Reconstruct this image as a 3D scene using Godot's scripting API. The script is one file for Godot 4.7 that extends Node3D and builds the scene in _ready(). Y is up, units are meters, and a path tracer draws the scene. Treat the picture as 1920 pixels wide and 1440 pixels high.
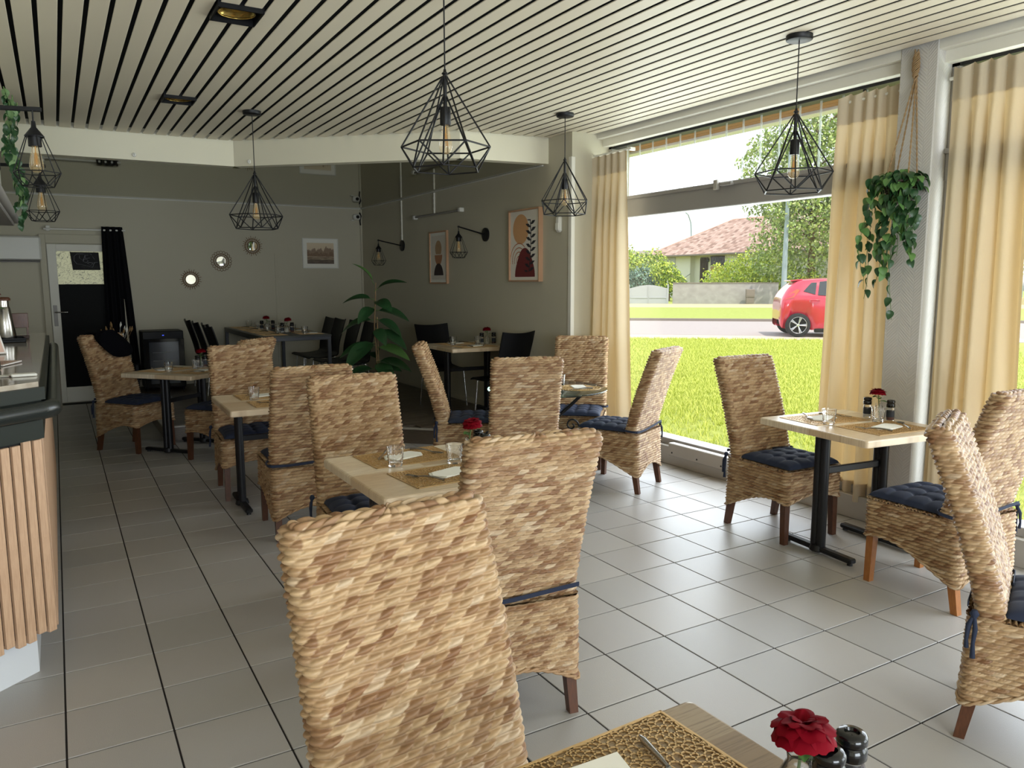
extends Node3D

# ---------------------------------------------------------------- mesh builder
class MB:
	var v := PackedVector3Array()
	var n := PackedVector3Array()
	var c := PackedColorArray()
	var u := PackedVector2Array()
	var ix := PackedInt32Array()
	var col := Color(1, 1, 1)
	var colored := false
	var planar := false   # uv = (x, z) of each vertex

	func vert(p: Vector3, nn: Vector3, uv := Vector2.ZERO) -> int:
		v.append(p); n.append(nn); c.append(col)
		u.append(Vector2(p.x, p.z) if planar else uv)
		return v.size() - 1

	func poly(ps: Array) -> void:      # flat convex polygon, counter-clockwise seen from outside
		var nn := Vector3.ZERO
		for i in ps.size():
			nn += (ps[i] - ps[0]).cross(ps[(i + 1) % ps.size()] - ps[0])
		nn = nn.normalized()
		var b := v.size()
		for p in ps: vert(p, nn)
		for i in range(1, ps.size() - 1):
			ix.append_array(PackedInt32Array([b, b + i + 1, b + i]))

	func uvpoly(ps: Array, uvs: Array) -> void:
		var b := v.size()
		poly(ps)
		for i in ps.size(): u[b + i] = uvs[i]

	func box(o: Vector3, s: Vector3, bev := 0.003, basis := Basis()) -> void:
		var h := s * 0.5
		bev = minf(bev, minf(h.x, minf(h.y, h.z)) * 0.9)
		var P := func(sx: int, sy: int, sz: int, ax: int) -> Vector3:
			var q := Vector3(sx * h.x, sy * h.y, sz * h.z)
			if ax != 0: q.x -= sx * bev
			if ax != 1: q.y -= sy * bev
			if ax != 2: q.z -= sz * bev
			return o + basis * q
		for s1 in [-1, 1]:
			var f := [[P.call(s1, -1, -1, 0), P.call(s1, 1, -1, 0), P.call(s1, 1, 1, 0), P.call(s1, -1, 1, 0)],
				[P.call(-1, s1, -1, 1), P.call(-1, s1, 1, 1), P.call(1, s1, 1, 1), P.call(1, s1, -1, 1)],
				[P.call(-1, -1, s1, 2), P.call(1, -1, s1, 2), P.call(1, 1, s1, 2), P.call(-1, 1, s1, 2)]]
			for q in f:
				if s1 < 0: q.reverse()
				poly(q)
		if bev <= 0.0: return
		for s1 in [-1, 1]:
			for s2 in [-1, 1]:
				var e := [[P.call(s1, s2, -1, 0), P.call(s1, s2, -1, 1), P.call(s1, s2, 1, 1), P.call(s1, s2, 1, 0)],
					[P.call(-1, s1, s2, 1), P.call(-1, s1, s2, 2), P.call(1, s1, s2, 2), P.call(1, s1, s2, 1)],
					[P.call(s2, -1, s1, 2), P.call(s2, -1, s1, 0), P.call(s2, 1, s1, 0), P.call(s2, 1, s1, 2)]]
				for q in e:
					if s1 * s2 > 0: q.reverse()
					poly(q)
				for s3 in [-1, 1]:
					var t := [P.call(s1, s2, s3, 0), P.call(s1, s2, s3, 1), P.call(s1, s2, s3, 2)]
					if s1 * s2 * s3 < 0: t.reverse()
					poly(t)

	func smooth(vs: PackedVector3Array, fs: PackedInt32Array, cs := PackedColorArray(), us := PackedVector2Array()) -> void:
		var nn := PackedVector3Array()
		nn.resize(vs.size())
		for i in range(0, fs.size(), 3):
			var a := fs[i]; var b := fs[i + 1]; var d := fs[i + 2]
			var k := (vs[b] - vs[a]).cross(vs[d] - vs[a])
			nn[a] += k; nn[b] += k; nn[d] += k
		var base := v.size()
		v.append_array(vs)
		for i in vs.size(): nn[i] = nn[i].normalized()
		n.append_array(nn)
		if cs.size(): c.append_array(cs)
		else:
			for i in vs.size(): c.append(col)
		if planar:
			for p in vs: u.append(Vector2(p.x, p.z))
		elif us.size(): u.append_array(us)
		else:
			for i in vs.size(): u.append(Vector2.ZERO)
		for i in range(0, fs.size(), 3):
			ix.append(base + fs[i]); ix.append(base + fs[i + 2]); ix.append(base + fs[i + 1])

	func grid(nu: int, nv: int, f: Callable, loop := false, uvs := false) -> void:  # f(i, j) -> point; normal is d/di x d/dj
		var vs := PackedVector3Array(); var fs := PackedInt32Array(); var us := PackedVector2Array()
		for j in nv + 1:
			for i in nu + (0 if loop else 1):
				vs.append(f.call(i, j))
				if uvs: us.append(Vector2(float(i) / nu, float(j) / nv))
		var w := nu + (0 if loop else 1)
		for j in nv:
			for i in nu:
				var a := j * w + i; var b := j * w + (i + 1) % w
				fs.append_array(PackedInt32Array([a, b, b + w, a, b + w, a + w]))
		smooth(vs, fs, PackedColorArray(), us)

	func tube(ps: Array, r, seg := 8, caps := true) -> void:
		var vs := PackedVector3Array(); var fs := PackedInt32Array()
		var m := ps.size()
		var up := Vector3.UP
		for i in m:
			var t: Vector3 = (ps[mini(i + 1, m - 1)] - ps[maxi(i - 1, 0)]).normalized()
			if i == 0: up = Vector3.UP if absf(t.y) < 0.9 else Vector3.RIGHT
			var s := t.cross(up).normalized()
			up = s.cross(t).normalized()
			var rr: float = r[i] if r is Array else r
			for k in seg:
				var a := TAU * k / seg
				vs.append(ps[i] + (s * cos(a) + up * sin(a)) * rr)
		for i in m - 1:
			for k in seg:
				var a := i * seg + k; var b := i * seg + (k + 1) % seg
				fs.append_array(PackedInt32Array([a, b, b + seg, a, b + seg, a + seg]))
		smooth(vs, fs)
		if caps:
			var c0 := []; var c1 := []
			for k in seg:
				c0.append(vs[seg - 1 - k]); c1.append(vs[(m - 1) * seg + k])
			poly(c0); poly(c1)

	func rod(a: Vector3, b: Vector3, r: float, seg := 6) -> void:
		tube([a, b], r, seg)

	func lathe(prof: Array, seg := 20, o := Vector3.ZERO, wob := 0.0) -> void:  # prof of Vector2(r, y), outside to the right going up
		var m := prof.size()
		var sn := []
		for i in m - 1:
			var d: Vector2 = prof[i + 1] - prof[i]
			sn.append(Vector2(d.y, -d.x).normalized())
		for i in m - 1:
			var n0: Vector2 = sn[i]; var n1: Vector2 = sn[i]
			if i > 0 and sn[i - 1].dot(sn[i]) > 0.7: n0 = (sn[i - 1] + sn[i]).normalized()
			if i < m - 2 and sn[i + 1].dot(sn[i]) > 0.7: n1 = (sn[i + 1] + sn[i]).normalized()
			var b := v.size()
			for k in seg + 1:
				var a := TAU * k / seg
				var w := 1.0 + (wob if k % 2 else 0.0)
				var d3 := Vector3(cos(a), 0, sin(a))
				vert(o + d3 * prof[i].x * w + Vector3(0, prof[i].y, 0), (d3 * n0.x + Vector3(0, n0.y, 0)))
				vert(o + d3 * prof[i + 1].x * w + Vector3(0, prof[i + 1].y, 0), (d3 * n1.x + Vector3(0, n1.y, 0)))
			for k in seg:
				var q := b + k * 2
				# q lower, q+1 upper, q+2 next lower ; outward ccw = q, q+1, q+3
				ix.append_array(PackedInt32Array([q, q + 3, q + 1, q, q + 2, q + 3]))

	func prism(outline: Array, y0: float, y1: float, xf := Transform3D()) -> void:  # outline of Vector2(x, z)
		var pts := outline.duplicate()
		var area := 0.0
		for i in pts.size(): area += pts[i].cross(pts[(i + 1) % pts.size()])
		if area < 0: pts.reverse()
		var tris := Geometry2D.triangulate_polygon(PackedVector2Array(pts))
		var top := []; var bot := []
		for p in pts:
			top.append(xf * Vector3(p.x, y1, p.y)); bot.append(xf * Vector3(p.x, y0, p.y))
		for i in range(0, tris.size(), 3):
			var a := tris[i]; var b := tris[i + 1]; var d := tris[i + 2]
			if (pts[b] - pts[a]).cross(pts[d] - pts[a]) < 0:
				var t := b; b = d; d = t
			poly([top[a], top[d], top[b]]); poly([bot[a], bot[b], bot[d]])
		for i in pts.size():
			var j := (i + 1) % pts.size()
			poly([bot[i], top[i], top[j], bot[j]])

	func mesh() -> ArrayMesh:
		var a := []
		a.resize(Mesh.ARRAY_MAX)
		a[Mesh.ARRAY_VERTEX] = v; a[Mesh.ARRAY_NORMAL] = n; a[Mesh.ARRAY_INDEX] = ix; a[Mesh.ARRAY_TEX_UV] = u
		if colored: a[Mesh.ARRAY_COLOR] = c
		var m := ArrayMesh.new()
		m.add_surface_from_arrays(Mesh.PRIMITIVE_TRIANGLES, a)
		return m

# ---------------------------------------------------------------- naming
var taken := {}
var M := {}
var rng := RandomNumberGenerator.new()

func numbered(called: String) -> String:
	var k: int = taken.get(called, 0)
	taken[called] = k + 1
	return called if k == 0 else "%s_%03d" % [called, k]

func tag(o: Node, label := "", category := "", group := "", kind := "") -> Node:
	if label: o.set_meta("label", label)
	if category: o.set_meta("category", category)
	if group: o.set_meta("group", group)
	if kind: o.set_meta("kind", kind)
	return o

func thing(called: String, label: String, category: String, at := Vector3.ZERO, turn := 0.0, group := "") -> Node3D:
	var o := Node3D.new()
	o.name = numbered(called)
	add_child(o)
	o.position = at; o.rotation.y = turn
	tag(o, label, category, group)
	return o

func part(called: String, mesh, mat: Material, parent: Node = self, at := Vector3.ZERO, basis := Basis()) -> MeshInstance3D:
	var o := MeshInstance3D.new()
	o.mesh = mesh.mesh() if mesh is MB else mesh
	o.material_override = mat
	o.name = numbered(called) if parent == self else called
	parent.add_child(o, true)
	o.transform = Transform3D(basis, at)
	return o

func struct(called: String, mesh, mat: Material, at := Vector3.ZERO) -> MeshInstance3D:
	var o := part(called, mesh, mat, self, at)
	o.set_meta("kind", "structure")
	return o

func copy(src: Node3D, called: String, label: String, at: Vector3, turn := 0.0, group := "") -> Node3D:
	var r: Node3D = src.duplicate()
	r.name = numbered(called)
	add_child(r)
	r.position = at; r.rotation = Vector3(0, turn, 0)
	r.set_meta("label", label)
	if group: r.set_meta("group", group)
	return r

const ALIAS := {"wicker_chair_pale": "wicker_chair", "wood_table_brown": "wood_table", "seat_cushion_mirrored": "seat_cushion"}
var protos := {}
func place(kind: String, label: String, category: String, at: Vector3, turn := 0.0, group := "") -> Node3D:
	# the first of a kind is built, the rest are copies of it
	if protos.has(kind):
		var r := copy(protos[kind], ALIAS.get(kind, kind), label, at, turn, group)
		r.set_meta("category", category)
		if group == "" and r.has_meta("group"): r.remove_meta("group")
		return r
	var t := thing(ALIAS.get(kind, kind), label, category, at, turn, group)
	match kind:
		"wicker_chair": make_wicker_chair(t)
		"wicker_chair_pale": make_wicker_chair_pale(t)
		"seat_cushion": make_seat_cushion(t)
		"seat_cushion_mirrored": make_seat_cushion_mirrored(t)
		"black_chair": make_black_chair(t)
		"wood_table": make_wood_table(t)
		"wood_table_brown": make_wood_table_brown(t)
		"round_table": make_round_table(t)
		"long_table": make_long_table(t)
		"tumbler": make_tumbler(t)
		"placemat": make_placemat(t)
		"round_placemat": make_round_placemat(t)
		"napkin": make_napkin(t)
		"rolled_napkin": make_rolled_napkin(t)
		"fork": make_fork(t)
		"knife": make_knife(t)
		"spoon": make_spoon(t)
		"mill": make_mill(t)
		"pepper_mill": make_pepper_mill(t)
		"vase": make_vase(t)
		"rose": make_rose(t)
	protos[kind] = t
	return t

# ---------------------------------------------------------------- materials
func mat(called: String, col: Color, rough := 0.6, metal := 0.0, spec := 0.5) -> StandardMaterial3D:
	var m := StandardMaterial3D.new()
	m.resource_name = called
	m.albedo_color = col; m.roughness = rough; m.metallic = metal; m.metallic_specular = spec
	M[called] = m
	return m

func rgb(r: float, g: float, b: float) -> Color:
	return Color(r / 255.0, g / 255.0, b / 255.0)

func tex(w: int, h: int, f: Callable) -> ImageTexture:
	var d := PackedByteArray()
	d.resize(w * h * 3)
	var k := 0
	for y in h:
		for x in w:
			var c: Color = f.call(x, y)
			d[k] = int(clampf(c.r, 0, 1) * 255); d[k + 1] = int(clampf(c.g, 0, 1) * 255); d[k + 2] = int(clampf(c.b, 0, 1) * 255)
			k += 3
	return ImageTexture.create_from_image(Image.create_from_data(w, h, false, Image.FORMAT_RGB8, d))

func hash1(a: int, b := 0, c := 0) -> float:
	var x := (a * 73856093) ^ (b * 19349663) ^ (c * 83492791) ^ 0x5bd1e995
	x = (x ^ (x >> 13)) * 1274126177
	x = x & 0x7fffffff
	return float((x ^ (x >> 16)) & 0xffff) / 65535.0

func noise2(f: float, seed_: int, oct := 3) -> FastNoiseLite:
	var q := FastNoiseLite.new()
	q.seed = seed_; q.frequency = f; q.fractal_octaves = oct
	q.noise_type = FastNoiseLite.TYPE_SIMPLEX_SMOOTH
	return q

func noisetex(f: float, seed_: int, lo: Color, hi: Color, normal := false, size := 256, oct := 4) -> NoiseTexture2D:
	var t := NoiseTexture2D.new()
	t.width = size; t.height = size; t.seamless = true
	t.noise = noise2(f, seed_, oct)
	if normal:
		t.as_normal_map = true; t.bump_strength = 2.0
	else:
		var g := Gradient.new()
		g.set_color(0, lo); g.set_color(1, hi)
		t.color_ramp = g
	return t

func tri(m: StandardMaterial3D, scale: float, world := false) -> StandardMaterial3D:
	m.uv1_triplanar = true; m.uv1_world_triplanar = world
	m.uv1_scale = Vector3.ONE * scale
	return m

func make_materials() -> void:
	var m: StandardMaterial3D
	m = mat("wall_paint", rgb(192, 186, 166), 0.75)
	m = mat("wall_light", rgb(226, 223, 212), 0.7)
	m = mat("fascia_paint", rgb(232, 226, 204), 0.55)
	m = mat("slat_paint", rgb(224, 214, 194), 0.5)
	m = mat("void_black", rgb(12, 12, 12), 0.9)
	m = mat("grout", rgb(34, 30, 28), 0.95)
	for k in 3:
		m = mat("tile%d" % k, [rgb(170, 166, 162), rgb(174, 170, 165), rgb(166, 163, 159)][k], 0.36, 0.0, 0.5)
		m.heightmap_enabled = true; m.heightmap_scale = 0.05
		m.heightmap_texture = noisetex(0.35, 11, Color.BLACK, Color.WHITE, false, 256, 2)
		tri(m, 3.0, true)
	m = mat("black_metal", rgb(24, 24, 27), 0.45, 0.3)
	m = mat("black_plastic", rgb(10, 10, 13), 0.45, 0.0, 0.32)
	m = mat("chrome", rgb(205, 205, 208), 0.22, 1.0)
	m = mat("steel", rgb(158, 154, 148), 0.2, 1.0)
	m = mat("cutlery_steel", rgb(150, 148, 144), 0.25, 1.0)
	m = mat("alu", rgb(176, 171, 163), 0.45, 0.25)
	m = mat("frame_grey", rgb(150, 146, 142), 0.5, 0.1)
	m = mat("white_plastic", rgb(224, 222, 214), 0.4)
	m = mat("navy", rgb(27, 36, 58), 0.85)
	m.rim_enabled = true; m.rim = 0.3; m.rim_tint = 0.6
	m = mat("napkin", rgb(240, 238, 228), 0.85)
	m = mat("mat_gold", rgb(206, 172, 120), 0.38, 0.5)
	m = mat("rose_red", rgb(112, 2, 20), 0.7, 0.0, 0.2)
	m.backlight_enabled = true; m.backlight = Color(0.2, 0.02, 0.05)
	m = mat("leaf_dark", rgb(44, 78, 46), 0.32)
	m.backlight_enabled = true; m.backlight = Color(0.16, 0.3, 0.06)
	m = mat("leaf_mid", rgb(92, 132, 70), 0.5)
	m.backlight_enabled = true; m.backlight = Color(0.2, 0.34, 0.08)
	m = mat("leaf_pale", rgb(112, 142, 92), 0.5)
	m = mat("stem_green", rgb(92, 120, 62), 0.6)
	m = mat("bark", rgb(128, 104, 74), 0.85)
	m = mat("terracotta_dark", rgb(52, 46, 42), 0.7)
	m = mat("soil", rgb(46, 34, 26), 0.95)
	m = mat("rope", rgb(156, 128, 92), 0.9)
	m = mat("wicker", Color.WHITE, 0.5, 0.0, 0.45)
	m.vertex_color_use_as_albedo = true
	m = mat("mirror", rgb(235, 235, 232), 0.02, 1.0)
	m = mat("rattan", rgb(122, 88, 52), 0.6)
	m = mat("gold_bowl", rgb(196, 168, 96), 0.2, 1.0)
	m = mat("counter_stone", rgb(188, 178, 164), 0.1)
	m.albedo_texture = noisetex(0.05, 5, rgb(205, 200, 192), Color.WHITE); tri(m, 2.0)
	m = mat("counter_green", rgb(31, 36, 30), 0.4, 0.0, 0.35)
	m = mat("plinth", rgb(206, 208, 210), 0.6)
	m = mat("pepper", rgb(96, 42, 34), 0.8)
	m = mat("salt", rgb(232, 232, 230), 0.8)
	m = mat("label_dark", rgb(38, 42, 52), 0.6)
	m = mat("ceiling_gloss", rgb(150, 148, 116), 0.03, 0.85, 0.6)
	m = mat("curtain_black", rgb(22, 22, 25), 0.9, 0.0, 0.2)
	# glass
	m = mat("glass", Color(1, 1, 1, 0.02), 0.0)
	m.refraction_enabled = true; m.refraction_scale = 0.045
	m = mat("glass_green", Color(0.78, 0.93, 0.88, 0.02), 0.0)
	m.refraction_enabled = true; m.refraction_scale = 0.045
	m = mat("glass_amber", Color(1.0, 0.86, 0.6, 0.06), 0.02)
	m.transparency = BaseMaterial3D.TRANSPARENCY_ALPHA; m.albedo_color.a = 0.16
	m = mat("pane", Color(0.95, 0.98, 0.97, 0.03), 0.0, 0.0, 0.22)
	m.transparency = BaseMaterial3D.TRANSPARENCY_ALPHA
	m = mat("pane_edge", Color(0.93, 0.96, 0.97, 0.3), 0.3)
	m.transparency = BaseMaterial3D.TRANSPARENCY_ALPHA
	m = mat("car_glass", rgb(38, 42, 44), 0.06, 0.0, 0.7)
	m = mat("filament", rgb(210, 150, 70), 0.4, 0.8)
	# wood of the table tops: uv is (x, z) in metres; bands lie across z, grain runs along x
	var na := noise2(0.9, 3, 4)
	var tt := tex(512, 512, func(x: int, y: int):
		var row := int(y / 64.0 + 0.35 * sin(floor(x / 256.0) * 2.1 + 0.6))
		var t := hash1(row, int(x / 256.0), 4)
		var g := na.get_noise_2d(x * 0.012, y * 0.42) * 0.5 + 0.5
		var base := rgb(202, 176, 142).lerp(rgb(242, 230, 206), t)
		base = base.lerp(rgb(158, 128, 98), clampf((g - 0.52) * 2.2, 0, 0.7))
		return base)
	m = mat("table_wood", Color.WHITE, 0.28); m.albedo_texture = tt; m.uv1_scale = Vector3(1.0, 1.0, 1)
	var t2 := tex(512, 512, func(x: int, y: int):
		var row := int(y / 64.0 + 0.35 * sin(floor(x / 256.0) * 2.1 + 0.6))
		var t := hash1(row, int(x / 256.0), 9)
		var g := na.get_noise_2d(x * 0.012 + 90, y * 0.42) * 0.5 + 0.5
		var base := rgb(132, 110, 84).lerp(rgb(168, 150, 122), t)
		return base.lerp(rgb(104, 84, 62), clampf((g - 0.5) * 2.2, 0, 0.75)))
	m = mat("table_wood_brown", Color.WHITE, 0.3); m.albedo_texture = t2
	# oak of the counter slats, grain along y
	var oak := tex(256, 512, func(x: int, y: int):
		var g := na.get_noise_2d(x * 0.5, y * 0.012) * 0.5 + 0.5
		var k := pow(maxf(0.0, 1.0 - Vector2(x - 120, (y - 300) * 0.5).length() / 12.0), 0.7)
		return rgb(206, 172, 140).lerp(rgb(172, 136, 106), g).lerp(rgb(96, 66, 46), k))
	m = mat("oak", Color.WHITE, 0.55); m.albedo_texture = oak; tri(m, 1.3)
	var legw := tex(128, 256, func(x: int, y: int):
		var g := na.get_noise_2d(x * 0.5 + 30, y * 0.03) * 0.5 + 0.5
		return rgb(98, 58, 34).lerp(rgb(64, 36, 21), g))
	m = mat("leg_wood", Color.WHITE, 0.4); m.albedo_texture = legw; tri(m, 3.0)
	m = mat("leg_wood_light", rgb(255, 236, 200), 0.4); m.albedo_texture = tex(128, 256, func(x: int, y: int):
		var g := na.get_noise_2d(x * 0.5 + 60, y * 0.03) * 0.5 + 0.5
		return rgb(176, 124, 74).lerp(rgb(140, 94, 54), g))
	tri(m, 3.0)
	var plk := tex(512, 256, func(x: int, y: int):
		var g := na.get_noise_2d(x * 0.02, y * 0.5 + 70) * 0.5 + 0.5
		return rgb(112, 100, 86).lerp(rgb(78, 68, 58), g))
	for k in 3:
		m = mat("plank%d" % k, [Color.WHITE, rgb(232, 228, 222), rgb(214, 208, 204)][k], 0.4); m.albedo_texture = plk; tri(m, 1.0)
	m = mat("soffit_wood", Color.WHITE, 0.6); m.albedo_texture = tex(256, 128, func(x: int, y: int):
		var g := na.get_noise_2d(x * 0.03 + 7, y * 0.5) * 0.5 + 0.5
		return rgb(176, 112, 66).lerp(rgb(128, 76, 42), g))
	tri(m, 2.0)
	# cloth
	var cl := tex(128, 128, func(x: int, y: int):
		var a := 0.5 + 0.5 * sin(x * TAU / 4.0); var b := 0.5 + 0.5 * sin(y * TAU / 4.0)
		var k := 0.9 + 0.1 * a * b + 0.03 * na.get_noise_2d(x * 3.0, y * 0.3)
		return rgb(226 * k, 212 * k, 186 * k))
	m = mat("curtain_linen", Color.WHITE, 0.9); m.albedo_texture = cl; tri(m, 12.0)
	m.backlight_enabled = true; m.backlight = Color(0.56, 0.50, 0.39)
	# herringbone wallpaper relief of the pillar
	var hb := tex(128, 128, func(x: int, y: int):
		var cx := x % 64
		var s: int = (y + (cx if cx < 32 else 64 - cx)) % 8
		var h := 1.0 if s < 5 else 0.2
		if x % 32 < 2: h = 0.3
		return Color(h, h, h))
	m = mat("pillar_paper", rgb(196, 193, 188), 0.6); m.heightmap_enabled = true; m.heightmap_texture = hb; m.heightmap_scale = 0.12; tri(m, 3.2, true)
	# outdoors
	m = mat("grass_ground", Color.WHITE, 0.95); m.albedo_texture = noisetex(0.03, 21, rgb(126, 140, 50), rgb(168, 176, 84), false, 512, 5); tri(m, 0.35, true)
	m = mat("grass_blade", rgb(190, 194, 88), 0.7); m.backlight_enabled = true; m.backlight = Color(0.4, 0.5, 0.1)
	m = mat("gravel", Color.WHITE, 0.95); m.albedo_texture = noisetex(0.2, 23, rgb(150, 138, 126), rgb(206, 196, 184), false, 512, 3); tri(m, 1.0, true)
	m = mat("asphalt", Color.WHITE, 0.9); m.albedo_texture = noisetex(0.2, 24, rgb(148, 139, 135), rgb(170, 161, 157), false, 512, 3); tri(m, 0.5, true)
	m = mat("dry_path", Color.WHITE, 0.95); m.albedo_texture = noisetex(0.1, 25, rgb(176, 160, 112), rgb(200, 184, 150), false, 256, 3); tri(m, 0.5, true)
	m = mat("render_wall", Color.WHITE, 0.9); m.albedo_texture = noisetex(0.02, 26, rgb(150, 146, 142), rgb(178, 174, 170), false, 512, 5); tri(m, 0.25, true)
	m = mat("house_paint", rgb(214, 214, 202), 0.85)
	m = mat("roof_tile", Color.WHITE, 0.85); m.albedo_texture = noisetex(0.06, 27, rgb(150, 96, 76), rgb(206, 158, 132), false, 256, 3); tri(m, 0.6)
	m = mat("roof_tile_pale", Color.WHITE, 0.85); m.albedo_texture = noisetex(0.06, 28, rgb(176, 126, 104), rgb(222, 184, 160), false, 256, 3); tri(m, 0.6)
	m = mat("brown_wood", rgb(64, 48, 42), 0.6)
	m = mat("stone_clad", rgb(176, 150, 104), 0.9)
	m = mat("white_gate", rgb(172, 174, 178), 0.5)
	m = mat("lamp_post", rgb(150, 166, 172), 0.5, 0.2)
	m = mat("car_red", rgb(198, 24, 58), 0.18, 0.0, 0.6); m.clearcoat_enabled = true; m.clearcoat = 0.8; m.clearcoat_roughness = 0.03
	m = mat("tyre", rgb(28, 28, 30), 0.85)
	m = mat("tail_lamp", rgb(200, 90, 60), 0.15)
	m = mat("foliage_birch", Color.WHITE, 0.6); m.vertex_color_use_as_albedo = true; m.backlight_enabled = true; m.backlight = Color(0.5, 0.5, 0.3)
	m = mat("wire_mesh", rgb(120, 140, 110), 0.6, 0.3)
	m = mat("bin_grey", rgb(128, 118, 108), 0.8)
	m = mat("crate_tan", rgb(196, 180, 150), 0.8)

# ---------------------------------------------------------------- measures of the room (metres)
const T := 0.333           # floor tile
const CEIL := 2.944
const XW := 4.51           # inner face of the window wall
const XG := 4.66           # glass
const XR := 4.19           # right wall of the back room
const ZB := -11.72         # back wall
const DAIS := 0.15
const FASCIA := [Vector2(-2.5, -8.18), Vector2(1.6, -8.07), Vector2(3.29, -6.52), Vector2(4.51, -6.38)]
const STEP := [Vector2(0.86, -8.3), Vector2(1.6, -8.22), Vector2(3.29, -6.62), Vector2(4.19, -6.5)]

func _ready() -> void:
	rng.seed = 7
	# camera
	var cam := Camera3D.new()
	cam.name = "camera"
	add_child(cam)
	cam.fov = 52.926
	cam.near = 0.05; cam.far = 300.0
	cam.transform = Transform3D(Basis.from_euler(Vector3(deg_to_rad(-7.594), deg_to_rad(-30.47), deg_to_rad(-0.148))), Vector3(0, 1.5854, 0))
	cam.current = true
	# sky and exposure
	var we := WorldEnvironment.new()
	we.name = "world"
	var e := Environment.new()
	e.background_mode = Environment.BG_SKY
	var sky := Sky.new()
	var sm := ProceduralSkyMaterial.new()
	sm.sky_top_color = rgb(226, 236, 248); sm.sky_horizon_color = rgb(252, 252, 252)
	sm.ground_bottom_color = rgb(150, 160, 120); sm.ground_horizon_color = rgb(225, 228, 222)
	sm.sky_energy_multiplier = 1.35; sm.ground_energy_multiplier = 0.7
	sm.sky_curve = 0.12
	sm.sun_angle_max = 1.0
	sky.sky_material = sm
	e.sky = sky
	e.tonemap_mode = Environment.TONE_MAPPER_LINEAR
	e.tonemap_exposure = 1.0
	e.sdfgi_enabled = true; e.ssao_enabled = true; e.ssil_enabled = true
	we.environment = e
	add_child(we)
	# sun: high, from behind the building's far end
	var sun := DirectionalLight3D.new()
	sun.name = "sun"
	sun.light_energy = 1.4
	sun.light_color = Color(1.0, 0.97, 0.92)
	sun.light_angular_distance = 0.6
	sun.shadow_enabled = true
	add_child(sun)
	sun.look_at_from_position(Vector3.ZERO, -Vector3(0.02, 0.88, 0.45))
	# daylight that comes in through the windows
	daylight("daylight_window_one", Vector3(XG + 0.06, 1.45, -4.55), Vector2(3.0, 2.5), 11.0)
	daylight("daylight_window_two", Vector3(XG + 0.06, 1.45, -0.9), Vector2(3.4, 2.5), 13.5)
	daylight("daylight_window_three", Vector3(XG + 0.06, 1.45, 2.7), Vector2(3.0, 2.5), 13.5)

	daylight("daylight_rear_window", Vector3(0.1, 1.35, 4.62), Vector2(3.4, 2.0), 33.0, 0.0)

	make_materials()
	room()
	build_objects()
	outdoors()

func daylight(called: String, at: Vector3, size: Vector2, energy: float, turn := PI / 2) -> void:
	var a := AreaLight3D.new()
	a.name = called
	a.area_size = size
	a.light_energy = energy
	a.light_color = Color(0.93, 0.97, 1.0)
	a.area_range = 30.0
	a.area_attenuation = 2.0
	a.shadow_enabled = true
	add_child(a)
	a.position = at
	a.rotation.y = turn      # PI / 2 shines towards -x, 0 towards -z

# z of the fascia line at x
func line_z(pts: Array, x: float) -> float:
	for i in pts.size() - 1:
		if x <= pts[i + 1].x or i == pts.size() - 2:
			var k: float = (x - pts[i].x) / (pts[i + 1].x - pts[i].x)
			return lerpf(pts[i].y, pts[i + 1].y, k)
	return pts[-1].y

func wallbox(called: String, lo: Vector3, hi: Vector3, m: Material, bev := 0.0) -> MeshInstance3D:
	var b := MB.new()
	var c := (lo + hi) * 0.5
	b.box(Vector3.ZERO, hi - lo, bev)
	return struct(called, b, m, c)

func sub(called: String, parent: Node3D, lo: Vector3, hi: Vector3, m: Material, bev := 0.002) -> MeshInstance3D:   # a box part given in world corners
	var b := MB.new()
	b.box(Vector3.ZERO, hi - lo, bev)
	return part(called, b, m, parent, (lo + hi) * 0.5 - parent.position)

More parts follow.
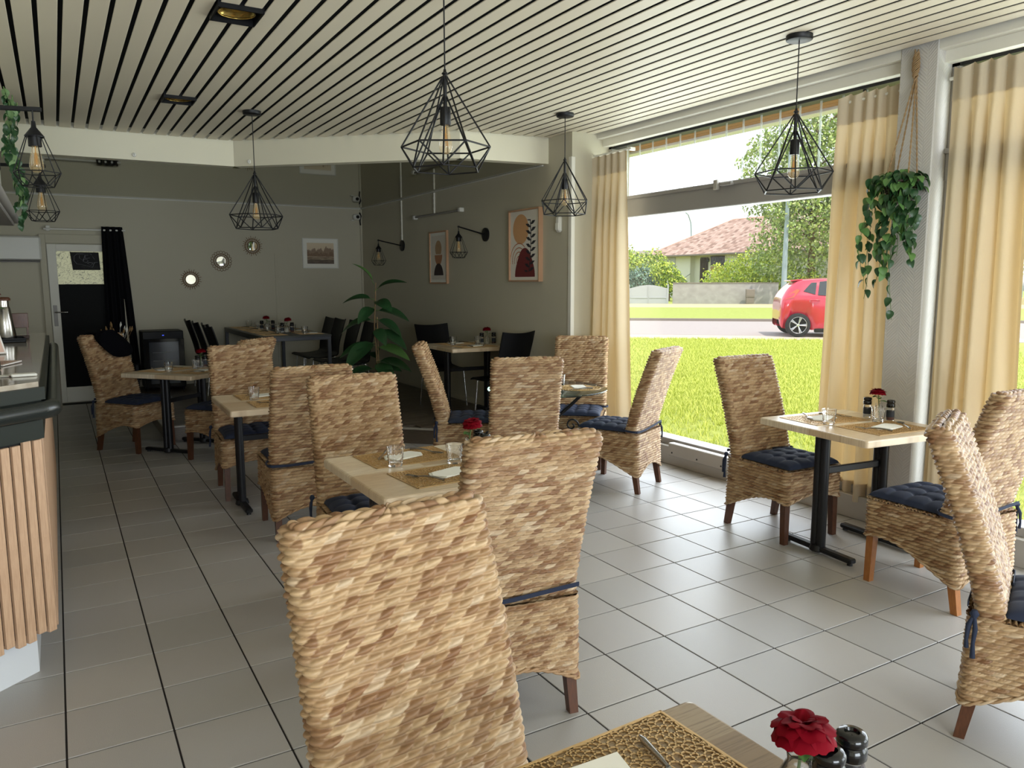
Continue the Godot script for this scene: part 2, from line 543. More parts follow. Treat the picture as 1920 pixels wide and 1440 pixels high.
func room() -> void:
	# ---- floor: dark bed with every tile a part of its own
	var fl := wallbox("floor", Vector3(-2.7, -0.2, ZB), Vector3(XW + 0.2, -0.004, 4.7), M.grout)
	var tile := MB.new()
	tile.box(Vector3(0, -0.004, 0), Vector3(T - 0.0068, 0.008, T - 0.0068), 0.0014)
	var tm := tile.mesh()
	var cam := Vector3(0, 1.5854, 0)
	var bas := Basis.from_euler(Vector3(deg_to_rad(-7.594), deg_to_rad(-30.47), 0))
	var seen := []
	var rest := []
	for a in range(-16, 6):
		for b in range(-21, 28):
			var p := Vector3((a + 0.5 + 7.781) * T, 0, -(b + 0.5 + 7.486) * T)
			if p.x > XW - 0.02 or p.x < -2.6 or p.z > 4.6 or p.z < ZB + 0.1: continue
			if p.x > 0.9 and p.z < line_z(STEP, p.x) - 0.25: continue
			var q: Vector3 = (p - cam) * bas
			var inside := q.z < -0.3 and absf(q.x / q.z) < 0.75 and absf(q.y / q.z) < 0.56
			if inside and p.x > -0.45: seen.append([p, -1.0 / q.z / q.z])
			else: rest.append(p)
	seen.sort_custom(func(x, y): return x[1] < y[1])
	var far := MB.new()
	for i in seen.size():
		if i < 300:
			part("tile", tm, M["tile%d" % int(hash1(i, 3) * 2.99)], fl, seen[i][0] - fl.position)
		else: rest.append(seen[i][0])
	for p in rest: far.box(p + Vector3(0, -0.004, 0), Vector3(T - 0.0068, 0.008, T - 0.0068), 0.0)
	var fs := part("tile_field", far, M.tile0, fl, -fl.position)
	fs.set_meta("kind", "stuff")
	# ---- raised wooden floor of the back room
	var outline := [Vector2(0.86, ZB), Vector2(0.86, -8.3), Vector2(1.6, -8.22), Vector2(3.29, -6.62), Vector2(4.19, -6.5), Vector2(4.19, ZB)]
	var mb := MB.new()
	mb.prism(outline, -0.003, DAIS - 0.012)
	var dais := struct("floor", mb, M.plank2)
	var z := -6.5
	var row := 0
	while z > ZB + 0.02:
		var z0 := maxf(z - 0.148, ZB)
		# the row starts at the step line
		var x0 := 0.86
		if z > -8.22:
			x0 = 3.29 + (z + 6.62) / (-8.22 + 6.62) * (1.6 - 3.29) if z < -6.62 else 3.4
			x0 += 0.1
		var x := x0
		var first := true
		while x < 4.18:
			var len := 1.25 if not first else 0.5 + hash1(row, 5) * 0.75
			var x1 := minf(x + len, 4.19)
			var b := MB.new()
			b.box(Vector3.ZERO, Vector3(x1 - x - 0.003, 0.012, z - z0 - 0.003), 0.001)
			part("plank", b, M["plank%d" % int(hash1(row, int(x * 10)) * 2.99)], dais, Vector3((x + x1) * 0.5, DAIS - 0.006, (z + z0) * 0.5))
			x = x1; first = false
		z -= 0.15; row += 1
	# edge profile of the step
	mb = MB.new()
	for i in STEP.size() - 1:
		var p0 := Vector3(STEP[i].x, DAIS + 0.002, STEP[i].y); var p1 := Vector3(STEP[i + 1].x, DAIS + 0.002, STEP[i + 1].y)
		var d := (p1 - p0).normalized()
		mb.box((p0 + p1) * 0.5 + Vector3(0, -0.006, 0.0), Vector3((p1 - p0).length() + 0.02, 0.016, 0.05), 0.003, Basis(d, Vector3.UP, d.cross(Vector3.UP)))
	mb.box(Vector3(0.86, DAIS - 0.004, -10.0), Vector3(0.04, 0.016, 3.44), 0.003)
	struct("trim_1", mb, M.alu)
	# riser boards
	mb = MB.new()
	for i in STEP.size() - 1:
		var p0 := Vector3(STEP[i].x, 0.07, STEP[i].y); var p1 := Vector3(STEP[i + 1].x, 0.07, STEP[i + 1].y)
		var d := (p1 - p0).normalized()
		mb.box((p0 + p1) * 0.5 + d.cross(Vector3.UP) * 0.006, Vector3((p1 - p0).length(), 0.14, 0.014), 0.0, Basis(d, Vector3.UP, d.cross(Vector3.UP)))
	struct("trim_2", mb, M.plank0)

	# ---- slatted ceiling: each slat a part
	var ce := wallbox("ceiling", Vector3(-2.7, CEIL + 0.05, -8.6), Vector3(XG + 0.15, CEIL + 0.25, 4.7), M.void_black)
	var x := -0.101 - 0.111 * 21
	while x < 4.40:
		var xa := x + 0.0125; var xb := minf(x + 0.111 - 0.0105, 4.47)
		var xm := (xa + xb) * 0.5
		var zf := line_z(FASCIA, xm) + 0.02
		var spans := [[4.5, zf]]
		if xm > 0.79 and xm < 1.0: spans = [[4.5, -4.16], [-4.40, -6.33], [-6.53, zf]]
		if xm > -0.11 and xm < 0.0: spans = [[4.5, zf]]
		for s in spans:
			var b := MB.new()
			b.box(Vector3.ZERO, Vector3(xb - xa, 0.006, s[0] - s[1]), 0.0025)
			part("slat", b, M.slat_paint, ce, Vector3(xm, CEIL + 0.003, (s[0] + s[1]) * 0.5) - ce.position)
		x += 0.111
	# fascia between the two ceilings
	mb = MB.new()
	for i in FASCIA.size() - 1:
		var p0: Vector2 = FASCIA[i]; var p1: Vector2 = FASCIA[i + 1]
		var d := (p1 - p0).normalized(); var o := Vector2(d.y, -d.x) * 0.12
		var o0 := o; var o1 := o
		mb.prism([p0, p1, p1 + o1, p0 + o0], 2.705, CEIL + 0.06)
	struct("trim_3", mb, M.fascia_paint)
	for q in [Vector3(0.72, 2.75, -8.085), Vector3(1.72, 2.745, -7.955)]:
		var h := thing("wall_hook", "tiny clear hook on the %s part of the cream fascia" % ("left" if q.x < 1 else "angled middle"), "hook", q)
		var b := MB.new()
		b.lathe([Vector2(0, 0), Vector2(0.02, 0), Vector2(0.016, 0.006), Vector2(0, 0.008)], 12)
		part("base", b, M.white_plastic, h, Vector3.ZERO, Basis(Vector3.RIGHT, PI / 2))
		b = MB.new()
		b.tube([Vector3(0, 0.012, 0.006), Vector3(0, 0, 0.02), Vector3(0, -0.012, 0.016)], 0.003, 6)
		part("hook", b, M.white_plastic, h)
	# glossy stretched ceiling of the back room
	mb = MB.new()
	mb.prism([Vector2(-2.7, ZB), Vector2(-2.7, -8.3), Vector2(1.66, -8.19), Vector2(3.36, -6.63), Vector2(4.6, -6.5), Vector2(4.6, ZB)], 2.705, 2.76)
	struct("ceiling", mb, M.ceiling_gloss)
	mb = MB.new()      # shadow joint round the stretched ceiling
	mb.box(Vector3(0.75, 2.698, ZB + 0.012), Vector3(6.9, 0.012, 0.022), 0.002)
	mb.box(Vector3(XR - 0.012, 2.698, -9.1), Vector3(0.022, 0.012, 5.2), 0.002)
	struct("trim_4", mb, M.white_plastic)
	wallbox("ceiling", Vector3(-2.7, 3.02, ZB - 0.2), Vector3(XG + 0.15, 3.2, -6.0), M.wall_paint)

	# ---- walls
	wallbox("wall_back", Vector3(-2.9, -0.2, ZB - 0.2), Vector3(XG + 0.1, 3.1, ZB), M.wall_paint)
	wallbox("wall_right", Vector3(XR, -0.2, ZB), Vector3(XG + 0.2, 3.1, -6.02), M.wall_paint)
	wallbox("wall_left", Vector3(-2.9, -0.2, ZB), Vector3(-2.7, 3.2, 4.9), M.wall_paint)
	wallbox("wall_rear", Vector3(-2.9, -0.2, 4.7), Vector3(-1.65, 3.2, 4.9), M.wall_light)
	wallbox("wall_rear", Vector3(1.85, -0.2, 4.7), Vector3(XG + 0.2, 3.2, 4.9), M.wall_light)
	wallbox("wall_rear", Vector3(-1.65, 2.4, 4.7), Vector3(1.85, 3.2, 4.9), M.wall_light)
	wallbox("wall_rear", Vector3(-1.65, -0.2, 4.7), Vector3(1.85, 0.3, 4.9), M.wall_light)
	var rw := Node3D.new()
	rw.name = "window_4"; add_child(rw)
	rw.position = Vector3(0.1, 1.35, 4.8); rw.set_meta("kind", "structure")
	sub("pane", rw, Vector3(-1.6, 0.32, 4.796), Vector3(1.8, 2.38, 4.804), M.pane, 0.0)
	for x2 in [-1.63, 0.1, 1.83]: sub("frame", rw, Vector3(x2 - 0.025, 0.3, 4.76), Vector3(x2 + 0.025, 2.4, 4.84), M.frame_grey, 0.004)
	for y2 in [0.32, 2.38]: sub("frame", rw, Vector3(-1.65, y2 - 0.025, 4.76), Vector3(1.85, y2 + 0.025, 4.84), M.frame_grey, 0.004)
	# window wall: head, sill, pillars
	wallbox("wall_window", Vector3(XW + 0.03, 2.835, -6.02), Vector3(XG + 0.06, 3.2, 4.7), M.wall_light)
	wallbox("trim_5", Vector3(4.475, 2.90, -6.4), Vector3(XW + 0.06, CEIL + 0.06, 4.7), M.wall_light, 0.004)
	var pil := wallbox("wall_pillar", Vector3(4.47, -0.1, -2.99), Vector3(XG + 0.2, CEIL + 0.05, -2.755), M.pillar_paper, 0.006)
	wallbox("wall_pillar", Vector3(4.47, -0.1, 0.85), Vector3(XG + 0.2, CEIL + 0.05, 1.09), M.pillar_paper, 0.006)
	wallbox("wall_pillar", Vector3(4.47, -0.1, 4.3), Vector3(XG + 0.2, CEIL + 0.05, 4.7), M.pillar_paper, 0.006)
	# trim strip where the right wall ends
	wallbox("trim_6", Vector3(XR - 0.012, DAIS, -6.06), Vector3(XR + 0.03, 2.722, -6.008), M.wall_light, 0.004)
	wallbox("trim_7", Vector3(XR - 0.03, DAIS, ZB), Vector3(XR, 2.69, ZB + 0.03), M.wall_paint, 0.006)
	wallbox("trim_8", Vector3(2.83, DAIS, ZB), Vector3(2.865, 2.0, ZB + 0.012), M.wall_paint, 0.003)
	wallbox("baseboard_right", Vector3(XR - 0.014, DAIS, ZB), Vector3(XR, DAIS + 0.07, -6.3), M.wall_paint, 0.003)
	wallbox("baseboard_back", Vector3(0.9, DAIS, ZB), Vector3(XR, DAIS + 0.07, ZB + 0.014), M.wall_paint, 0.003)
	windows()
	back_door()

func windows() -> void:
	var spans := [[-6.02, -2.99], [-2.755, 0.85], [1.09, 4.3]]
	for k in spans.size():
		var z0: float = spans[k][0]; var z1: float = spans[k][1]
		var w := Node3D.new()
		w.name = "window_%d" % (k + 1); add_child(w)
		w.position = Vector3(XG, 0.0, (z0 + z1) * 0.5)
		w.set_meta("kind", "structure")
		# bottom box and frame members
		sub("sill_box", w, Vector3(XW, 0, z0), Vector3(XG + 0.12, 0.16, z1), M.alu, 0.004)
		sub("bottom_rail", w, Vector3(XW + 0.05, 0.16, z0), Vector3(XG + 0.06, 0.215, z1), M.frame_grey, 0.004)
		sub("transom", w, Vector3(XG - 0.06, 2.165, z0), Vector3(XG + 0.05, 2.335, z1), M.frame_grey, 0.006)
		sub("transom_rail", w, Vector3(XG - 0.075, 2.325, z0), Vector3(XG + 0.03, 2.355, z1), M.frame_grey, 0.003)
		sub("head_rail", w, Vector3(XG - 0.05, 2.815, z0), Vector3(XG + 0.05, 2.84, z1), M.black_metal, 0.002)
		sub("jamb", w, Vector3(XG - 0.05, 0.2, z0), Vector3(XG + 0.05, 2.84, z0 + 0.05), M.frame_grey, 0.004)
		sub("jamb", w, Vector3(XG - 0.05, 0.2, z1 - 0.05), Vector3(XG + 0.05, 2.84, z1), M.frame_grey, 0.004)
		sub("pane", w, Vector3(XG - 0.004, 0.2, z0 + 0.03), Vector3(XG + 0.004, 2.18, z1 - 0.03), M.pane, 0.0)
		if k == 0:
			# clear vertical strips hung one beside the other above the transom
			var n := 15
			for i in n:
				var a := lerpf(z0 + 0.05, -3.34, float(i) / n); var b := lerpf(z0 + 0.05, -3.34, float(i + 1) / n)
				var ps := sub("clear_strip", w, Vector3(XG - 0.006, 2.35, a), Vector3(XG - 0.003, 2.82, b + 0.012), M.pane, 0.0)
				var e := MB.new()
				e.box(Vector3.ZERO, Vector3(0.004, 0.46, 0.016), 0.0)
				part("lapped_edge", e, M.pane_edge, ps, Vector3(-0.004, 0, (b - a) * 0.5))
			sub("pane", w, Vector3(XG - 0.006, 2.35, -3.34), Vector3(XG - 0.002, 2.82, z1 - 0.05), M.pane, 0.0)
			sub("mullion", w, Vector3(XG - 0.03, 2.34, -3.35), Vector3(XG - 0.012, 2.83, -3.335), M.black_metal, 0.001)
			sub("latch", w, Vector3(XG - 0.11, 2.32, -4.52), Vector3(XG - 0.07, 2.345, -4.40), M.frame_grey, 0.004)
			sub("latch", w, Vector3(XG - 0.1, 2.30, -4.60), Vector3(XG - 0.07, 2.375, -4.555), M.alu, 0.004)
			# low rail box fixed on the sill
			sub("rail_box", w, Vector3(XW - 0.035, 0.09, -4.95), Vector3(XW + 0.03, 0.2, -4.28), M.alu, 0.006)
			for zz in [-4.9, -4.6, -4.33]:
				var b := MB.new()
				b.lathe([Vector2(0, 0), Vector2(0.008, 0), Vector2(0.006, 0.004), Vector2(0, 0.005)], 8)
				part("screw", b, M.black_metal, w, Vector3(XW - 0.035, 0.12, zz) - w.position, Basis(Vector3.BACK, PI / 2))
		else:
			sub("pane", w, Vector3(XG - 0.006, 2.35, z0 + 0.04), Vector3(XG - 0.002, 2.82, z1 - 0.04), M.pane, 0.0)
	# soffit and gutter board of the roof overhang
	var so := wallbox("trim_9", Vector3(XG + 0.06, 2.856, -12.0), Vector3(5.0, 2.95, 5.0), M.brown_wood)
	for zi in 4:
		for xi in 3:
			var b := MB.new()
			b.box(Vector3.ZERO, Vector3(0.083, 0.016, 2.99), 0.003)
			part("soffit_board", b, M.soffit_wood, so, Vector3(4.765 + xi * 0.088, 2.848, -7.5 + zi * 3.0) - so.position)
	wallbox("trim_10", Vector3(4.99, 2.82, -12.0), Vector3(5.10, 3.05, 5.0), M.white_plastic, 0.004)
	wallbox("roof", Vector3(-3.2, 3.2, -12.2), Vector3(5.0, 3.3, 7.0), M.void_black)

func back_door() -> void:
	var d := Node3D.new()
	d.name = "door_1"; add_child(d)
	d.position = Vector3(0.39, 0, ZB); d.set_meta("kind", "structure")
	var za := ZB + 0.002
	# frame
	sub("frame", d, Vector3(-0.13, 0, za), Vector3(-0.06, 2.2, za + 0.06), M.wall_paint, 0.004)
	sub("frame", d, Vector3(0.80, 0, za), Vector3(0.86, 2.2, za + 0.06), M.wall_paint, 0.004)
	sub("frame", d, Vector3(-0.06, 2.085, za), Vector3(0.80, 2.2, za + 0.06), M.wall_paint, 0.004)
	# leaf: stiles, rails and panels
	sub("stile", d, Vector3(-0.052, 0.01, za), Vector3(0.05, 2.075, za + 0.045), M.wall_light, 0.004)
	sub("stile", d, Vector3(0.70, 0.01, za), Vector3(0.80, 2.075, za + 0.045), M.wall_light, 0.004)
	sub("top_rail", d, Vector3(0.05, 1.985, za), Vector3(0.70, 2.075, za + 0.045), M.wall_light, 0.004)
	sub("bottom_rail", d, Vector3(0.05, 0.01, za), Vector3(0.70, 0.21, za + 0.045), M.wall_light, 0.004)
	sub("black_panel", d, Vector3(0.05, 0.21, za), Vector3(0.70, 1.56, za + 0.03), mat("door_black", rgb(6, 7, 6), 0.5, 0.0, 0.2), 0.003)
	var fn := noise2(0.035, 31, 2)
	var ft := tex(256, 128, func(x: int, y: int):
		var v := absf(fn.get_noise_2d(x, y * 2.2))
		var k := 0.25 if v < 0.06 else 1.0
		return Color(0.86 * k, 0.86 * k, 0.66 * k))
	var gm := mat("frosted_glass", rgb(120, 120, 96), 0.35)
	gm.emission_enabled = true; gm.emission_texture = ft; gm.emission = Color(0.62, 0.62, 0.62); gm.emission_operator = BaseMaterial3D.EMISSION_OP_MULTIPLY
	var b := MB.new()
	b.uvpoly([Vector3(-0.325, -0.2125, 0), Vector3(0.325, -0.2125, 0), Vector3(0.325, 0.2125, 0), Vector3(-0.325, 0.2125, 0)], [Vector2(0, 1), Vector2(1, 1), Vector2(1, 0), Vector2(0, 0)])
	b.box(Vector3(0, 0, -0.008), Vector3(0.65, 0.425, 0.012), 0.0)
	part("lit_window_pane", b, gm, d, Vector3(0.375, 1.7725, za + 0.03) - d.position)
	# handle
	sub("lock_plate", d, Vector3(-0.03, 1.02, za + 0.045), Vector3(0.015, 1.29, za + 0.055), M.frame_grey, 0.003)
	b = MB.new()
	b.tube([Vector3(0, 0, 0), Vector3(0, 0, 0.045), Vector3(0.03, 0, 0.055), Vector3(0.14, 0, 0.055)], 0.009, 8)
	part("door_handle", b, M.steel, d, Vector3(-0.008, 1.2, za + 0.055) - d.position)
	# small chalk board stuck on the glass
	var s := 128
	var im := Image.create(s, s, false, Image.FORMAT_RGB8)
	im.fill(rgb(20, 20, 22))
	var strokes := [[Vector2(58, 10), Vector2(30, 12), Vector2(16, 30), Vector2(12, 60), Vector2(22, 84), Vector2(44, 88)], [Vector2(30, 16), Vector2(90, 10), Vector2(96, 20)],
		[Vector2(40, 24), Vector2(38, 44), Vector2(52, 58), Vector2(60, 40), Vector2(64, 22), Vector2(80, 22)], [Vector2(66, 24), Vector2(64, 46), Vector2(86, 40)],
		[Vector2(58, 50), Vector2(52, 66), Vector2(64, 74), Vector2(76, 64), Vector2(70, 52), Vector2(58, 50)], [Vector2(70, 80), Vector2(84, 72), Vector2(96, 82), Vector2(84, 94), Vector2(70, 80)],
		[Vector2(70, 74), Vector2(104, 74), Vector2(120, 70)], [Vector2(44, 90), Vector2(70, 98), Vector2(92, 108), Vector2(100, 84), Vector2(106, 74)], [Vector2(98, 30), Vector2(106, 52)]]
	for st in strokes:
		for i in st.size() - 1:
			for q in 40:
				var p: Vector2 = st[i].lerp(st[i + 1], q / 40.0)
				im.set_pixel(clampi(int(p.x), 0, s - 1), clampi(int(p.y), 0, s - 1), rgb(150, 150, 156))
	for q in 500: im.set_pixel(40 + int(hash1(q, 1) * 80), 96 + int(hash1(q, 2) * 24), rgb(62, 60, 58))
	var cm := mat("chalk_board", Color.WHITE, 0.8); cm.albedo_texture = ImageTexture.create_from_image(im)
	var sg := thing("chalk_sign", "small black chalkboard sign with pale scribbled drawing on the back door glass", "sign", Vector3(0.385, 1.86, za + 0.04))
	b = MB.new()
	b.uvpoly([Vector3(-0.16, -0.115, 0.005), Vector3(0.16, -0.115, 0.005), Vector3(0.15, 0.115, 0.005), Vector3(-0.18, 0.115, 0.005)], [Vector2(0, 1), Vector2(1, 1), Vector2(1, 0), Vector2(0, 0)])
	part("drawing", b, cm, sg)
	b = MB.new()
	b.prism([Vector2(-0.16, 0.115), Vector2(0.16, 0.115), Vector2(0.15, -0.115), Vector2(-0.18, -0.115)], -0.004, 0.004, Transform3D(Basis(Vector3.RIGHT, PI / 2), Vector3.ZERO))
	part("board", b, M.black_plastic, sg)

# ---------------------------------------------------------------- wicker chair
const ROW := 0.0185
const STAKE := 0.0170

func strand_color(row: int, k: int, sd: int) -> Color:
	var band := hash1(row / 4, sd, 77) * 0.6 + hash1(row, sd, 5) * 0.4
	var t := hash1(row, k / 3, sd) * 0.45 + hash1(row, k, sd + 9) * 0.55
	var c := Color(0.30, 0.175, 0.083).lerp(Color(0.51, 0.36, 0.205), t)
	var d := hash1(row, k, sd + 2) * 0.7 + hash1(row * 3 + 1, k / 4, sd + 6) * 0.3
	if d > 0.75 - 0.33 * band: c = c.lerp(Color(0.17, 0.07, 0.028), 0.25 + 0.55 * hash1(row, k, sd + 4))
	elif d < 0.16: c = c.lerp(Color(0.58, 0.46, 0.32), 0.5)
	return c

# height of the weave above its backing at s metres along and y metres up; also gives the strand's colour
func weave(mb: MB, nu: int, nv: int, loop: bool, sd: int, where: Callable) -> void:
	# where(i, j) -> [point, normal, s, y]
	var vs := PackedVector3Array(); var fs := PackedInt32Array(); var cs := PackedColorArray()
	var w := nu if loop else nu + 1
	vs.resize(w * (nv + 1)); cs.resize(w * (nv + 1))
	var at := 0
	for j in nv + 1:
		for i in w:
			var q: Array = where.call(i, j)
			var s: float = q[2]; var y: float = q[3]
			# each row is a twisted cord: the stitches of a row meet along slanted lines
			var yy := y + 0.0013 * sin(s * 23.0 + y * 40.0) + 0.0008 * sin(s * 61.0)
			var row := floori(yy / ROW)
			var fv := (yy / ROW - row) * 2.0 - 1.0
			var k := s / (STAKE * 2.0) + 0.5 * (row & 1) + hash1(row, sd, 1) * 0.35 - 0.34 * fv + 0.10 * sin(s * 37.0 + row)
			var kk := floori(k)
			var loc := k - kk
			var along := sin(PI * loc)
			var h := sqrt(maxf(0.0, 1.0 - fv * fv * 1.22)) * (0.40 + 0.60 * sqrt(along)) * (0.82 + 0.36 * hash1(row, kk, sd + 1))
			vs[at] = (q[0] as Vector3) + (q[1] as Vector3) * (h * 0.0125 - 0.004)
			var tone := strand_color(row, kk, sd)
			var fib := 0.88 + 0.24 * hash1(int(yy * 900.0), kk, row)
			cs[at] = Color(tone.r * fib, tone.g * fib, tone.b * fib)
			at += 1
	for j in nv:
		for i in nu:
			var a := j * w + i; var b := j * w + (i + 1) % w
			fs.append_array(PackedInt32Array([a, b, b + w, a, b + w, a + w]))
	mb.smooth(vs, fs, cs)
	mb.colored = true

# point and normal at share t of a rounded rectangle of half sizes hx, hz, corner radius r, centre at the origin; runs so that up x along points outwards
func rrect(t: float, hx: float, hz: float, r: float) -> Array:
	var lx := 2.0 * (hx - r); var lz := 2.0 * (hz - r); var q := PI * r * 0.5
	var total := 2.0 * (lx + lz) + 4.0 * q
	var d := fposmod(t, 1.0) * total
	if d < lx: return [Vector3(-hx + r + d, 0, hz), Vector3(0, 0, 1)]
	d -= lx
	if d < q:
		var a := d / r
		return [Vector3(hx - r + sin(a) * r, 0, hz - r + cos(a) * r), Vector3(sin(a), 0, cos(a))]
	d -= q
	if d < lz: return [Vector3(hx, 0, hz - r - d), Vector3(1, 0, 0)]
	d -= lz
	if d < q:
		var a := d / r
		return [Vector3(hx - r + cos(a) * r, 0, -hz + r - sin(a) * r), Vector3(cos(a), 0, -sin(a))]
	d -= q
	if d < lx: return [Vector3(hx - r - d, 0, -hz), Vector3(0, 0, -1)]
	d -= lx
	if d < q:
		var a := d / r
		return [Vector3(-hx + r - sin(a) * r, 0, -hz + r - cos(a) * r), Vector3(-sin(a), 0, -cos(a))]
	d -= q
	if d < lz: return [Vector3(-hx, 0, -hz + r + d), Vector3(-1, 0, 0)]
	d -= lz
	var a := d / r
	return [Vector3(-hx + r - cos(a) * r, 0, hz - r + sin(a) * r), Vector3(-cos(a), 0, sin(a))]

func rr_points(hx: float, hz: float, r: float, nc: int) -> Array:     # corners only, in rrect's order
	var o := []
	for c in [[Vector2(hx - r, hz - r), PI / 2], [Vector2(hx - r, -hz + r), 0.0], [Vector2(-hx + r, -hz + r), -PI / 2], [Vector2(-hx + r, hz - r), -PI]]:
		for k in nc + 1:
			var a: float = c[1] - PI / 2 * k / nc
			o.append(Vector3(c[0].x + cos(a) * r, 0, c[0].y + sin(a) * r))
	return o

func rrect_len(hx: float, hz: float, r: float) -> float:
	return 4.0 * (hx + hz - 2.0 * r) + TAU * r

const CH := 1.085
func back_z(y: float) -> float:      # middle of the backrest above the seat
	return -0.200 - 0.205 * pow(clampf((y - 0.42) / (CH - 0.42), 0.0, 1.0), 1.3)

func seat_bottom(p: Vector3) -> float:
	var tz := clampf((0.24 - p.z) / 0.51, 0.0, 1.0)     # 0 front, 1 rear
	var tx := clampf(p.x / 0.23, -1.0, 1.0)
	var base := lerpf(0.245, 0.125, tz * tz * (3 - 2 * tz))
	var side := clampf((absf(tx) - 0.9) / 0.1, 0.0, 1.0)
	var ends := clampf((absf(tz - 0.5) * 2.0 - 0.9) / 0.1, 0.0, 1.0)
	var a := 0.0
	if side > 0.0: a = maxf(a, sin(PI * tz) * 0.055 * side)
	if ends > 0.0: a = maxf(a, cos(tx * PI * 0.5) * lerpf(0.045, 0.075, tz) * ends)
	return base + a

func make_wicker_chair_parts(t: Node3D, sd: int, legm: Material) -> void:
	# backrest: one woven sleeve, closed and rounded at the top
	var mb := MB.new()
	var hx := 0.235; var hz := 0.042; var r := 0.030
	var per := rrect_len(hx, hz, r)
	var nu := 236; var nv := 262
	var y0 := 0.40
	weave(mb, nu, nv, true, sd, func(i: int, j: int):
		var f := float(j) / nv
		var y := lerpf(y0, CH - 0.022, minf(f / 0.95, 1.0))
		var k := maxf(0.0, (f - 0.95) / 0.05)
		var a := k * PI * 0.5
		var shr := 1.0 - cos(a)
		var q := rrect(float(i) / nu, hx, hz, r)
		var p: Vector3 = q[0]; var nn: Vector3 = q[1]
		var wide := 1.0 + 0.012 * (y - 0.4)
		var inner := Vector3(signf(p.x) * maxf(0.0, absf(p.x) - hz), 0, 0)
		p = p.lerp(inner, shr * 0.98)
		p.x *= wide
		nn = (nn * cos(a) + Vector3.UP * sin(a)).normalized()
		var lean := (back_z(y + 0.01) - back_z(y - 0.01)) / 0.02
		nn = (nn - Vector3.UP * nn.z * lean).normalized()
		return [Vector3(p.x, y + sin(a) * 0.022, p.z + back_z(y)), nn, float(i) / nu * per, y - y0 + k * 0.04])
	part("woven_backrest", mb, M.wicker, t)
	# seat: woven skirt with an arched lower edge
	mb = MB.new()
	var sx := 0.236; var sz := 0.255; var sr := 0.035
	var sper := rrect_len(sx, sz, sr)
	var mu := 400; var mv := 100
	weave(mb, mu, mv, true, sd + 3, func(i: int, j: int):
		var q := rrect(float(i) / mu, sx, sz, sr)
		var p: Vector3 = q[0]
		p.z -= 0.015
		var yb := seat_bottom(p)
		var y := lerpf(yb, 0.452, float(j) / mv)
		if p.z < 0: p.z -= 0.03 * (0.45 - y) * absf(p.z) / 0.27
		return [Vector3(p.x, y, p.z), q[1], float(i) / mu * sper, y])
	part("woven_seat_skirt", mb, M.wicker, t)
	mb = MB.new()
	weave(mb, 84, 84, false, sd + 5, func(i: int, j: int):
		var x := lerpf(-0.232, 0.232, i / 84.0); var z := lerpf(0.236, -0.262, j / 84.0)
		return [Vector3(x, 0.449, z), Vector3.UP, x + 0.3, -z + 0.3])
	part("woven_seat", mb, M.wicker, t)
	mb = MB.new()      # braided rim of the skirt
	for k in 2:
		var ps := []
		for i in 121:
			var q := rrect(i / 120.0, sx + 0.004, sz + 0.004, sr)
			var p: Vector3 = q[0]
			p.z -= 0.015
			var a := i * 1.3 + k * PI
			p.y = seat_bottom(p) + 0.004 + sin(a) * 0.004
			p += (q[1] as Vector3) * cos(a) * 0.004
			if p.z < 0: p.z -= 0.03 * 0.32 * absf(p.z) / 0.27
			ps.append(p)
		mb.col = strand_color(4 + k, 3, sd)
		mb.tube(ps, 0.0055, 6, false)
	mb.colored = true
	part("braided_rim", mb, M.wicker, t)
	for s in [Vector3(-0.205, 0.3, 0.205), Vector3(0.205, 0.3, 0.205), Vector3(-0.205, 0.2, -0.235), Vector3(0.205, 0.2, -0.235)]:
		mb = MB.new()
		var sp := Vector3(signf(s.x) * 0.004, 0, 0.008 if s.z > 0 else -0.035)
		var hh := 0.021
		var b := []; var tp := []
		for c in [Vector2(-1, -1), Vector2(-1, 1), Vector2(1, 1), Vector2(1, -1)]:
			tp.append(Vector3(s.x + c.x * hh, s.y, s.z + c.y * hh))
			b.append(Vector3(s.x + sp.x + c.x * hh * 0.82, 0, s.z + sp.z + c.y * hh * 0.82))
		for i in 4:
			var j := (i + 1) % 4
			mb.poly([b[i], b[j], tp[j], tp[i]])
		mb.poly([b[0], b[3], b[2], b[1]]); mb.poly(tp)
		part("leg", mb, legm, t)

func make_wicker_chair(t: Node3D) -> void: make_wicker_chair_parts(t, 11, M.leg_wood)
func make_wicker_chair_pale(t: Node3D) -> void: make_wicker_chair_parts(t, 47, M.leg_wood)

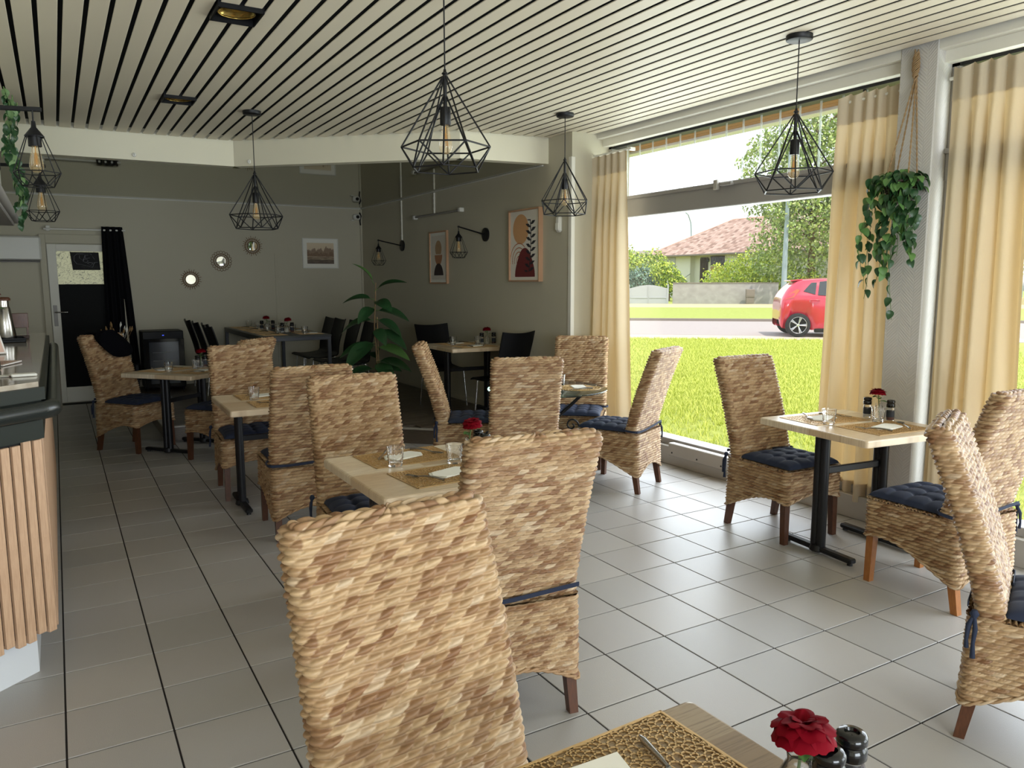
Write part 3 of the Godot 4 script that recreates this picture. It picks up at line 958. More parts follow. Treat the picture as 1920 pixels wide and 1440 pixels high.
# cushions are tied on, so they are things of their own
func make_seat_cushion(t: Node3D) -> void: seat_cushion(t, -1.0)
func make_seat_cushion_mirrored(t: Node3D) -> void: seat_cushion(t, 1.0)
func seat_cushion(t: Node3D, knot: float) -> void:
	var mb := MB.new()
	var n := 44
	var top := func(i: int, j: int) -> Vector3:
		var a := float(i) / n * 2 - 1; var b := float(j) / n * 2 - 1
		var e := pow(maxf(0.0, 1 - pow(absf(a), 5)) * maxf(0.0, 1 - pow(absf(b), 5)), 0.45)
		var h := 0.046 * e
		for gx in 3:
			for gz in 3:
				var dx := a - (gx - 1) * 0.5; var dz := b - (gz - 1) * 0.5
				h -= 0.022 * exp(-(dx * dx + dz * dz) / 0.012) * e
				h -= 0.006 * exp(-dx * dx / 0.004) * e * 0.5 + 0.006 * exp(-dz * dz / 0.004) * e * 0.5
		var pin := 1.0 - 0.03 * cos(a * PI * 0.5) * absf(b) - 0.03 * cos(b * PI * 0.5) * absf(a)
		return Vector3(a * 0.218 * pin, 0.012 + h, -b * 0.205 * pin)
	mb.grid(n, n, top)
	mb.grid(n, n, func(i: int, j: int):
		var p: Vector3 = top.call(n - i, j)
		return Vector3(p.x, 0.012 - (p.y - 0.012) * 0.28, p.z))
	part("tufted_pad", mb, M.navy, t)
	mb = MB.new()
	for gx in 3:
		for gz in 3:
			mb.lathe([Vector2(0.0, 0.024), Vector2(0.007, 0.0245), Vector2(0.006, 0.028), Vector2(0, 0.029)], 8, Vector3((gx - 1) * 0.5 * 0.21, 0.0, (gz - 1) * 0.5 * 0.2))
	part("tuft_buttons", mb, M.navy, t).set_meta("kind", "stuff")
	# tie round the backrest (local: the seat's middle is the origin, backrest towards -z)
	mb = MB.new()
	var loop := []
	for i in 41:
		var f := 0.20 + i / 40.0 * 0.60
		var q := rrect(0.5 + (f - 0.5) * 1.08 + 0.05, 0.256, 0.060, 0.036)
		var p: Vector3 = q[0]
		loop.append(Vector3(p.x, 0.03 + 0.012 * sin(f * 9.0), p.z - 0.249))
	for i in loop.size() - 1:
		var a: Vector3 = loop[i]; var b: Vector3 = loop[i + 1]
		var d := (b - a).normalized()
		mb.box((a + b) * 0.5, Vector3((b - a).length() + 0.004, 0.017, 0.004), 0.0015, Basis(d, Vector3.UP, d.cross(Vector3.UP)))
	part("tie_band", mb, M.navy, t)
	mb = MB.new()
	var kn := Vector3(knot * 0.258, 0.02, -0.285)
	mb.tube([kn + Vector3(0, 0.014, 0), kn, kn + Vector3(-0.004, -0.014, 0)], [0.008, 0.015, 0.007], 8)
	mb.tube([kn, kn + Vector3(-0.012, -0.05, 0.006), kn + Vector3(-0.010, -0.10, 0.002), kn + Vector3(-0.014, -0.15, 0.004)], [0.005, 0.008, 0.006, 0.009], 6)
	mb.tube([kn, kn + Vector3(-0.006, -0.04, -0.014), kn + Vector3(-0.008, -0.09, -0.018), kn + Vector3(-0.006, -0.12, -0.016)], [0.005, 0.009, 0.006, 0.008], 6)
	part("tie_tails", mb, M.navy, t)

func wicker(x: float, z: float, deg: float, label: String, where: String, pale := false) -> void:
	var ch := place("wicker_chair_pale" if pale else "wicker_chair", label, "chair", Vector3(x, 0, z), deg_to_rad(deg))
	if x == 3.83:
		for o in ch.get_children():
			if o is MeshInstance3D and o.mesh.get_faces().size() < 60: o.material_override = M.leg_wood_light
	var f := Vector3(sin(deg_to_rad(deg)), 0, cos(deg_to_rad(deg)))
	place("seat_cushion_mirrored" if x == 1.385 else "seat_cushion", "navy tufted seat cushion on " + where, "cushion", Vector3(x, 0.452, z) + f * 0.035, deg_to_rad(deg))

# ---------------------------------------------------------------- black chair
func make_black_chair(t: Node3D) -> void:
	var mb := MB.new()
	var prof := []
	for i in 25:
		var f := i / 24.0
		if f < 0.45: prof.append(Vector2(0.21 - f / 0.45 * 0.36, 0.445 - 0.02 * sin(f / 0.45 * PI) - (0.02 if f < 0.03 else 0.0)))
		elif f < 0.62:
			var a := (f - 0.45) / 0.17 * deg_to_rad(80)
			prof.append(Vector2(-0.15 - sin(a) * 0.07, 0.445 + (1 - cos(a)) * 0.08))
		else:
			var g := (f - 0.62) / 0.38
			prof.append(Vector2(-0.219 - g * 0.10 - 0.02 * g * g, 0.515 + g * 0.405))
	var shell := func(i: int, j: int, off: float) -> Vector3:
		var a := i / 16.0 * 2 - 1
		var p: Vector2 = prof[j]
		var f := j / 24.0
		var w := lerpf(0.215, 0.20, clampf(f / 0.5, 0, 1)) if f < 0.5 else lerpf(0.20, 0.222, (f - 0.5) * 2)
		var up: float = (0.018 * a * a if f > 0.62 else 0.0) * (f - 0.62) / 0.38
		var cup: float = 0.03 * a * a * clampf((f - 0.5) / 0.2, 0, 1)
		return Vector3(a * w, p.y + up + (off if f < 0.55 else 0.0), p.x + cup + (off * 0.9 if f >= 0.5 else 0.0))
	mb.grid(16, 24, func(i: int, j: int): return shell.call(i, j, 0.010))
	mb.grid(16, 24, func(i: int, j: int): return shell.call(16 - i, j, -0.004))
	for s in [0, 16]:      # rims
		for j in 24:
			var a: Vector3 = shell.call(s, j, 0.010); var b: Vector3 = shell.call(s, j + 1, 0.010); var c: Vector3 = shell.call(s, j + 1, -0.004); var d: Vector3 = shell.call(s, j, -0.004)
			mb.poly([a, b, c, d] if s == 0 else [d, c, b, a])
	for i in 16:
		mb.poly([shell.call(i, 24, 0.010), shell.call(i + 1, 24, 0.010), shell.call(i + 1, 24, -0.004), shell.call(i, 24, -0.004)])
		mb.poly([shell.call(i, 0, -0.004), shell.call(i + 1, 0, -0.004), shell.call(i + 1, 0, 0.010), shell.call(i, 0, 0.010)])
	part("seat_shell", mb, M.black_plastic, t)
	for s in [Vector2(-1, 1), Vector2(1, 1), Vector2(-1, -1), Vector2(1, -1)]:
		mb = MB.new()
		mb.tube([Vector3(s.x * 0.15, 0.43, s.y * 0.12 - 0.02), Vector3(s.x * 0.18, 0.41, s.y * 0.16 - 0.02), Vector3(s.x * 0.20, 0.0, s.y * 0.20 - 0.03)], 0.0095, 8)
		part("leg", mb, M.chrome, t)
	mb = MB.new()
	for s in [-1, 1]: mb.rod(Vector3(s * 0.15, 0.425, 0.12), Vector3(s * 0.15, 0.425, -0.15), 0.009)
	part("under_frame", mb, M.chrome, t)

# ---------------------------------------------------------------- tables
func make_wood_table(t: Node3D) -> void: wood_table(t, M.table_wood)
func make_wood_table_brown(t: Node3D) -> void: wood_table(t, M.table_wood_brown)
func wood_table(t: Node3D, wood: Material) -> void:
	# top 0.71 (x) by 0.80 (z), chairs at the z ends
	var mb := MB.new()
	mb.planar = true
	var hx := 0.355; var hz := 0.40
	# rounded edge: rings of a rounded rectangle from bottom to top
	var ring := [[-0.012, 0.708], [-0.001, 0.711], [0.0, 0.718], [0.0, 0.742], [-0.003, 0.748], [-0.009, 0.7505]]
	var nu := 20
	for k in ring.size() - 1:
		var rim := func(i: int, j: int):
			var q: Array = ring[k + j]
			var p: Vector3 = rr_points(hx + q[0], hz + q[0], 0.014, 4)[i % nu]
			return Vector3(p.x, q[1], p.z)
		mb.grid(nu, 1, rim, true)
	var top := []; var bot := []
	for p in rr_points(hx - 0.009, hz - 0.009, 0.014, 4): top.append(Vector3(p.x, 0.7505, p.z))
	for p in rr_points(hx - 0.012, hz - 0.012, 0.014, 4): bot.append(Vector3(p.x, 0.708, p.z))
	bot.reverse()
	mb.poly(top); mb.poly(bot)
	part("tabletop", mb, wood, t)
	for s in [-1, 1]:
		var x: float = s * 0.24
		mb = MB.new()
		mb.tube([Vector3(x, 0.03, 0), Vector3(x, 0.705, 0)], 0.001, 4)
		for d in [Vector3(0, 0, -0.022), Vector3(0, 0, 0.022)]:
			mb.lathe([Vector2(0.026, 0.03), Vector2(0.026, 0.705)], 14, Vector3(x, 0, 0) + d)
		mb.box(Vector3(x, 0.7, 0), Vector3(0.08, 0.012, 0.3), 0.003)
		part("column", mb, M.black_metal, t)
		mb = MB.new()
		mb.box(Vector3(x, 0.028, 0), Vector3(0.05, 0.03, 0.52), 0.008)
		for z in [-0.235, 0.235]: mb.lathe([Vector2(0, 0), Vector2(0.016, 0.0), Vector2(0.014, 0.016), Vector2(0, 0.016)], 10, Vector3(x, 0, z))
		mb.lathe([Vector2(0.04, 0.012), Vector2(0.048, 0.02), Vector2(0.04, 0.05), Vector2(0.02, 0.055)], 16, Vector3(x, 0, 0))
		part("foot_bar", mb, M.black_metal, t)
	mb = MB.new()
	mb.box(Vector3(0, 0.49, 0), Vector3(0.44, 0.04, 0.022), 0.004)
	part("cross_bar", mb, M.black_metal, t)

func make_round_table(t: Node3D) -> void:
	var mb := MB.new()
	mb.lathe([Vector2(0, 0.738), Vector2(0.466, 0.738), Vector2(0.472, 0.741), Vector2(0.472, 0.747), Vector2(0.466, 0.75), Vector2(0, 0.75)], 72)
	part("glass_top", mb, M.glass_green, t)
	for k in 3:
		mb = MB.new()
		var a := TAU * k / 3 + 0.5
		var d := Vector3(cos(a), 0, sin(a))
		var ps := []
		for q in [Vector2(0.30, 0.735), Vector2(0.27, 0.70), Vector2(0.17, 0.60), Vector2(0.06, 0.50), Vector2(0.035, 0.40), Vector2(0.06, 0.28), Vector2(0.13, 0.16), Vector2(0.21, 0.08), Vector2(0.26, 0.05), Vector2(0.28, 0.012)]:
			ps.append(d * q.x + Vector3(0, q.y, 0))
		mb.tube(ps, 0.013, 8)
		mb.lathe([Vector2(0, 0), Vector2(0.02, 0.002), Vector2(0.022, 0.012), Vector2(0.012, 0.024), Vector2(0, 0.026)], 10, d * 0.28)
		var sc := []
		for i in 18:
			var b := i * 0.45
			var rr := 0.055 * (1.0 - i / 20.0)
			sc.append(d * (0.20 + cos(b) * rr) + Vector3(0, 0.46 + sin(b) * rr, 0))
		mb.tube(sc, 0.007, 6)
		mb.lathe([Vector2(0, 0.733), Vector2(0.02, 0.733), Vector2(0.02, 0.738), Vector2(0, 0.738)], 10, d * 0.30)
		part("scrolled_leg", mb, M.black_metal, t)
	mb = MB.new()
	mb.lathe([Vector2(0.02, 0.34), Vector2(0.05, 0.36), Vector2(0.05, 0.44), Vector2(0.03, 0.47), Vector2(0.0, 0.48)], 14)
	var rg := []
	for i in 25: rg.append(Vector3(cos(TAU * i / 24) * 0.285, 0.728, sin(TAU * i / 24) * 0.285))
	mb.tube(rg, 0.009, 6, false)
	part("centre_boss", mb, M.black_metal, t)

func make_long_table(t: Node3D) -> void:
	var mb := MB.new()
	mb.box(Vector3(0, 0.785, 0), Vector3(0.84, 0.022, 2.3), 0.003)
	part("slate_top", mb, mat("slate", rgb(46, 48, 45), 0.4), t)
	mb = MB.new()
	for s in [-1, 1]:
		mb.box(Vector3(s * 0.40, 0.755, 0), Vector3(0.035, 0.045, 2.28), 0.003)
		mb.box(Vector3(0, 0.755, s * 1.125), Vector3(0.8, 0.045, 0.035), 0.003)
	part("apron", mb, mat("frame_dark", rgb(62, 64, 70), 0.45, 0.2), t)
	for s in [Vector2(-1, 1), Vector2(1, 1), Vector2(-1, -1), Vector2(1, -1)]:
		mb = MB.new()
		mb.box(Vector3(s.x * 0.395, 0.37, s.y * 1.12), Vector3(0.042, 0.74, 0.042), 0.003)
		part("leg", mb, M.frame_dark, t)

# ---------------------------------------------------------------- table ware
func make_tumbler(t: Node3D) -> void:
	var mb := MB.new()
	# cut outer wall: two turns of facets pressed in
	var n := 24
	var wall := func(i: int, j: int):
		var f: float = j / 12.0
		var r := lerpf(0.031, 0.040, pow(f, 0.7))
		var cut := 0.0036 if f > 0.05 and f < 0.72 and (i + j) % 2 == 0 else 0.0
		var a := -TAU * i / n
		return Vector3(cos(a) * (r - cut), f * 0.088, sin(a) * (r - cut))
	mb.grid(n, 12, wall, true)
	mb.lathe([Vector2(0.040, 0.088), Vector2(0.0375, 0.088), Vector2(0.0365, 0.08), Vector2(0.029, 0.016), Vector2(0.0, 0.013)], n)
	mb.lathe([Vector2(0.0, 0.0), Vector2(0.031, 0.0)], n)
	part("cut_glass", mb, M.glass, t)

func mat_network(sx: float, sz: float) -> MB:
	# lattice of a placemat: cells of a random network, cut out of a thin gold sheet
	var pts := PackedVector2Array()
	var nx := 30; var nz := 21
	for i in nx:
		for j in nz:
			pts.append(Vector2((i + 0.5 + (hash1(i, j, 3) - 0.5) * 0.9) / nx * sx - sx / 2, (j + 0.5 + (hash1(i, j, 8) - 0.5) * 0.9) / nz * sz - sz / 2))
	var tr := Geometry2D.triangulate_delaunay(pts)
	var cen := {}
	var edges := {}
	for k in range(0, tr.size(), 3):
		var c := (pts[tr[k]] + pts[tr[k + 1]] + pts[tr[k + 2]]) / 3.0
		for e in 3:
			var a := mini(tr[k + e], tr[k + (e + 1) % 3]); var b := maxi(tr[k + e], tr[k + (e + 1) % 3])
			var key := a * 10000 + b
			if edges.has(key): edges[key].append(c)
			else: edges[key] = [c]
	var mb := MB.new()
	for key in edges:
		var e: Array = edges[key]
		if e.size() < 2: continue
		var d: Vector2 = (e[1] - e[0])
		var l := d.length()
		if l < 0.002: continue
		d /= l
		mb.box(Vector3((e[0].x + e[1].x) * 0.5, 0.0014, (e[0].y + e[1].y) * 0.5), Vector3(l + 0.002, 0.0024, 0.0028), 0.0, Basis(Vector3(d.x, 0, d.y), Vector3.UP, Vector3(d.x, 0, d.y).cross(Vector3.UP)))
	for s in [-1, 1]:
		mb.box(Vector3(0, 0.0014, s * (sz / 2 - 0.003)), Vector3(sx, 0.0028, 0.006), 0.0008)
		mb.box(Vector3(s * (sx / 2 - 0.003), 0.0014, 0), Vector3(0.006, 0.0028, sz), 0.0008)
	return mb

func make_placemat(t: Node3D) -> void:
	part("lattice", mat_network(0.43, 0.30), M.mat_gold, t)

func make_round_placemat(t: Node3D) -> void:
	var mb := MB.new()
	for r in 7:
		var ps := []
		var R := 0.025 + r * 0.025
		for i in 37: ps.append(Vector3(cos(TAU * i / 36) * R, 0.002, sin(TAU * i / 36) * R))
		mb.tube(ps, 0.0022, 5, false)
	for i in 40:
		var a := TAU * i / 40
		mb.rod(Vector3(cos(a) * 0.02, 0.002, sin(a) * 0.02), Vector3(cos(a + 0.3) * 0.176, 0.002, sin(a + 0.3) * 0.176), 0.0018, 4)
	part("lattice", mb, M.mat_gold, t)

func make_napkin(t: Node3D) -> void:
	# paper napkin folded to a pointed pocket, edges lifted a little
	var mb := MB.new()
	var out := [Vector2(-0.105, 0.0), Vector2(-0.07, -0.055), Vector2(0.085, -0.058), Vector2(0.115, -0.004), Vector2(0.08, 0.056), Vector2(-0.072, 0.055)]
	mb.prism(out, 0.0, 0.003)
	var o2 := []
	for p in out: o2.append(p * Vector2(0.93, 0.9) + Vector2(0.006, 0))
	mb.prism(o2, 0.003, 0.006)
	mb.poly([Vector3(-0.07, 0.0062, 0.05), Vector3(0.075, 0.0085, 0.05), Vector3(0.10, 0.007, 0.0), Vector3(-0.09, 0.0065, 0.0)])
	part("folded_paper", mb, M.napkin, t)

func make_rolled_napkin(t: Node3D) -> void:
	var mb := MB.new()
	mb.grid(16, 12, func(i: int, j: int):
		var x := (i / 16.0 - 0.5) * 0.20; var z := (0.5 - j / 12.0) * 0.12
		var l := i / 16.0
		var y := 0.006 + 0.032 * pow(maxf(0.0, 1.0 - l * 2.4), 1.6) + 0.012 * l
		return Vector3(x + 0.02 * z, y, z * (0.7 + 0.3 * l)))
	mb.grid(16, 12, func(i: int, j: int):
		i = 16 - i
		var x := (i / 16.0 - 0.5) * 0.20; var z := (0.5 - j / 12.0) * 0.12
		var l := i / 16.0
		var y := 0.003 + 0.032 * pow(maxf(0.0, 1.0 - l * 2.4), 1.6) + 0.010 * l
		return Vector3(x + 0.02 * z, y, z * (0.7 + 0.3 * l)))
	part("folded_paper", mb, M.napkin, t)

func make_fork(t: Node3D) -> void:
	var mb := MB.new()
	var ps := []; var rs := []
	for i in 11:
		var f := i / 10.0
		ps.append(Vector3(0.095 - f * 0.13, 0.006 + 0.006 * sin(f * PI), 0)); rs.append(lerpf(0.0058, 0.0026, f))
	mb.tube(ps, rs, 8)
	part("handle", mb, M.cutlery_steel, t)
	mb = MB.new()
	mb.prism([Vector2(-0.03, -0.003), Vector2(-0.045, -0.011), Vector2(-0.06, -0.0115), Vector2(-0.06, 0.0115), Vector2(-0.045, 0.011), Vector2(-0.03, 0.003)], 0.004, 0.0058)
	for k in 4: mb.box(Vector3(-0.078, 0.006, (k - 1.5) * 0.0062), Vector3(0.04, 0.0018, 0.003), 0.0006)
	part("tines", mb, M.cutlery_steel, t)

func make_knife(t: Node3D) -> void:
	var mb := MB.new()
	mb.tube([Vector3(0.115, 0.005, 0), Vector3(0.10, 0.006, 0), Vector3(0.04, 0.006, 0), Vector3(0.02, 0.005, 0)], [0.0035, 0.0062, 0.0048, 0.0036], 8)
	part("handle", mb, M.cutlery_steel, t)
	mb = MB.new()
	mb.prism([Vector2(0.022, -0.004), Vector2(-0.08, -0.009), Vector2(-0.105, -0.003), Vector2(-0.11, 0.005), Vector2(0.022, 0.005)], 0.004, 0.0058)
	part("blade", mb, M.cutlery_steel, t)

func make_spoon(t: Node3D) -> void:
	var mb := MB.new()
	mb.tube([Vector3(0.10, 0.006, 0), Vector3(0.06, 0.009, 0), Vector3(0.0, 0.010, 0), Vector3(-0.03, 0.006, 0)], [0.006, 0.005, 0.003, 0.003], 8)
	part("handle", mb, M.cutlery_steel, t)
	mb = MB.new()
	var bowl := func(i: int, j: int, off: float) -> Vector3:
		var a := TAU * i / 16; var r := j / 6.0
		return Vector3(-0.058 + cos(a) * r * 0.032, 0.004 + 0.006 * r * r + off, -sin(a) * r * 0.021)
	mb.grid(16, 6, func(i: int, j: int): return bowl.call(i, 6 - j, 0.0012))
	mb.grid(16, 6, func(i: int, j: int): return bowl.call(i, j, 0.0))
	part("bowl", mb, M.cutlery_steel, t)

func make_mill(t: Node3D) -> void: mill(t, M.salt)
func make_pepper_mill(t: Node3D) -> void: mill(t, M.pepper)
func mill(t: Node3D, inside: Material) -> void:
	var mb := MB.new()
	mb.lathe([Vector2(0, 0), Vector2(0.021, 0), Vector2(0.0225, 0.004), Vector2(0.0225, 0.068), Vector2(0.019, 0.078), Vector2(0.019, 0.084), Vector2(0, 0.084)], 20)
	part("jar", mb, M.glass, t)
	mb = MB.new()
	mb.lathe([Vector2(0, 0.004), Vector2(0.0195, 0.004), Vector2(0.0195, 0.052), Vector2(0.0, 0.056)], 16)
	part("grains", mb, inside, t)
	mb = MB.new()
	mb.lathe([Vector2(0.0229, 0.022), Vector2(0.0229, 0.058)], 20)
	part("paper_label", mb, M.label_dark, t)
	mb = MB.new()
	mb.lathe([Vector2(0.0, 0.079), Vector2(0.0215, 0.079), Vector2(0.0245, 0.083), Vector2(0.0245, 0.098), Vector2(0.021, 0.103), Vector2(0.0245, 0.108), Vector2(0.0245, 0.118), Vector2(0.020, 0.123), Vector2(0.012, 0.1235), Vector2(0.010, 0.119), Vector2(0.0, 0.118)], 24)
	part("grinder_cap", mb, mat("cap_black", rgb(14, 14, 16), 0.14), t)

func make_vase(t: Node3D) -> void:
	var mb := MB.new()
	mb.lathe([Vector2(0, 0), Vector2(0.029, 0), Vector2(0.031, 0.004), Vector2(0.031, 0.055), Vector2(0.022, 0.074), Vector2(0.018, 0.08), Vector2(0.020, 0.094), Vector2(0.018, 0.094), Vector2(0.0155, 0.08), Vector2(0.027, 0.056), Vector2(0.028, 0.006), Vector2(0, 0.005)], 20, Vector3.ZERO, -0.03)
	part("ribbed_glass", mb, M.glass, t)

func petal_mesh(len: float, wid: float, curl: float) -> ArrayMesh:
	var mb := MB.new()
	var f := func(i: int, j: int, off: float) -> Vector3:
		var a := i / 6.0 * 2 - 1; var v: float = j / 6.0
		var w := wid * pow(sin(PI * (0.12 + 0.62 * v)), 0.8)
		var y := len * v * cos(curl * v * 0.5)
		var z := len * v * sin(curl * v * v * 0.9) - 0.35 * wid * a * a * (1 - 0.5 * v)
		return Vector3(a * w, y - 0.12 * len * a * a * v, z + off + 0.002 * sin(a * 5.0 + v * 4.0))
	mb.grid(6, 6, func(i: int, j: int): return f.call(i, j, 0.0))
	mb.grid(6, 6, func(i: int, j: int): return f.call(6 - i, j, -0.0009))
	return mb.mesh()

func leaf_mesh(len: float, wid: float, bend: float, fold := 0.25) -> ArrayMesh:
	# along +z, top up, with a raised middle rib and some thickness
	var mb := MB.new()
	var f := func(i: int, j: int, off: float) -> Vector3:
		var a := i / 4.0 * 2 - 1; var v: float = j / 9.0
		var w := wid * pow(maxf(0.0, sin(PI * pow(v, 0.85))), 0.75)
		var y := -bend * len * v * v + absf(a) * w * fold
		return Vector3(-a * w, y + off, len * v * (1.0 - 0.12 * bend * v))
	mb.grid(4, 9, func(i: int, j: int): return f.call(i, j, 0.0005))
	mb.grid(4, 9, func(i: int, j: int): return f.call(4 - i, j, -0.0005))
	return mb.mesh()

func make_rose(t: Node3D) -> void:
	# the stem starts at the origin, the bloom sits 0.15 m up and leans
	var head := Vector3(-0.012, 0.148, 0.012)
	var mb := MB.new()
	mb.tube([Vector3(0.004, 0.0, 0), Vector3(0.0, 0.06, 0.002), Vector3(-0.006, 0.11, 0.008), head], 0.0028, 6)
	part("stem", mb, M.stem_green, t)
	for k in 5: part("sepal", leaf_mesh(0.022, 0.004, 0.5), M.leaf_mid, t, head, Basis(Vector3.UP, TAU * k / 5) * Basis(Vector3.RIGHT, 0.3))
	var rings := [[3, 0.022, 0.012, 0.05, 0.004], [5, 0.027, 0.017, 0.34, 0.008], [6, 0.031, 0.022, 0.72, 0.011], [8, 0.035, 0.024, 1.12, 0.012]]
	var tilt := Basis(Vector3(1, 0, 0.4).normalized(), -0.12)
	for r in rings.size():
		var q: Array = rings[r]
		var pm := petal_mesh(q[1], q[2], 0.9 + r * 0.25)
		for k in q[0]:
			var a: float = TAU * k / q[0] + r * 0.7
			var b := Basis(Vector3.UP, a) * Basis(Vector3.RIGHT, q[3])
			part("petal", pm, M.rose_red, t, head + tilt * (Basis(Vector3.UP, a) * Vector3(0, 0.0, q[4])), tilt * b)
	for k in 3:
		part("leaf", leaf_mesh(0.05, 0.016, 0.4), M.leaf_mid, t, Vector3(-0.001, 0.085 + 0.014 * k, 0.004), Basis(Vector3.UP, 0.9 + k * 2.2) * Basis(Vector3.RIGHT, -0.4))

# one laid place: placemat, napkin, tumbler and cutlery; basis turns local +z towards the guest
func cover(at: Vector3, turn: float, table: String, seat: String, spoons := false, round_mat := false) -> void:
	var B := Basis(Vector3.UP, turn)
	var y := Vector3(0, 0.0006, 0)
	place("round_placemat" if round_mat else "placemat", "%s openwork gold placemat at the %s of the %s" % ["round" if round_mat else "rectangular", seat, table], "placemat", at + y, turn)
	place("napkin", "white folded paper napkin at the %s of the %s" % [seat, table], "napkin", at + B * Vector3(0.01, 0.0045, 0.005), turn + 0.25)
	place("tumbler", "clear cut-glass tumbler at the %s of the %s" % [seat, table], "glass", at + B * Vector3(0.125, 0.0045, -0.15), turn)
	place("fork", "steel fork lying at the %s of the %s" % [seat, table], "fork", at + B * Vector3(-0.12, 0.0045, 0.03), turn - PI / 2 + 0.5)
	place("spoon" if spoons else "knife", "steel %s lying at the %s of the %s" % ["spoon" if spoons else "knife", seat, table], "spoon" if spoons else "knife", at + B * Vector3(0.10, 0.012, 0.045), turn - PI / 2 - 0.6)

func centrepiece(at: Vector3, turn: float, table: String, rose := 0.0) -> void:
	var B := Basis(Vector3.UP, turn)
	place("vase", "small ribbed glass vase on the " + table, "vase", at, turn)
	place("rose", "red rose standing in the glass vase on the " + table, "rose", at + Vector3(0, 0.02, 0), turn + rose)
	place("mill", "black-capped salt mill beside the vase on the " + table, "mill", at + B * Vector3(-0.07, 0, 0.0), turn)
	place("pepper_mill", "black-capped pepper mill beside the vase on the " + table, "mill", at + B * Vector3(0.075, 0, 0.01), turn)

# ---------------------------------------------------------------- lamps
func cage_mesh(R: float, r: float, n: int, top: float, mid: float, low: float, hub: float, hubr: float, rod: float, turn := 0.0) -> MB:
	# apex ring at y = top, wide ring of n corners at mid, small ring turned by half a side at low; inner rods from hub to the small ring
	var mb := MB.new()
	for i in n:
		var a := TAU * i / n + turn; var a2 := TAU * (i + 1) / n + turn; var h := TAU * (i + 0.5) / n + turn; var h2 := TAU * (i + 1.5) / n + turn
		var d := Vector3(cos(a), 0, sin(a)); var d2 := Vector3(cos(a2), 0, sin(a2)); var e := Vector3(cos(h), 0, sin(h)); var e2 := Vector3(cos(h2), 0, sin(h2))
		var P := d * R + Vector3(0, mid, 0); var P2 := d2 * R + Vector3(0, mid, 0); var Q := e * r + Vector3(0, low, 0); var Q2 := e2 * r + Vector3(0, low, 0)
		mb.rod(d * hubr + Vector3(0, top, 0), P, rod)
		mb.rod(P, P2, rod); mb.rod(Q, Q2, rod); mb.rod(P, Q, rod); mb.rod(P2, Q, rod)
		if hub > -9.0: mb.rod(e * hubr + Vector3(0, hub, 0), Q, rod)
	return mb

func bulb(t: Node3D, at: Vector3, s: float) -> void:
	# squirrel-cage bulb hanging from its cap at `at`
	var mb := MB.new()
	mb.lathe([Vector2(0, -0.128), Vector2(0.014, -0.125), Vector2(0.026, -0.114), Vector2(0.031, -0.098), Vector2(0.029, -0.078), Vector2(0.020, -0.030), Vector2(0.0135, -0.004), Vector2(0.0135, 0.0)].map(func(q): return q * s), 18)
	var b := part("bulb_glass", mb, M.glass_amber, t, at)
	mb = MB.new()
	for k in 8:
		var a := TAU * k / 8; var a2 := TAU * (k + 0.5) / 8
		mb.rod(Vector3(cos(a) * 0.004, -0.035, sin(a) * 0.004) * s, Vector3(cos(a2) * 0.011, -0.092, sin(a2) * 0.011) * s, 0.0009 * s, 4)
		mb.rod(Vector3(cos(a + TAU / 8) * 0.004, -0.035, sin(a + TAU / 8) * 0.004) * s, Vector3(cos(a2) * 0.011, -0.092, sin(a2) * 0.011) * s, 0.0009 * s, 4)
	mb.rod(Vector3(0, -0.005, 0) * s, Vector3(0, -0.09, 0) * s, 0.002 * s, 5)
	part("filament", mb, M.filament, b)

func pendant(at: Vector3, apex: float, turn: float, label: String) -> void:
	var t := thing("pendant_lamp", label, "lamp", Vector3(at.x, CEIL, at.z), 0.0)
	var mb := MB.new()
	mb.lathe([Vector2(0, -0.028), Vector2(0.068, -0.028), Vector2(0.072, -0.024), Vector2(0.072, 0.0), Vector2(0, 0.0)], 32)
	part("ceiling_rose", mb, M.black_metal, t)
	var y := apex - CEIL
	mb = MB.new()
	mb.rod(Vector3(0, -0.02, 0), Vector3(0, y + 0.02, 0), 0.0035)
	part("cord", mb, M.black_metal, t)
	mb = MB.new()
	mb.lathe([Vector2(0.0, -0.155), Vector2(0.0095, -0.155), Vector2(0.0095, -0.005), Vector2(0.015, -0.002), Vector2(0.015, 0.002), Vector2(0.008, 0.008), Vector2(0.006, 0.02), Vector2(0, 0.022)], 14, Vector3(0, y, 0))
	mb.lathe([Vector2(0.0, -0.235), Vector2(0.024, -0.235), Vector2(0.026, -0.23), Vector2(0.026, -0.157), Vector2(0.024, -0.153), Vector2(0.0, -0.153)], 20, Vector3(0, y, 0))
	part("stem_and_socket", mb, M.black_metal, t)
	var cg := cage_mesh(0.212, 0.17, 6, -0.012, -0.335, -0.44, -0.105, 0.009, 0.0042, turn)
	part("wire_cage", cg, M.black_metal, t, Vector3(0, y, 0))
	bulb(t, Vector3(0, y - 0.235, 0), 1.05)

func small_lamp_head(t: Node3D, o: Vector3, s: float, turn: float) -> void:
	# little caged lamp hanging at o
	var mb := MB.new()
	mb.rod(o, o + Vector3(0, -0.055, 0) * s, 0.004 * s)
	mb.lathe([Vector2(0.038, -0.115), Vector2(0.04, -0.11), Vector2(0.011, -0.072), Vector2(0.008, -0.045), Vector2(0, -0.045)].map(func(q): return q * s), 18, o)
	mb.lathe([Vector2(0, -0.155), Vector2(0.027, -0.155), Vector2(0.027, -0.112), Vector2(0, -0.112)].map(func(q): return q * s), 18, o)
	part("socket", mb, M.black_metal, t)
	part("wire_cage", cage_mesh(0.098 * s, 0.064 * s, 6, -0.11 * s, -0.27 * s, -0.33 * s, -99, 0.036 * s, 0.0024 * s, turn), M.black_metal, t, o)
	bulb(t, o + Vector3(0, -0.15 * s, 0), 0.95 * s)

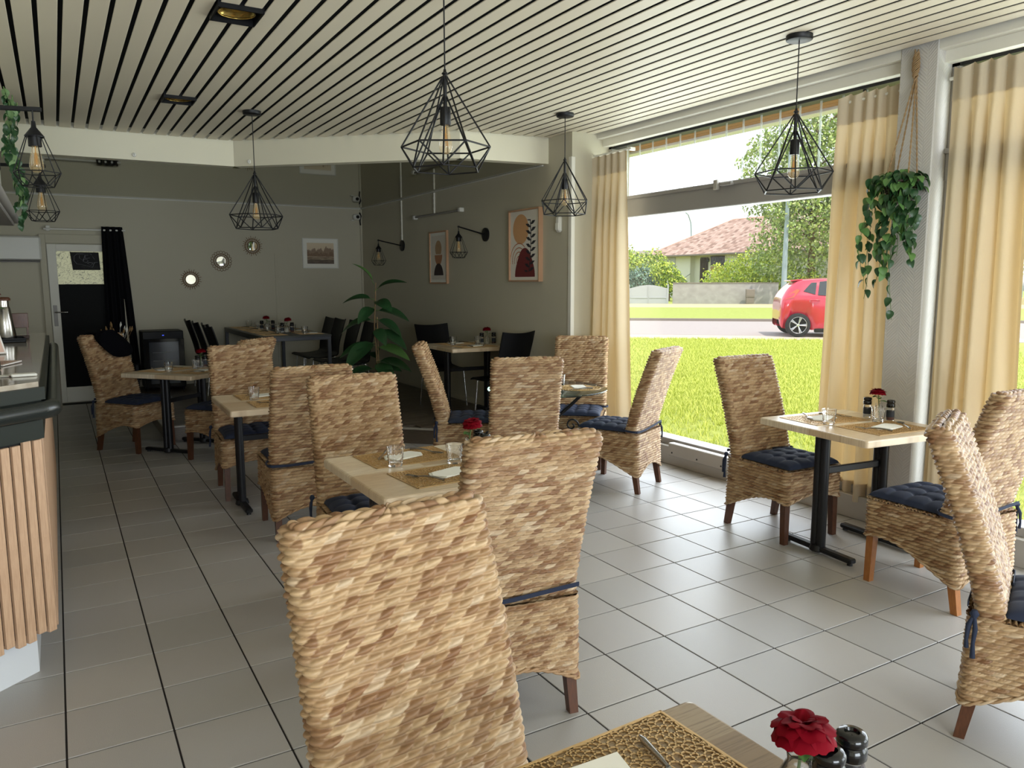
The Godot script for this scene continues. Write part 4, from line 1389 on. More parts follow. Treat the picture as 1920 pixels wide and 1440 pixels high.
func lamps() -> void:
	pendant(Vector3(1.655, 0, -3.43), 2.555, -0.52, "large black geometric wire pendant lamp, nearest of the row, over the central table")
	pendant(Vector3(1.465, 0, -6.6), 2.457, 0.0, "black geometric wire pendant lamp hanging in front of the angled fascia corner")
	pendant(Vector3(3.70, 0, -5.42), 2.574, 0.1, "black geometric wire pendant lamp beside the cream curtain over the round table")
	pendant(Vector3(3.69, 0, -3.09), 2.531, -0.25, "black geometric wire pendant lamp in front of the window over the pillar table")
	# two lamps on square arms from the canopy above the bar
	var k := 0
	for q in [[Vector3(-0.02, 2.478, -4.84), 1.0], [Vector3(-0.035, 2.42, -6.66), 1.0]]:
		var o: Vector3 = q[0]
		var t := thing("bar_lamp", ["small caged lamp on a square black arm above the bar, the nearer one", "small caged lamp on an arm above the bar, the farther lower-looking one"][k], "lamp", Vector3(-0.27, o.y, o.z))
		var mb := MB.new()
		mb.box(Vector3(0.135, 0, -0.04), Vector3(0.29, 0.022, 0.022), 0.002, Basis(Vector3.UP, -0.25))
		mb.box(Vector3(-0.005, 0, -0.0), Vector3(0.012, 0.09, 0.06), 0.003)
		part("arm", mb, M.black_metal, t)
		small_lamp_head(t, Vector3(0.235, -0.01, 0.0), 1.16, 0.3)
		k += 1
	# two wall lamps
	k = 0
	for q in [[-10.09, 2.075, -10.66, 2.15], [-7.68, 2.10, -8.08, 2.185]]:
		var t := thing("wall_lamp", ["black wall lamp with hanging wire cage under the white conduit near the corner", "black wall lamp with hanging wire cage between the two framed prints"][k], "lamp", Vector3(XR, q[1], q[0]))
		var mb := MB.new()
		mb.lathe([Vector2(0, 0), Vector2(0.075, 0), Vector2(0.075, 0.018), Vector2(0.06, 0.024), Vector2(0, 0.024)], 24)
		part("wall_plate", mb, M.black_metal, t, Vector3.ZERO, Basis(Vector3.BACK, PI / 2))
		var tip := Vector3(-0.22, q[3] - q[1] + 0.01, (q[2] - q[0]) * 0.62)
		mb = MB.new()
		mb.tube([Vector3(-0.02, 0, 0), tip], 0.008, 8)
		mb.lathe([Vector2(0, -0.012), Vector2(0.012, -0.008), Vector2(0.012, 0.008), Vector2(0, 0.012)], 10, tip)
		part("arm", mb, M.black_metal, t)
		small_lamp_head(t, tip, 1.05, 0.2)
		k += 1
	# recessed downlights
	k = 0
	for q in [[-4.28, -4.16, -4.40], [-6.43, -6.33, -6.53]]:
		var t := thing("downlight", ["recessed black-framed downlight with brass bowl, nearer to the top edge", "recessed black-framed downlight with brass bowl, farther one near the fascia"][k], "lamp", Vector3(0.897, CEIL, q[0]))
		var mb := MB.new()
		var hz: float = (q[1] - q[2]) * 0.5
		for s in [-1, 1]:
			mb.box(Vector3(s * 0.108, 0.002, 0), Vector3(0.008, 0.05, hz * 2), 0.001)
			mb.box(Vector3(0, 0.002, s * (hz - 0.005)), Vector3(0.22, 0.05, 0.008), 0.001)
		mb.box(Vector3(0, 0.042, 0), Vector3(0.23, 0.006, hz * 2), 0.0)
		part("housing", mb, M.black_plastic, t)
		mb = MB.new()
		mb.grid(24, 6, func(i: int, j: int):
			var a := TAU * i / 24; var r := lerpf(0.09, 0.03, j / 6.0)
			return Vector3(cos(a) * r, 0.0 + 0.036 * sqrt(maxf(0, 1 - pow(r / 0.0905, 2))), sin(a) * r))
		var rg := []
		for i in 25: rg.append(Vector3(cos(TAU * i / 24) * 0.092, -0.001, sin(TAU * i / 24) * 0.092))
		mb.tube(rg, 0.004, 6, false)
		part("brass_bowl", mb, M.gold_bowl, t)
		k += 1

# ---------------------------------------------------------------- bar
func bar() -> void:
	# plan of the bar: long side along z at x = -0.06, near end turned towards the camera's left
	var P := [Vector2(-0.06, -6.95), Vector2(-0.06, -3.52), Vector2(-1.25, -2.52), Vector2(-1.75, -3.0), Vector2(-0.75, -3.9), Vector2(-0.75, -6.95)]
	var grow := func(d: float) -> Array:   # moves the two guest sides outwards
		var n2 := Vector2(1.0, 1.19).normalized()
		var p2: Vector2 = P[2] + n2 * d
		var p1 := Vector2(P[1].x + d, P[1].y + 0.45 * d)
		return [Vector2(P[0].x + d, P[0].y), p1, p2, P[3], P[4], P[5]]
	var t := thing("bar_counter", "long bar counter with glossy stone top, dark rolled edge and oak slat front", "counter")
	var mb := MB.new()
	mb.prism(grow.call(-0.02), 1.18, 1.20)
	part("stone_top", mb, M.counter_stone, t)
	mb = MB.new()
	mb.prism(grow.call(0.0), 1.13, 1.18)
	mb.prism(grow.call(-0.015), 0.975, 1.13)
	part("dark_band", mb, M.counter_green, t)
	mb = MB.new()
	var g: Array = grow.call(0.02)
	var rail := []
	rail.append(Vector3(g[0].x, 1.09, g[0].y)); rail.append(Vector3(g[1].x, 1.09, g[1].y - 0.06)); rail.append(Vector3(g[1].x - 0.006, 1.09, g[1].y - 0.015)); rail.append(Vector3(g[1].x - 0.045, 1.09, g[1].y + 0.025)); rail.append(Vector3(g[2].x, 1.09, g[2].y))
	mb.tube(rail, 0.036, 16)
	part("rolled_edge", mb, mat("edge_black", rgb(34, 38, 36), 0.25), t)
	mb = MB.new()
	mb.prism(grow.call(-0.045), 0.2, 0.975)
	part("carcass", mb, M.black_plastic, t)
	mb = MB.new()
	mb.prism(grow.call(-0.10), 0.0, 0.2)
	part("plinth", mb, M.plinth, t)
	# slats on both guest sides
	var a := Vector2(-0.10, -3.555); var b: Vector2 = grow.call(-0.04)[2]
	var d := (b - a).normalized(); var n := Vector2(-d.y, d.x)
	if n.y < 0: n = -n
	var L := (b - a).length()
	var s := 0.016
	var k := 0
	while s < L:
		mb = MB.new()
		mb.box(Vector3.ZERO, Vector3(0.034, 0.795, 0.022), 0.002)
		var c := a + d * s + n * 0.011
		part("slat", mb, M.oak, t, Vector3(c.x, 0.572 + 0.012 * sin(k * 1.9), c.y), Basis(Vector3(d.x, 0, d.y), Vector3.UP, Vector3(d.x, 0, d.y).cross(Vector3.UP)))
		s += 0.046; k += 1
	var z := -3.60
	while z > -6.85:
		mb = MB.new()
		mb.box(Vector3.ZERO, Vector3(0.022, 0.795, 0.034), 0.002)
		part("slat", mb, M.oak, t, Vector3(-0.092, 0.572, z))
		z -= 0.046
	# canopy above the bar
	t = thing("bar_canopy", "white canopy with grey moulded lower edge above the bar at the left edge", "canopy")
	mb = MB.new()
	mb.box(Vector3(-0.74, 2.49, -4.9), Vector3(0.92, 0.86, 3.9), 0.004)
	part("white_panel", mb, M.wall_light, t)
	mb = MB.new()
	mb.box(Vector3(-0.70, 2.03, -4.9), Vector3(0.96, 0.06, 3.94), 0.006)
	mb.tube([Vector3(-0.215, 2.045, -2.95), Vector3(-0.215, 2.045, -6.86)], 0.03, 10)
	mb.box(Vector3(-0.235, 2.09, -4.9), Vector3(0.05, 0.05, 3.93), 0.01)
	part("moulding", mb, M.frame_grey, t)
	# garland hanging down the canopy's face
	t = thing("ivy_garland", "grey-green artificial ivy garland hanging from the canopy above the bar", "garland")
	for q in 3:
		mb = MB.new()
		var ps := []
		for i in 14:
			var f := i / 13.0
			ps.append(Vector3(-0.175 + 0.035 * q * 0.5 + 0.02 * sin(f * 9 + q), 2.72 - f * (0.55 + 0.1 * q) , -5.55 - 0.22 * q - 0.25 * f))
		mb.tube(ps, 0.003, 5)
		var vn := part("vine", mb, M.stem_green, t)
		var lm := leaf_mesh(0.055, 0.022, 0.5)
		for i in 30:
			var f := (i + 0.5) / 30.0 * 13.0
			var p: Vector3 = (ps[int(f)] as Vector3).lerp(ps[mini(int(f) + 1, 13)], f - int(f))
			part("leaf", lm, M.leaf_pale if i % 3 == 0 and q < 2 else M.leaf_dark, vn, p, Basis(Vector3.UP, hash1(i, q) * TAU) * Basis(Vector3.RIGHT, 0.5 + hash1(i, q, 2)))
	# what stands on the bar
	var top := 1.2005
	t = thing("bar_tray", "low black tray under the two steel shakers on the bar", "tray", Vector3(-0.36, top, -6.0), 0.1)
	mb = MB.new()
	mb.box(Vector3(0, 0.009, 0), Vector3(0.34, 0.018, 0.22), 0.004)
	part("base", mb, M.black_plastic, t)
	mb = MB.new()
	for s2 in [-1, 1]:
		mb.box(Vector3(0, 0.022, s2 * 0.105), Vector3(0.34, 0.012, 0.008), 0.002)
		mb.box(Vector3(s2 * 0.166, 0.022, 0), Vector3(0.008, 0.012, 0.21), 0.002)
	part("rim", mb, M.black_plastic, t)
	t = thing("shaker", "tall polished steel shaker with a brown lid on the bar tray", "shaker", Vector3(-0.295, top + 0.0185, -5.98))
	mb = MB.new()
	mb.lathe([Vector2(0, 0), Vector2(0.062, 0), Vector2(0.064, 0.005), Vector2(0.040, 0.20), Vector2(0.036, 0.21), Vector2(0, 0.212)], 28)
	part("body", mb, M.steel, t)
	mb = MB.new()
	mb.lathe([Vector2(0, 0.208), Vector2(0.034, 0.208), Vector2(0.034, 0.25), Vector2(0, 0.252)], 24)
	part("neck", mb, M.steel, t)
	mb = MB.new()
	mb.lathe([Vector2(0, 0.25), Vector2(0.044, 0.25), Vector2(0.046, 0.262), Vector2(0.038, 0.272), Vector2(0, 0.274)], 24)
	part("lid", mb, M.leg_wood, t)
	t = thing("shaker", "shorter rounded polished steel shaker left of the tall one", "shaker", Vector3(-0.41, top + 0.0185, -5.97))
	mb = MB.new()
	mb.lathe([Vector2(0, 0), Vector2(0.060, 0), Vector2(0.062, 0.005), Vector2(0.060, 0.05), Vector2(0.050, 0.10), Vector2(0.036, 0.15), Vector2(0.034, 0.175), Vector2(0, 0.178)], 28)
	part("body", mb, M.steel, t)
	t = thing("brown_holder", "dark brown card holder behind the shakers on the bar", "holder", Vector3(-0.23, top, -6.3))
	mb = MB.new()
	mb.box(Vector3(0, 0.125, 0), Vector3(0.12, 0.1, 0.02), 0.003)
	mb.box(Vector3(-0.05, 0.04, 0), Vector3(0.012, 0.09, 0.02), 0.002); mb.box(Vector3(0.05, 0.04, 0), Vector3(0.012, 0.09, 0.02), 0.002)
	part("frame", mb, M.leg_wood, t)
	mb = MB.new()
	mb.box(Vector3(0, 0.012, 0.01), Vector3(0.12, 0.02, 0.06), 0.003)
	part("foot", mb, M.brown_wood, t)
	var pm := mat("menu_print", Color.WHITE, 0.5)
	pm.albedo_texture = tex(64, 96, func(x: int, y: int):
		var c := rgb(226, 190, 172)
		if x < 4 or x > 59 or y < 4 or y > 91: return rgb(240, 232, 226)
		if y > 20 and y < 80 and (y % 9) < 4 and hash1(x / 3, y / 9) > 0.35 and x > 10 and x < 54: c = rgb(132, 70, 52)
		return c)
	for q in [[Vector3(-0.31, top, -4.95), 0.5, "orange and white printed menu card leaning beside the shakers", 0.5], [Vector3(-0.295, top + 0.001, -4.26), -0.35, "peach coloured leaflet lying flat on the bar behind the cards", 1.56]]:
		t = thing("menu_card", q[2], "menu", q[0], q[1])
		mb = MB.new()
		mb.uvpoly([Vector3(-0.07, 0, 0.003), Vector3(0.07, 0, 0.003), Vector3(0.07, 0.2, 0.003), Vector3(-0.07, 0.2, 0.003)], [Vector2(0, 1), Vector2(1, 1), Vector2(1, 0), Vector2(0, 0)])
		mb.box(Vector3(0, 0.1, 0), Vector3(0.14, 0.2, 0.005), 0.0)
		part("printed_card", mb, pm, t, Vector3(0, 0.004, 0), Basis(Vector3.RIGHT, -q[3]))
	for q in [[Vector3(-0.135, top + 0.001, -3.76), 0.15, "pile of white business cards near the bar corner", 7], [Vector3(-0.22, top + 0.001, -3.78), -0.3, "thin pile of white and maroon cards left of the business cards", 3]]:
		t = thing("card_pile", q[2], "cards", q[0], q[1])
		for i in q[3]:
			mb = MB.new()
			mb.box(Vector3.ZERO, Vector3(0.088, 0.0012, 0.054), 0.0)
			part("card", mb, M.napkin if not (q[3] == 3 and i == 1) else M.rose_red, t, Vector3(0.002 * sin(i * 2.0), 0.001 + i * 0.0014, 0.002 * cos(i * 3.0)), Basis(Vector3.UP, 0.06 * sin(i * 1.7)))
	# vase of roses at the edge of the picture
	t = thing("tall_vase", "tall clear glass vase of water at the left edge of the bar", "vase", Vector3(-0.275, top, -4.06))
	mb = MB.new()
	mb.lathe([Vector2(0, 0), Vector2(0.045, 0), Vector2(0.048, 0.004), Vector2(0.045, 0.12), Vector2(0.04, 0.19), Vector2(0.037, 0.19), Vector2(0.042, 0.12), Vector2(0.044, 0.01), Vector2(0, 0.008)], 24)
	part("glass", mb, M.glass, t)
	for q in [[Vector3(-0.27, top + 0.14, -4.07), 1.25, 0.6, "large red rose leaning right out of the tall vase on the bar"], [Vector3(-0.30, top + 0.09, -4.03), 1.3, 3.4, "red rose cut by the left photo edge above the tall vase"]]:
		var r := place("rose", q[3], "rose", q[0], q[2])
		r.scale = Vector3.ONE * 1.5

# ---------------------------------------------------------------- things on the walls
func framed(called: String, label: String, at: Vector3, turn: float, w: float, h: float, dep: float, bar_: float, fm: Material, art: Material, mount := 0.0) -> void:
	var t := thing(called, label, "picture", at, turn)
	var mb := MB.new()
	for s in [-1, 1]:
		mb.box(Vector3(s * (w - bar_) / 2, 0, dep / 2), Vector3(bar_, h, dep), 0.002)
		mb.box(Vector3(0, s * (h - bar_) / 2, dep / 2), Vector3(w - bar_ * 1.9, bar_, dep), 0.002)
	part("frame", mb, fm, t)
	mb = MB.new()
	mb.box(Vector3(0, 0, dep * 0.3), Vector3(w - bar_, h - bar_, dep * 0.5), 0.0)
	part("mount", mb, M.napkin, t)
	mb = MB.new()
	var a := (w - bar_ * 2) / 2 - mount; var b := (h - bar_ * 2) / 2 - mount; var z := dep * 0.55 + 0.002
	mb.uvpoly([Vector3(-a, -b, z), Vector3(a, -b, z), Vector3(a, b, z), Vector3(-a, b, z)], [Vector2(0, 1), Vector2(1, 1), Vector2(1, 0), Vector2(0, 0)])
	part("print", mb, art, t)

func wall_things() -> void:
	var side := -PI / 2     # on the right wall, facing -x
	var na := noise2(0.02, 71, 4)
	# print with a sun disc and a dark branch
	var pa := mat("print_branch", Color.WHITE, 0.7)
	pa.albedo_texture = tex(192, 256, func(x: int, y: int):
		var p := Vector2(x / 192.0, y / 256.0)
		var c := rgb(232, 226, 214)
		if ((p - Vector2(0.36, 0.26)) * Vector2(1.0, 1.25)).length() < 0.27: c = rgb(214, 164, 116)
		var r := ((p - Vector2(0.30, 0.72)) * Vector2(1.0, 1.2)).length()
		if p.y < 0.76 and r < 0.36 and fmod(r, 0.075) < 0.018 and p.x < 0.5: c = rgb(186, 124, 92)
		var q := (p - Vector2(0.50, 0.86)) * Vector2(1.0, 1.1)
		if q.length() < 0.33 + 0.03 * sin(atan2(q.y, q.x) * 3.0) and p.y < 0.95: c = rgb(112, 42, 44)
		var sx := 0.66 + 0.05 * sin(p.y * 4.0)
		if p.y > 0.13 and p.y < 0.88:
			if absf(p.x - sx) < 0.012: c = rgb(44, 40, 46)
			for s in [-1.0, 1.0]:
				var k := fmod(p.y + p.x * 0.0 + (0.04 if s > 0 else 0.0), 0.095)
				var u: float = (p.x - sx) * s
				var yy := k - 0.05 + u * 0.35
				if u > 0.01 and u < 0.17 and absf(yy) < 0.02 * sin(PI * (u - 0.01) / 0.16) + 0.006: c = rgb(44, 40, 46)
		return c)
	framed("art_print", "large framed print with peach sun disc, dark leafy branch and maroon mound", Vector3(XR, 1.945, -6.81), side, 0.60, 0.73, 0.05, 0.016, mat("pale_frame", rgb(190, 150, 118), 0.5), pa)
	var pb := mat("print_vases", Color.WHITE, 0.7)
	pb.albedo_texture = tex(160, 220, func(x: int, y: int):
		var p := Vector2(x / 160.0, y / 220.0)
		var c := rgb(226, 218, 206)
		var u := absf(p.x - 0.5)
		if p.y > 0.10 and p.y < 0.42 and u < 0.23 * sqrt(clampf(1.0 - pow((p.y - 0.30) / 0.19, 2), 0, 1)): c = rgb(186, 152, 116)
		if p.y > 0.20 and p.y < 0.42 and fmod(u + p.y * 0.35, 0.09) < 0.012 and u < 0.2: c = rgb(150, 112, 82)
		if p.y >= 0.44 and p.y < 0.68 and u < 0.27 * sqrt(clampf(1.0 - pow((p.y - 0.44) / 0.24, 2), 0, 1)): c = rgb(178, 124, 90)
		if p.y > 0.63 and p.y < 0.90 and u < 0.34 * sqrt(clampf(1.0 - pow((0.92 - p.y) / 0.29, 2), 0, 1)): c = rgb(58, 46, 46)
		return c)
	framed("art_print", "narrower framed print of stacked tan and dark vase shapes between the wall lamps", Vector3(XR, 1.88, -8.90), side, 0.51, 0.65, 0.03, 0.018, M.pale_frame, pb, 0.035)
	var pc := mat("print_lake", Color.WHITE, 0.6)
	pc.albedo_texture = tex(192, 128, func(x: int, y: int):
		var p := Vector2(x / 192.0, y / 128.0)
		var c := rgb(196, 176, 148).lerp(rgb(226, 208, 178), 1.0 - p.y)
		var n0 := na.get_noise_1d(x * 1.2) * 0.22 + na.get_noise_1d(x * 5.0) * 0.06
		if p.y > 0.30 + n0: c = rgb(150, 126, 104)
		var n1 := na.get_noise_1d(x * 1.6 + 400) * 0.18
		if p.y > 0.48 + n1: c = rgb(116, 92, 74).lerp(rgb(150, 122, 96), na.get_noise_2d(x * 2, y * 6) * 0.5 + 0.5)
		if p.y > 0.64: c = rgb(198, 178, 150).lerp(rgb(112, 92, 74), clampf(0.5 + na.get_noise_2d(x * 0.7, y * 9), 0, 1))
		if p.y > 0.80: c = rgb(84, 74, 66).lerp(rgb(128, 110, 92), clampf(0.5 + na.get_noise_2d(x * 0.8 + 90, y * 8), 0, 1))
		return c)
	framed("landscape_picture", "white-mounted sepia picture of mountains and a lake on the back wall", Vector3(3.52, 2.01, ZB), 0.0, 0.55, 0.45, 0.025, 0.014, M.white_plastic, pc, 0.055)
	# three round rattan mirrors
	var k := 0
	for q in [Vector2(1.66, 1.62), Vector2(2.08, 1.88), Vector2(2.52, 2.10)]:
		var t := thing("rattan_mirror", ["round mirror with rattan ray frame, lowest of the three on the back wall", "round mirror with looped rattan frame, middle one of the three on the back wall", "round mirror with rattan ray frame, highest of the three on the back wall"][k], "mirror", Vector3(q.x, q.y, ZB + 0.002), 0.0)
		var mb := MB.new()
		mb.lathe([Vector2(0, 0), Vector2(0.066, 0), Vector2(0.066, 0.012), Vector2(0, 0.0121)], 32)
		part("mirror_glass", mb, M.mirror, t, Vector3.ZERO, Basis(Vector3.RIGHT, PI / 2 + [0.0, -0.02, 0.03][k]))
		mb = MB.new()
		for r in [0.070, 0.103]:
			var ps := []
			for i in 41: ps.append(Vector3(cos(TAU * i / 40) * r, sin(TAU * i / 40) * r, 0.012))
			mb.tube(ps, 0.0055, 6, false)
		var n := 26 if k != 1 else 20
		for i in n:
			var a := TAU * i / n
			var d := Vector3(cos(a), sin(a), 0); var e := Vector3(-sin(a), cos(a), 0)
			if k == 1:
				var ps := []
				for j in 9:
					var b := PI * (j / 8.0) - PI / 2
					ps.append(d * (0.115 + 0.030 * cos(b)) + e * 0.018 * sin(b) + Vector3(0, 0, 0.01))
				mb.tube(ps, 0.003, 5, false)
				mb.rod(d * 0.07 + Vector3(0, 0, 0.012), d * 0.104 + Vector3(0, 0, 0.012), 0.0032, 5)
			else:
				mb.rod(d * 0.07 + Vector3(0, 0, 0.012), d * (0.146 if i % 2 else 0.132) + Vector3(0, 0, 0.01), 0.0036, 5)
		part("rattan_frame", mb, M.rattan, t)
		k += 1
	# air conditioner
	var t := thing("air_conditioner", "white wall-mounted air conditioner left of the back door", "air conditioner", Vector3(-0.55, 1.99, ZB))
	var mb := MB.new()
	mb.box(Vector3(0, 0.02, 0.1), Vector3(0.88, 0.30, 0.2), 0.02)
	part("case", mb, M.white_plastic, t)
	mb = MB.new()
	mb.box(Vector3(0, -0.105, 0.13), Vector3(0.86, 0.012, 0.15), 0.003, Basis(Vector3.RIGHT, 0.25))
	mb.box(Vector3(0, -0.13, 0.12), Vector3(0.84, 0.012, 0.15), 0.003, Basis(Vector3.RIGHT, 0.25))
	part("outlet_flap", mb, M.frame_grey, t)
	# curtain pole and black curtain at the back door
	t = thing("curtain_pole", "thin white curtain pole above the back door", "pole", Vector3(0.4, 2.265, ZB))
	mb = MB.new()
	mb.rod(Vector3(-0.47, 0, 0.07), Vector3(0.47, 0, 0.07), 0.012, 10)
	part("pole", mb, M.white_plastic, t)
	for s in [-0.42, 0.40]:
		mb = MB.new()
		mb.box(Vector3(s, 0.01, 0.035), Vector3(0.05, 0.07, 0.07), 0.008)
		part("bracket", mb, M.white_plastic, t)
	t = thing("door_curtain", "black curtain hanging at the right side of the back door", "curtain", Vector3(0.7, 0, ZB + 0.07))
	mb = MB.new()
	var f := func(i: int, j: int, o: float) -> Vector3:
		var v: float = j / 30.0
		var u := i / 60.0 * 2 - 1
		var w := lerpf(0.125, 0.20, pow(v, 0.8))
		var fold := sin(u * 11.0 + 0.6 * sin(v * 3.0)) * lerpf(0.024, 0.05, v)
		return Vector3(0.01 + 0.05 * v + u * w, 2.31 - v * 2.05, 0.02 + fold + o)
	mb.grid(60, 30, func(i: int, j: int): return f.call(i, 30 - j, 0.002))
	mb.grid(60, 30, func(i: int, j: int): return f.call(60 - i, 30 - j, -0.002))
	part("cloth", mb, M.curtain_black, t)
	# camera in the corner
	t = thing("security_camera", "small white security camera in the upper back corner", "camera", Vector3(XR - 0.1, 2.57, ZB))
	mb = MB.new()
	mb.box(Vector3(0, 0, 0.05), Vector3(0.11, 0.085, 0.09), 0.02)
	mb.box(Vector3(-0.06, -0.05, 0.04), Vector3(0.05, 0.015, 0.05), 0.004)
	part("body", mb, M.white_plastic, t)
	mb = MB.new()
	mb.lathe([Vector2(0, 0), Vector2(0.026, 0), Vector2(0.024, 0.02), Vector2(0, 0.018)], 16)
	part("lens", mb, M.black_plastic, t, Vector3(0.005, 0, 0.092), Basis(Vector3.RIGHT, PI / 2))
	mb = MB.new()
	mb.tube([Vector3(0.06, 0.07, 0.03), Vector3(0.075, 0.02, 0.05), Vector3(0.055, -0.05, 0.05), Vector3(0.07, -0.12, 0.03)], 0.01, 6)
	part("cable", mb, M.black_plastic, t)
	# rail with two conduits
	t = thing("light_rail", "white tubular light rail on the right wall between conduits", "rail", Vector3(XR, 2.415, -8.9))
	mb = MB.new()
	mb.rod(Vector3(-0.035, 0.005, -0.66), Vector3(-0.035, -0.005, 0.62), 0.013, 10)
	part("tube", mb, M.frame_grey, t)
	mb = MB.new()
	for z in [-0.68, 0.66]: mb.box(Vector3(-0.03, 0, z), Vector3(0.06, 0.05, 0.06), 0.008)
	part("end_cap", mb, M.white_plastic, t)
	k = 0
	for q in [[-10.09, 2.15, "thin white conduit running down to the wall lamp near the corner"], [-9.02, 2.43, "short white conduit running down to the tubular light rail"]]:
		t = thing("conduit", q[2], "conduit", Vector3(XR, 0, q[0]))
		mb = MB.new()
		mb.box(Vector3(-0.009, (q[1] + 2.685) * 0.5, 0), Vector3(0.018, 2.685 - q[1], 0.022), 0.003)
		part("cover", mb, M.wall_light, t)
		mb = MB.new()
		for i in 3: mb.box(Vector3(-0.010, lerpf(q[1] + 0.06, 2.62, i / 2.0), 0), Vector3(0.022, 0.02, 0.028), 0.002)
		part("clip", mb, M.wall_light, t)
	t = thing("alarm_sensor", "cream motion sensor on the right wall beside the curtain", "sensor", Vector3(XR, 2.12, -6.2))
	mb = MB.new()
	mb.box(Vector3(-0.02, 0, 0), Vector3(0.045, 0.15, 0.07), 0.016)
	part("case", mb, M.white_plastic, t)
	mb = MB.new()
	mb.box(Vector3(-0.044, -0.02, 0), Vector3(0.006, 0.06, 0.05), 0.002)
	part("lens", mb, M.napkin, t)

# ---------------------------------------------------------------- furniture in its places
func build_objects() -> void:
	wicker(0.628, -1.185, 3.5, "large wicker chair in the foreground, at the table cut by the bottom edge", "the large foreground wicker chair")
	wicker(1.385, -2.50, 171.6, "wicker chair seen from behind, nearest the camera at the central table", "the wicker chair seen from behind at the central table")
	wicker(1.31, -3.61, -6.1, "wicker chair facing the camera behind the central table", "the wicker chair behind the central table")
	wicker(1.31, -4.94, 177.2, "wicker chair seen from behind, back to back with the central table's far chair", "the wicker chair standing back to back behind the central table")
	wicker(1.21, -5.97, -3.5, "wicker chair facing the camera at the far side of the middle-left table", "the wicker chair at the far side of the middle-left table")
	wicker(1.25, -7.30, -138.7, "wicker chair mostly hidden, only its top and one side showing behind the middle-left table", "the half-hidden wicker chair by the back-left table")
	wicker(0.60, -8.13, 39.0, "wicker chair by the back door with a black bag over its backrest", "the wicker chair by the back door")
	wicker(3.92, -3.25, -3.0, "dark wicker chair against the lawn at the far side of the pillar table", "the wicker chair at the far side of the pillar table", true)
	wicker(3.83, -2.21, 177.0, "wicker chair on pale legs at the near side of the pillar table", "the wicker chair at the near side of the pillar table", true)
	wicker(2.93, -1.22, 24.5, "wicker chair cut by the right photo edge, its curved side turned to the camera", "the wicker chair cut by the right photo edge", true)
	wicker(2.88, -5.60, 61.0, "wicker chair on the left of the round glass table", "the wicker chair on the left of the round glass table")
	wicker(2.80, -4.67, 157.6, "wicker chair seen from behind at the near side of the round glass table", "the wicker chair seen from behind at the round glass table")
	wicker(3.85, -5.43, -41.0, "wicker chair against the cream curtain at the far side of the round glass table", "the wicker chair against the cream curtain")
	wicker(3.728, -4.71, -152.8, "wicker chair beside the window with a hanging tie bow, right of the round table", "the wicker chair with the hanging bow beside the window", true)

	# tables
	place("wood_table", "pale wood-topped table in the centre with black double-column base", "table", Vector3(1.40, 0, -3.15), 0.0)
	place("wood_table", "pale wood-topped table beside the white pillar and window", "table", Vector3(4.0, 0, -2.83), deg_to_rad(-6))
	place("wood_table", "pale wood-topped table at the middle left between two wicker chairs", "table", Vector3(1.29, 0, -5.58), deg_to_rad(-1))
	place("wood_table", "pale wood-topped table at the back left by the wicker chair with the bag", "table", Vector3(1.0, 0, -7.88), deg_to_rad(41))
	place("wood_table", "pale wood-topped table in the back right corner with black chairs", "table", Vector3(3.82, DAIS, -7.45), deg_to_rad(-2))
	place("wood_table_brown", "brown-grey wood-topped table cut by the bottom edge in the foreground", "table", Vector3(0.70, 0, -0.67), deg_to_rad(1))
	place("round_table", "round glass-topped table on scrolled black iron legs", "table", Vector3(3.30, 0, -5.06), -0.31)
	place("long_table", "long dark table laid for many along the back wall", "table", Vector3(2.47, DAIS, -10.42), 0.0)

	# laid places
	var y := 0.7505
	cover(Vector3(1.42, y, -2.98), 0.06, "central table", "near side")
	cover(Vector3(1.40, y, -3.38), PI + 0.04, "central table", "far side")
	place("vase", "small ribbed glass vase on the central table", "vase", Vector3(1.655, y, -3.22))
	place("rose", "red rose standing in the glass vase on the central table", "rose", Vector3(1.655, y + 0.02, -3.22), 2.2)
	place("mill", "black-capped salt mill beside the vase on the central table", "mill", Vector3(1.715, y, -3.24))
	place("pepper_mill", "black-capped pepper mill beside the vase on the central table", "mill", Vector3(1.70, y, -3.14))
	cover(Vector3(4.02, y, -2.65), -0.10, "pillar table", "near side", true)
	cover(Vector3(3.98, y, -3.02), PI - 0.10, "pillar table", "far side", true)
	centrepiece(Vector3(4.27, y, -2.86), -1.4, "pillar table", 0.6)
	cover(Vector3(1.32, y, -5.40), 0.0, "middle-left table", "near side")
	cover(Vector3(1.30, y, -5.78), PI, "middle-left table", "far side")
	centrepiece(Vector3(1.57, y, -5.58), 0.0, "middle-left table")
	var B := Basis(Vector3.UP, deg_to_rad(41))
	var c := Vector3(1.0, y, -7.88)
	cover(c + B * Vector3(0.0, 0, 0.2), deg_to_rad(41), "back-left table", "right-hand seat")
	cover(c + B * Vector3(0.0, 0, -0.2), deg_to_rad(221), "back-left table", "door-side seat")
	centrepiece(c + B * Vector3(0.27, 0, -0.02), deg_to_rad(60), "back-left table")
	c = Vector3(3.82, y + DAIS, -7.45)
	cover(c + Vector3(-0.02, 0, 0.2), 0.0, "back-right table", "near side")
	cover(c + Vector3(-0.02, 0, -0.2), PI, "back-right table", "far side")
	centrepiece(c + Vector3(0.26, 0, -0.02), 0.0, "back-right table")
	cover(Vector3(3.50, y, -4.92), deg_to_rad(52), "round glass table", "window side", false, true)
	cover(Vector3(3.12, y, -5.28), deg_to_rad(240), "round glass table", "left side", false, true)
	# foreground table
	place("placemat", "large openwork gold placemat on the foreground table", "placemat", Vector3(0.745, y + 0.0006, -0.905), deg_to_rad(2)).scale = Vector3(1.05, 1, 1.05)
	place("rolled_napkin", "white folded napkin with a raised corner on the foreground table", "napkin", Vector3(0.68, y + 0.004, -0.945), deg_to_rad(-12))
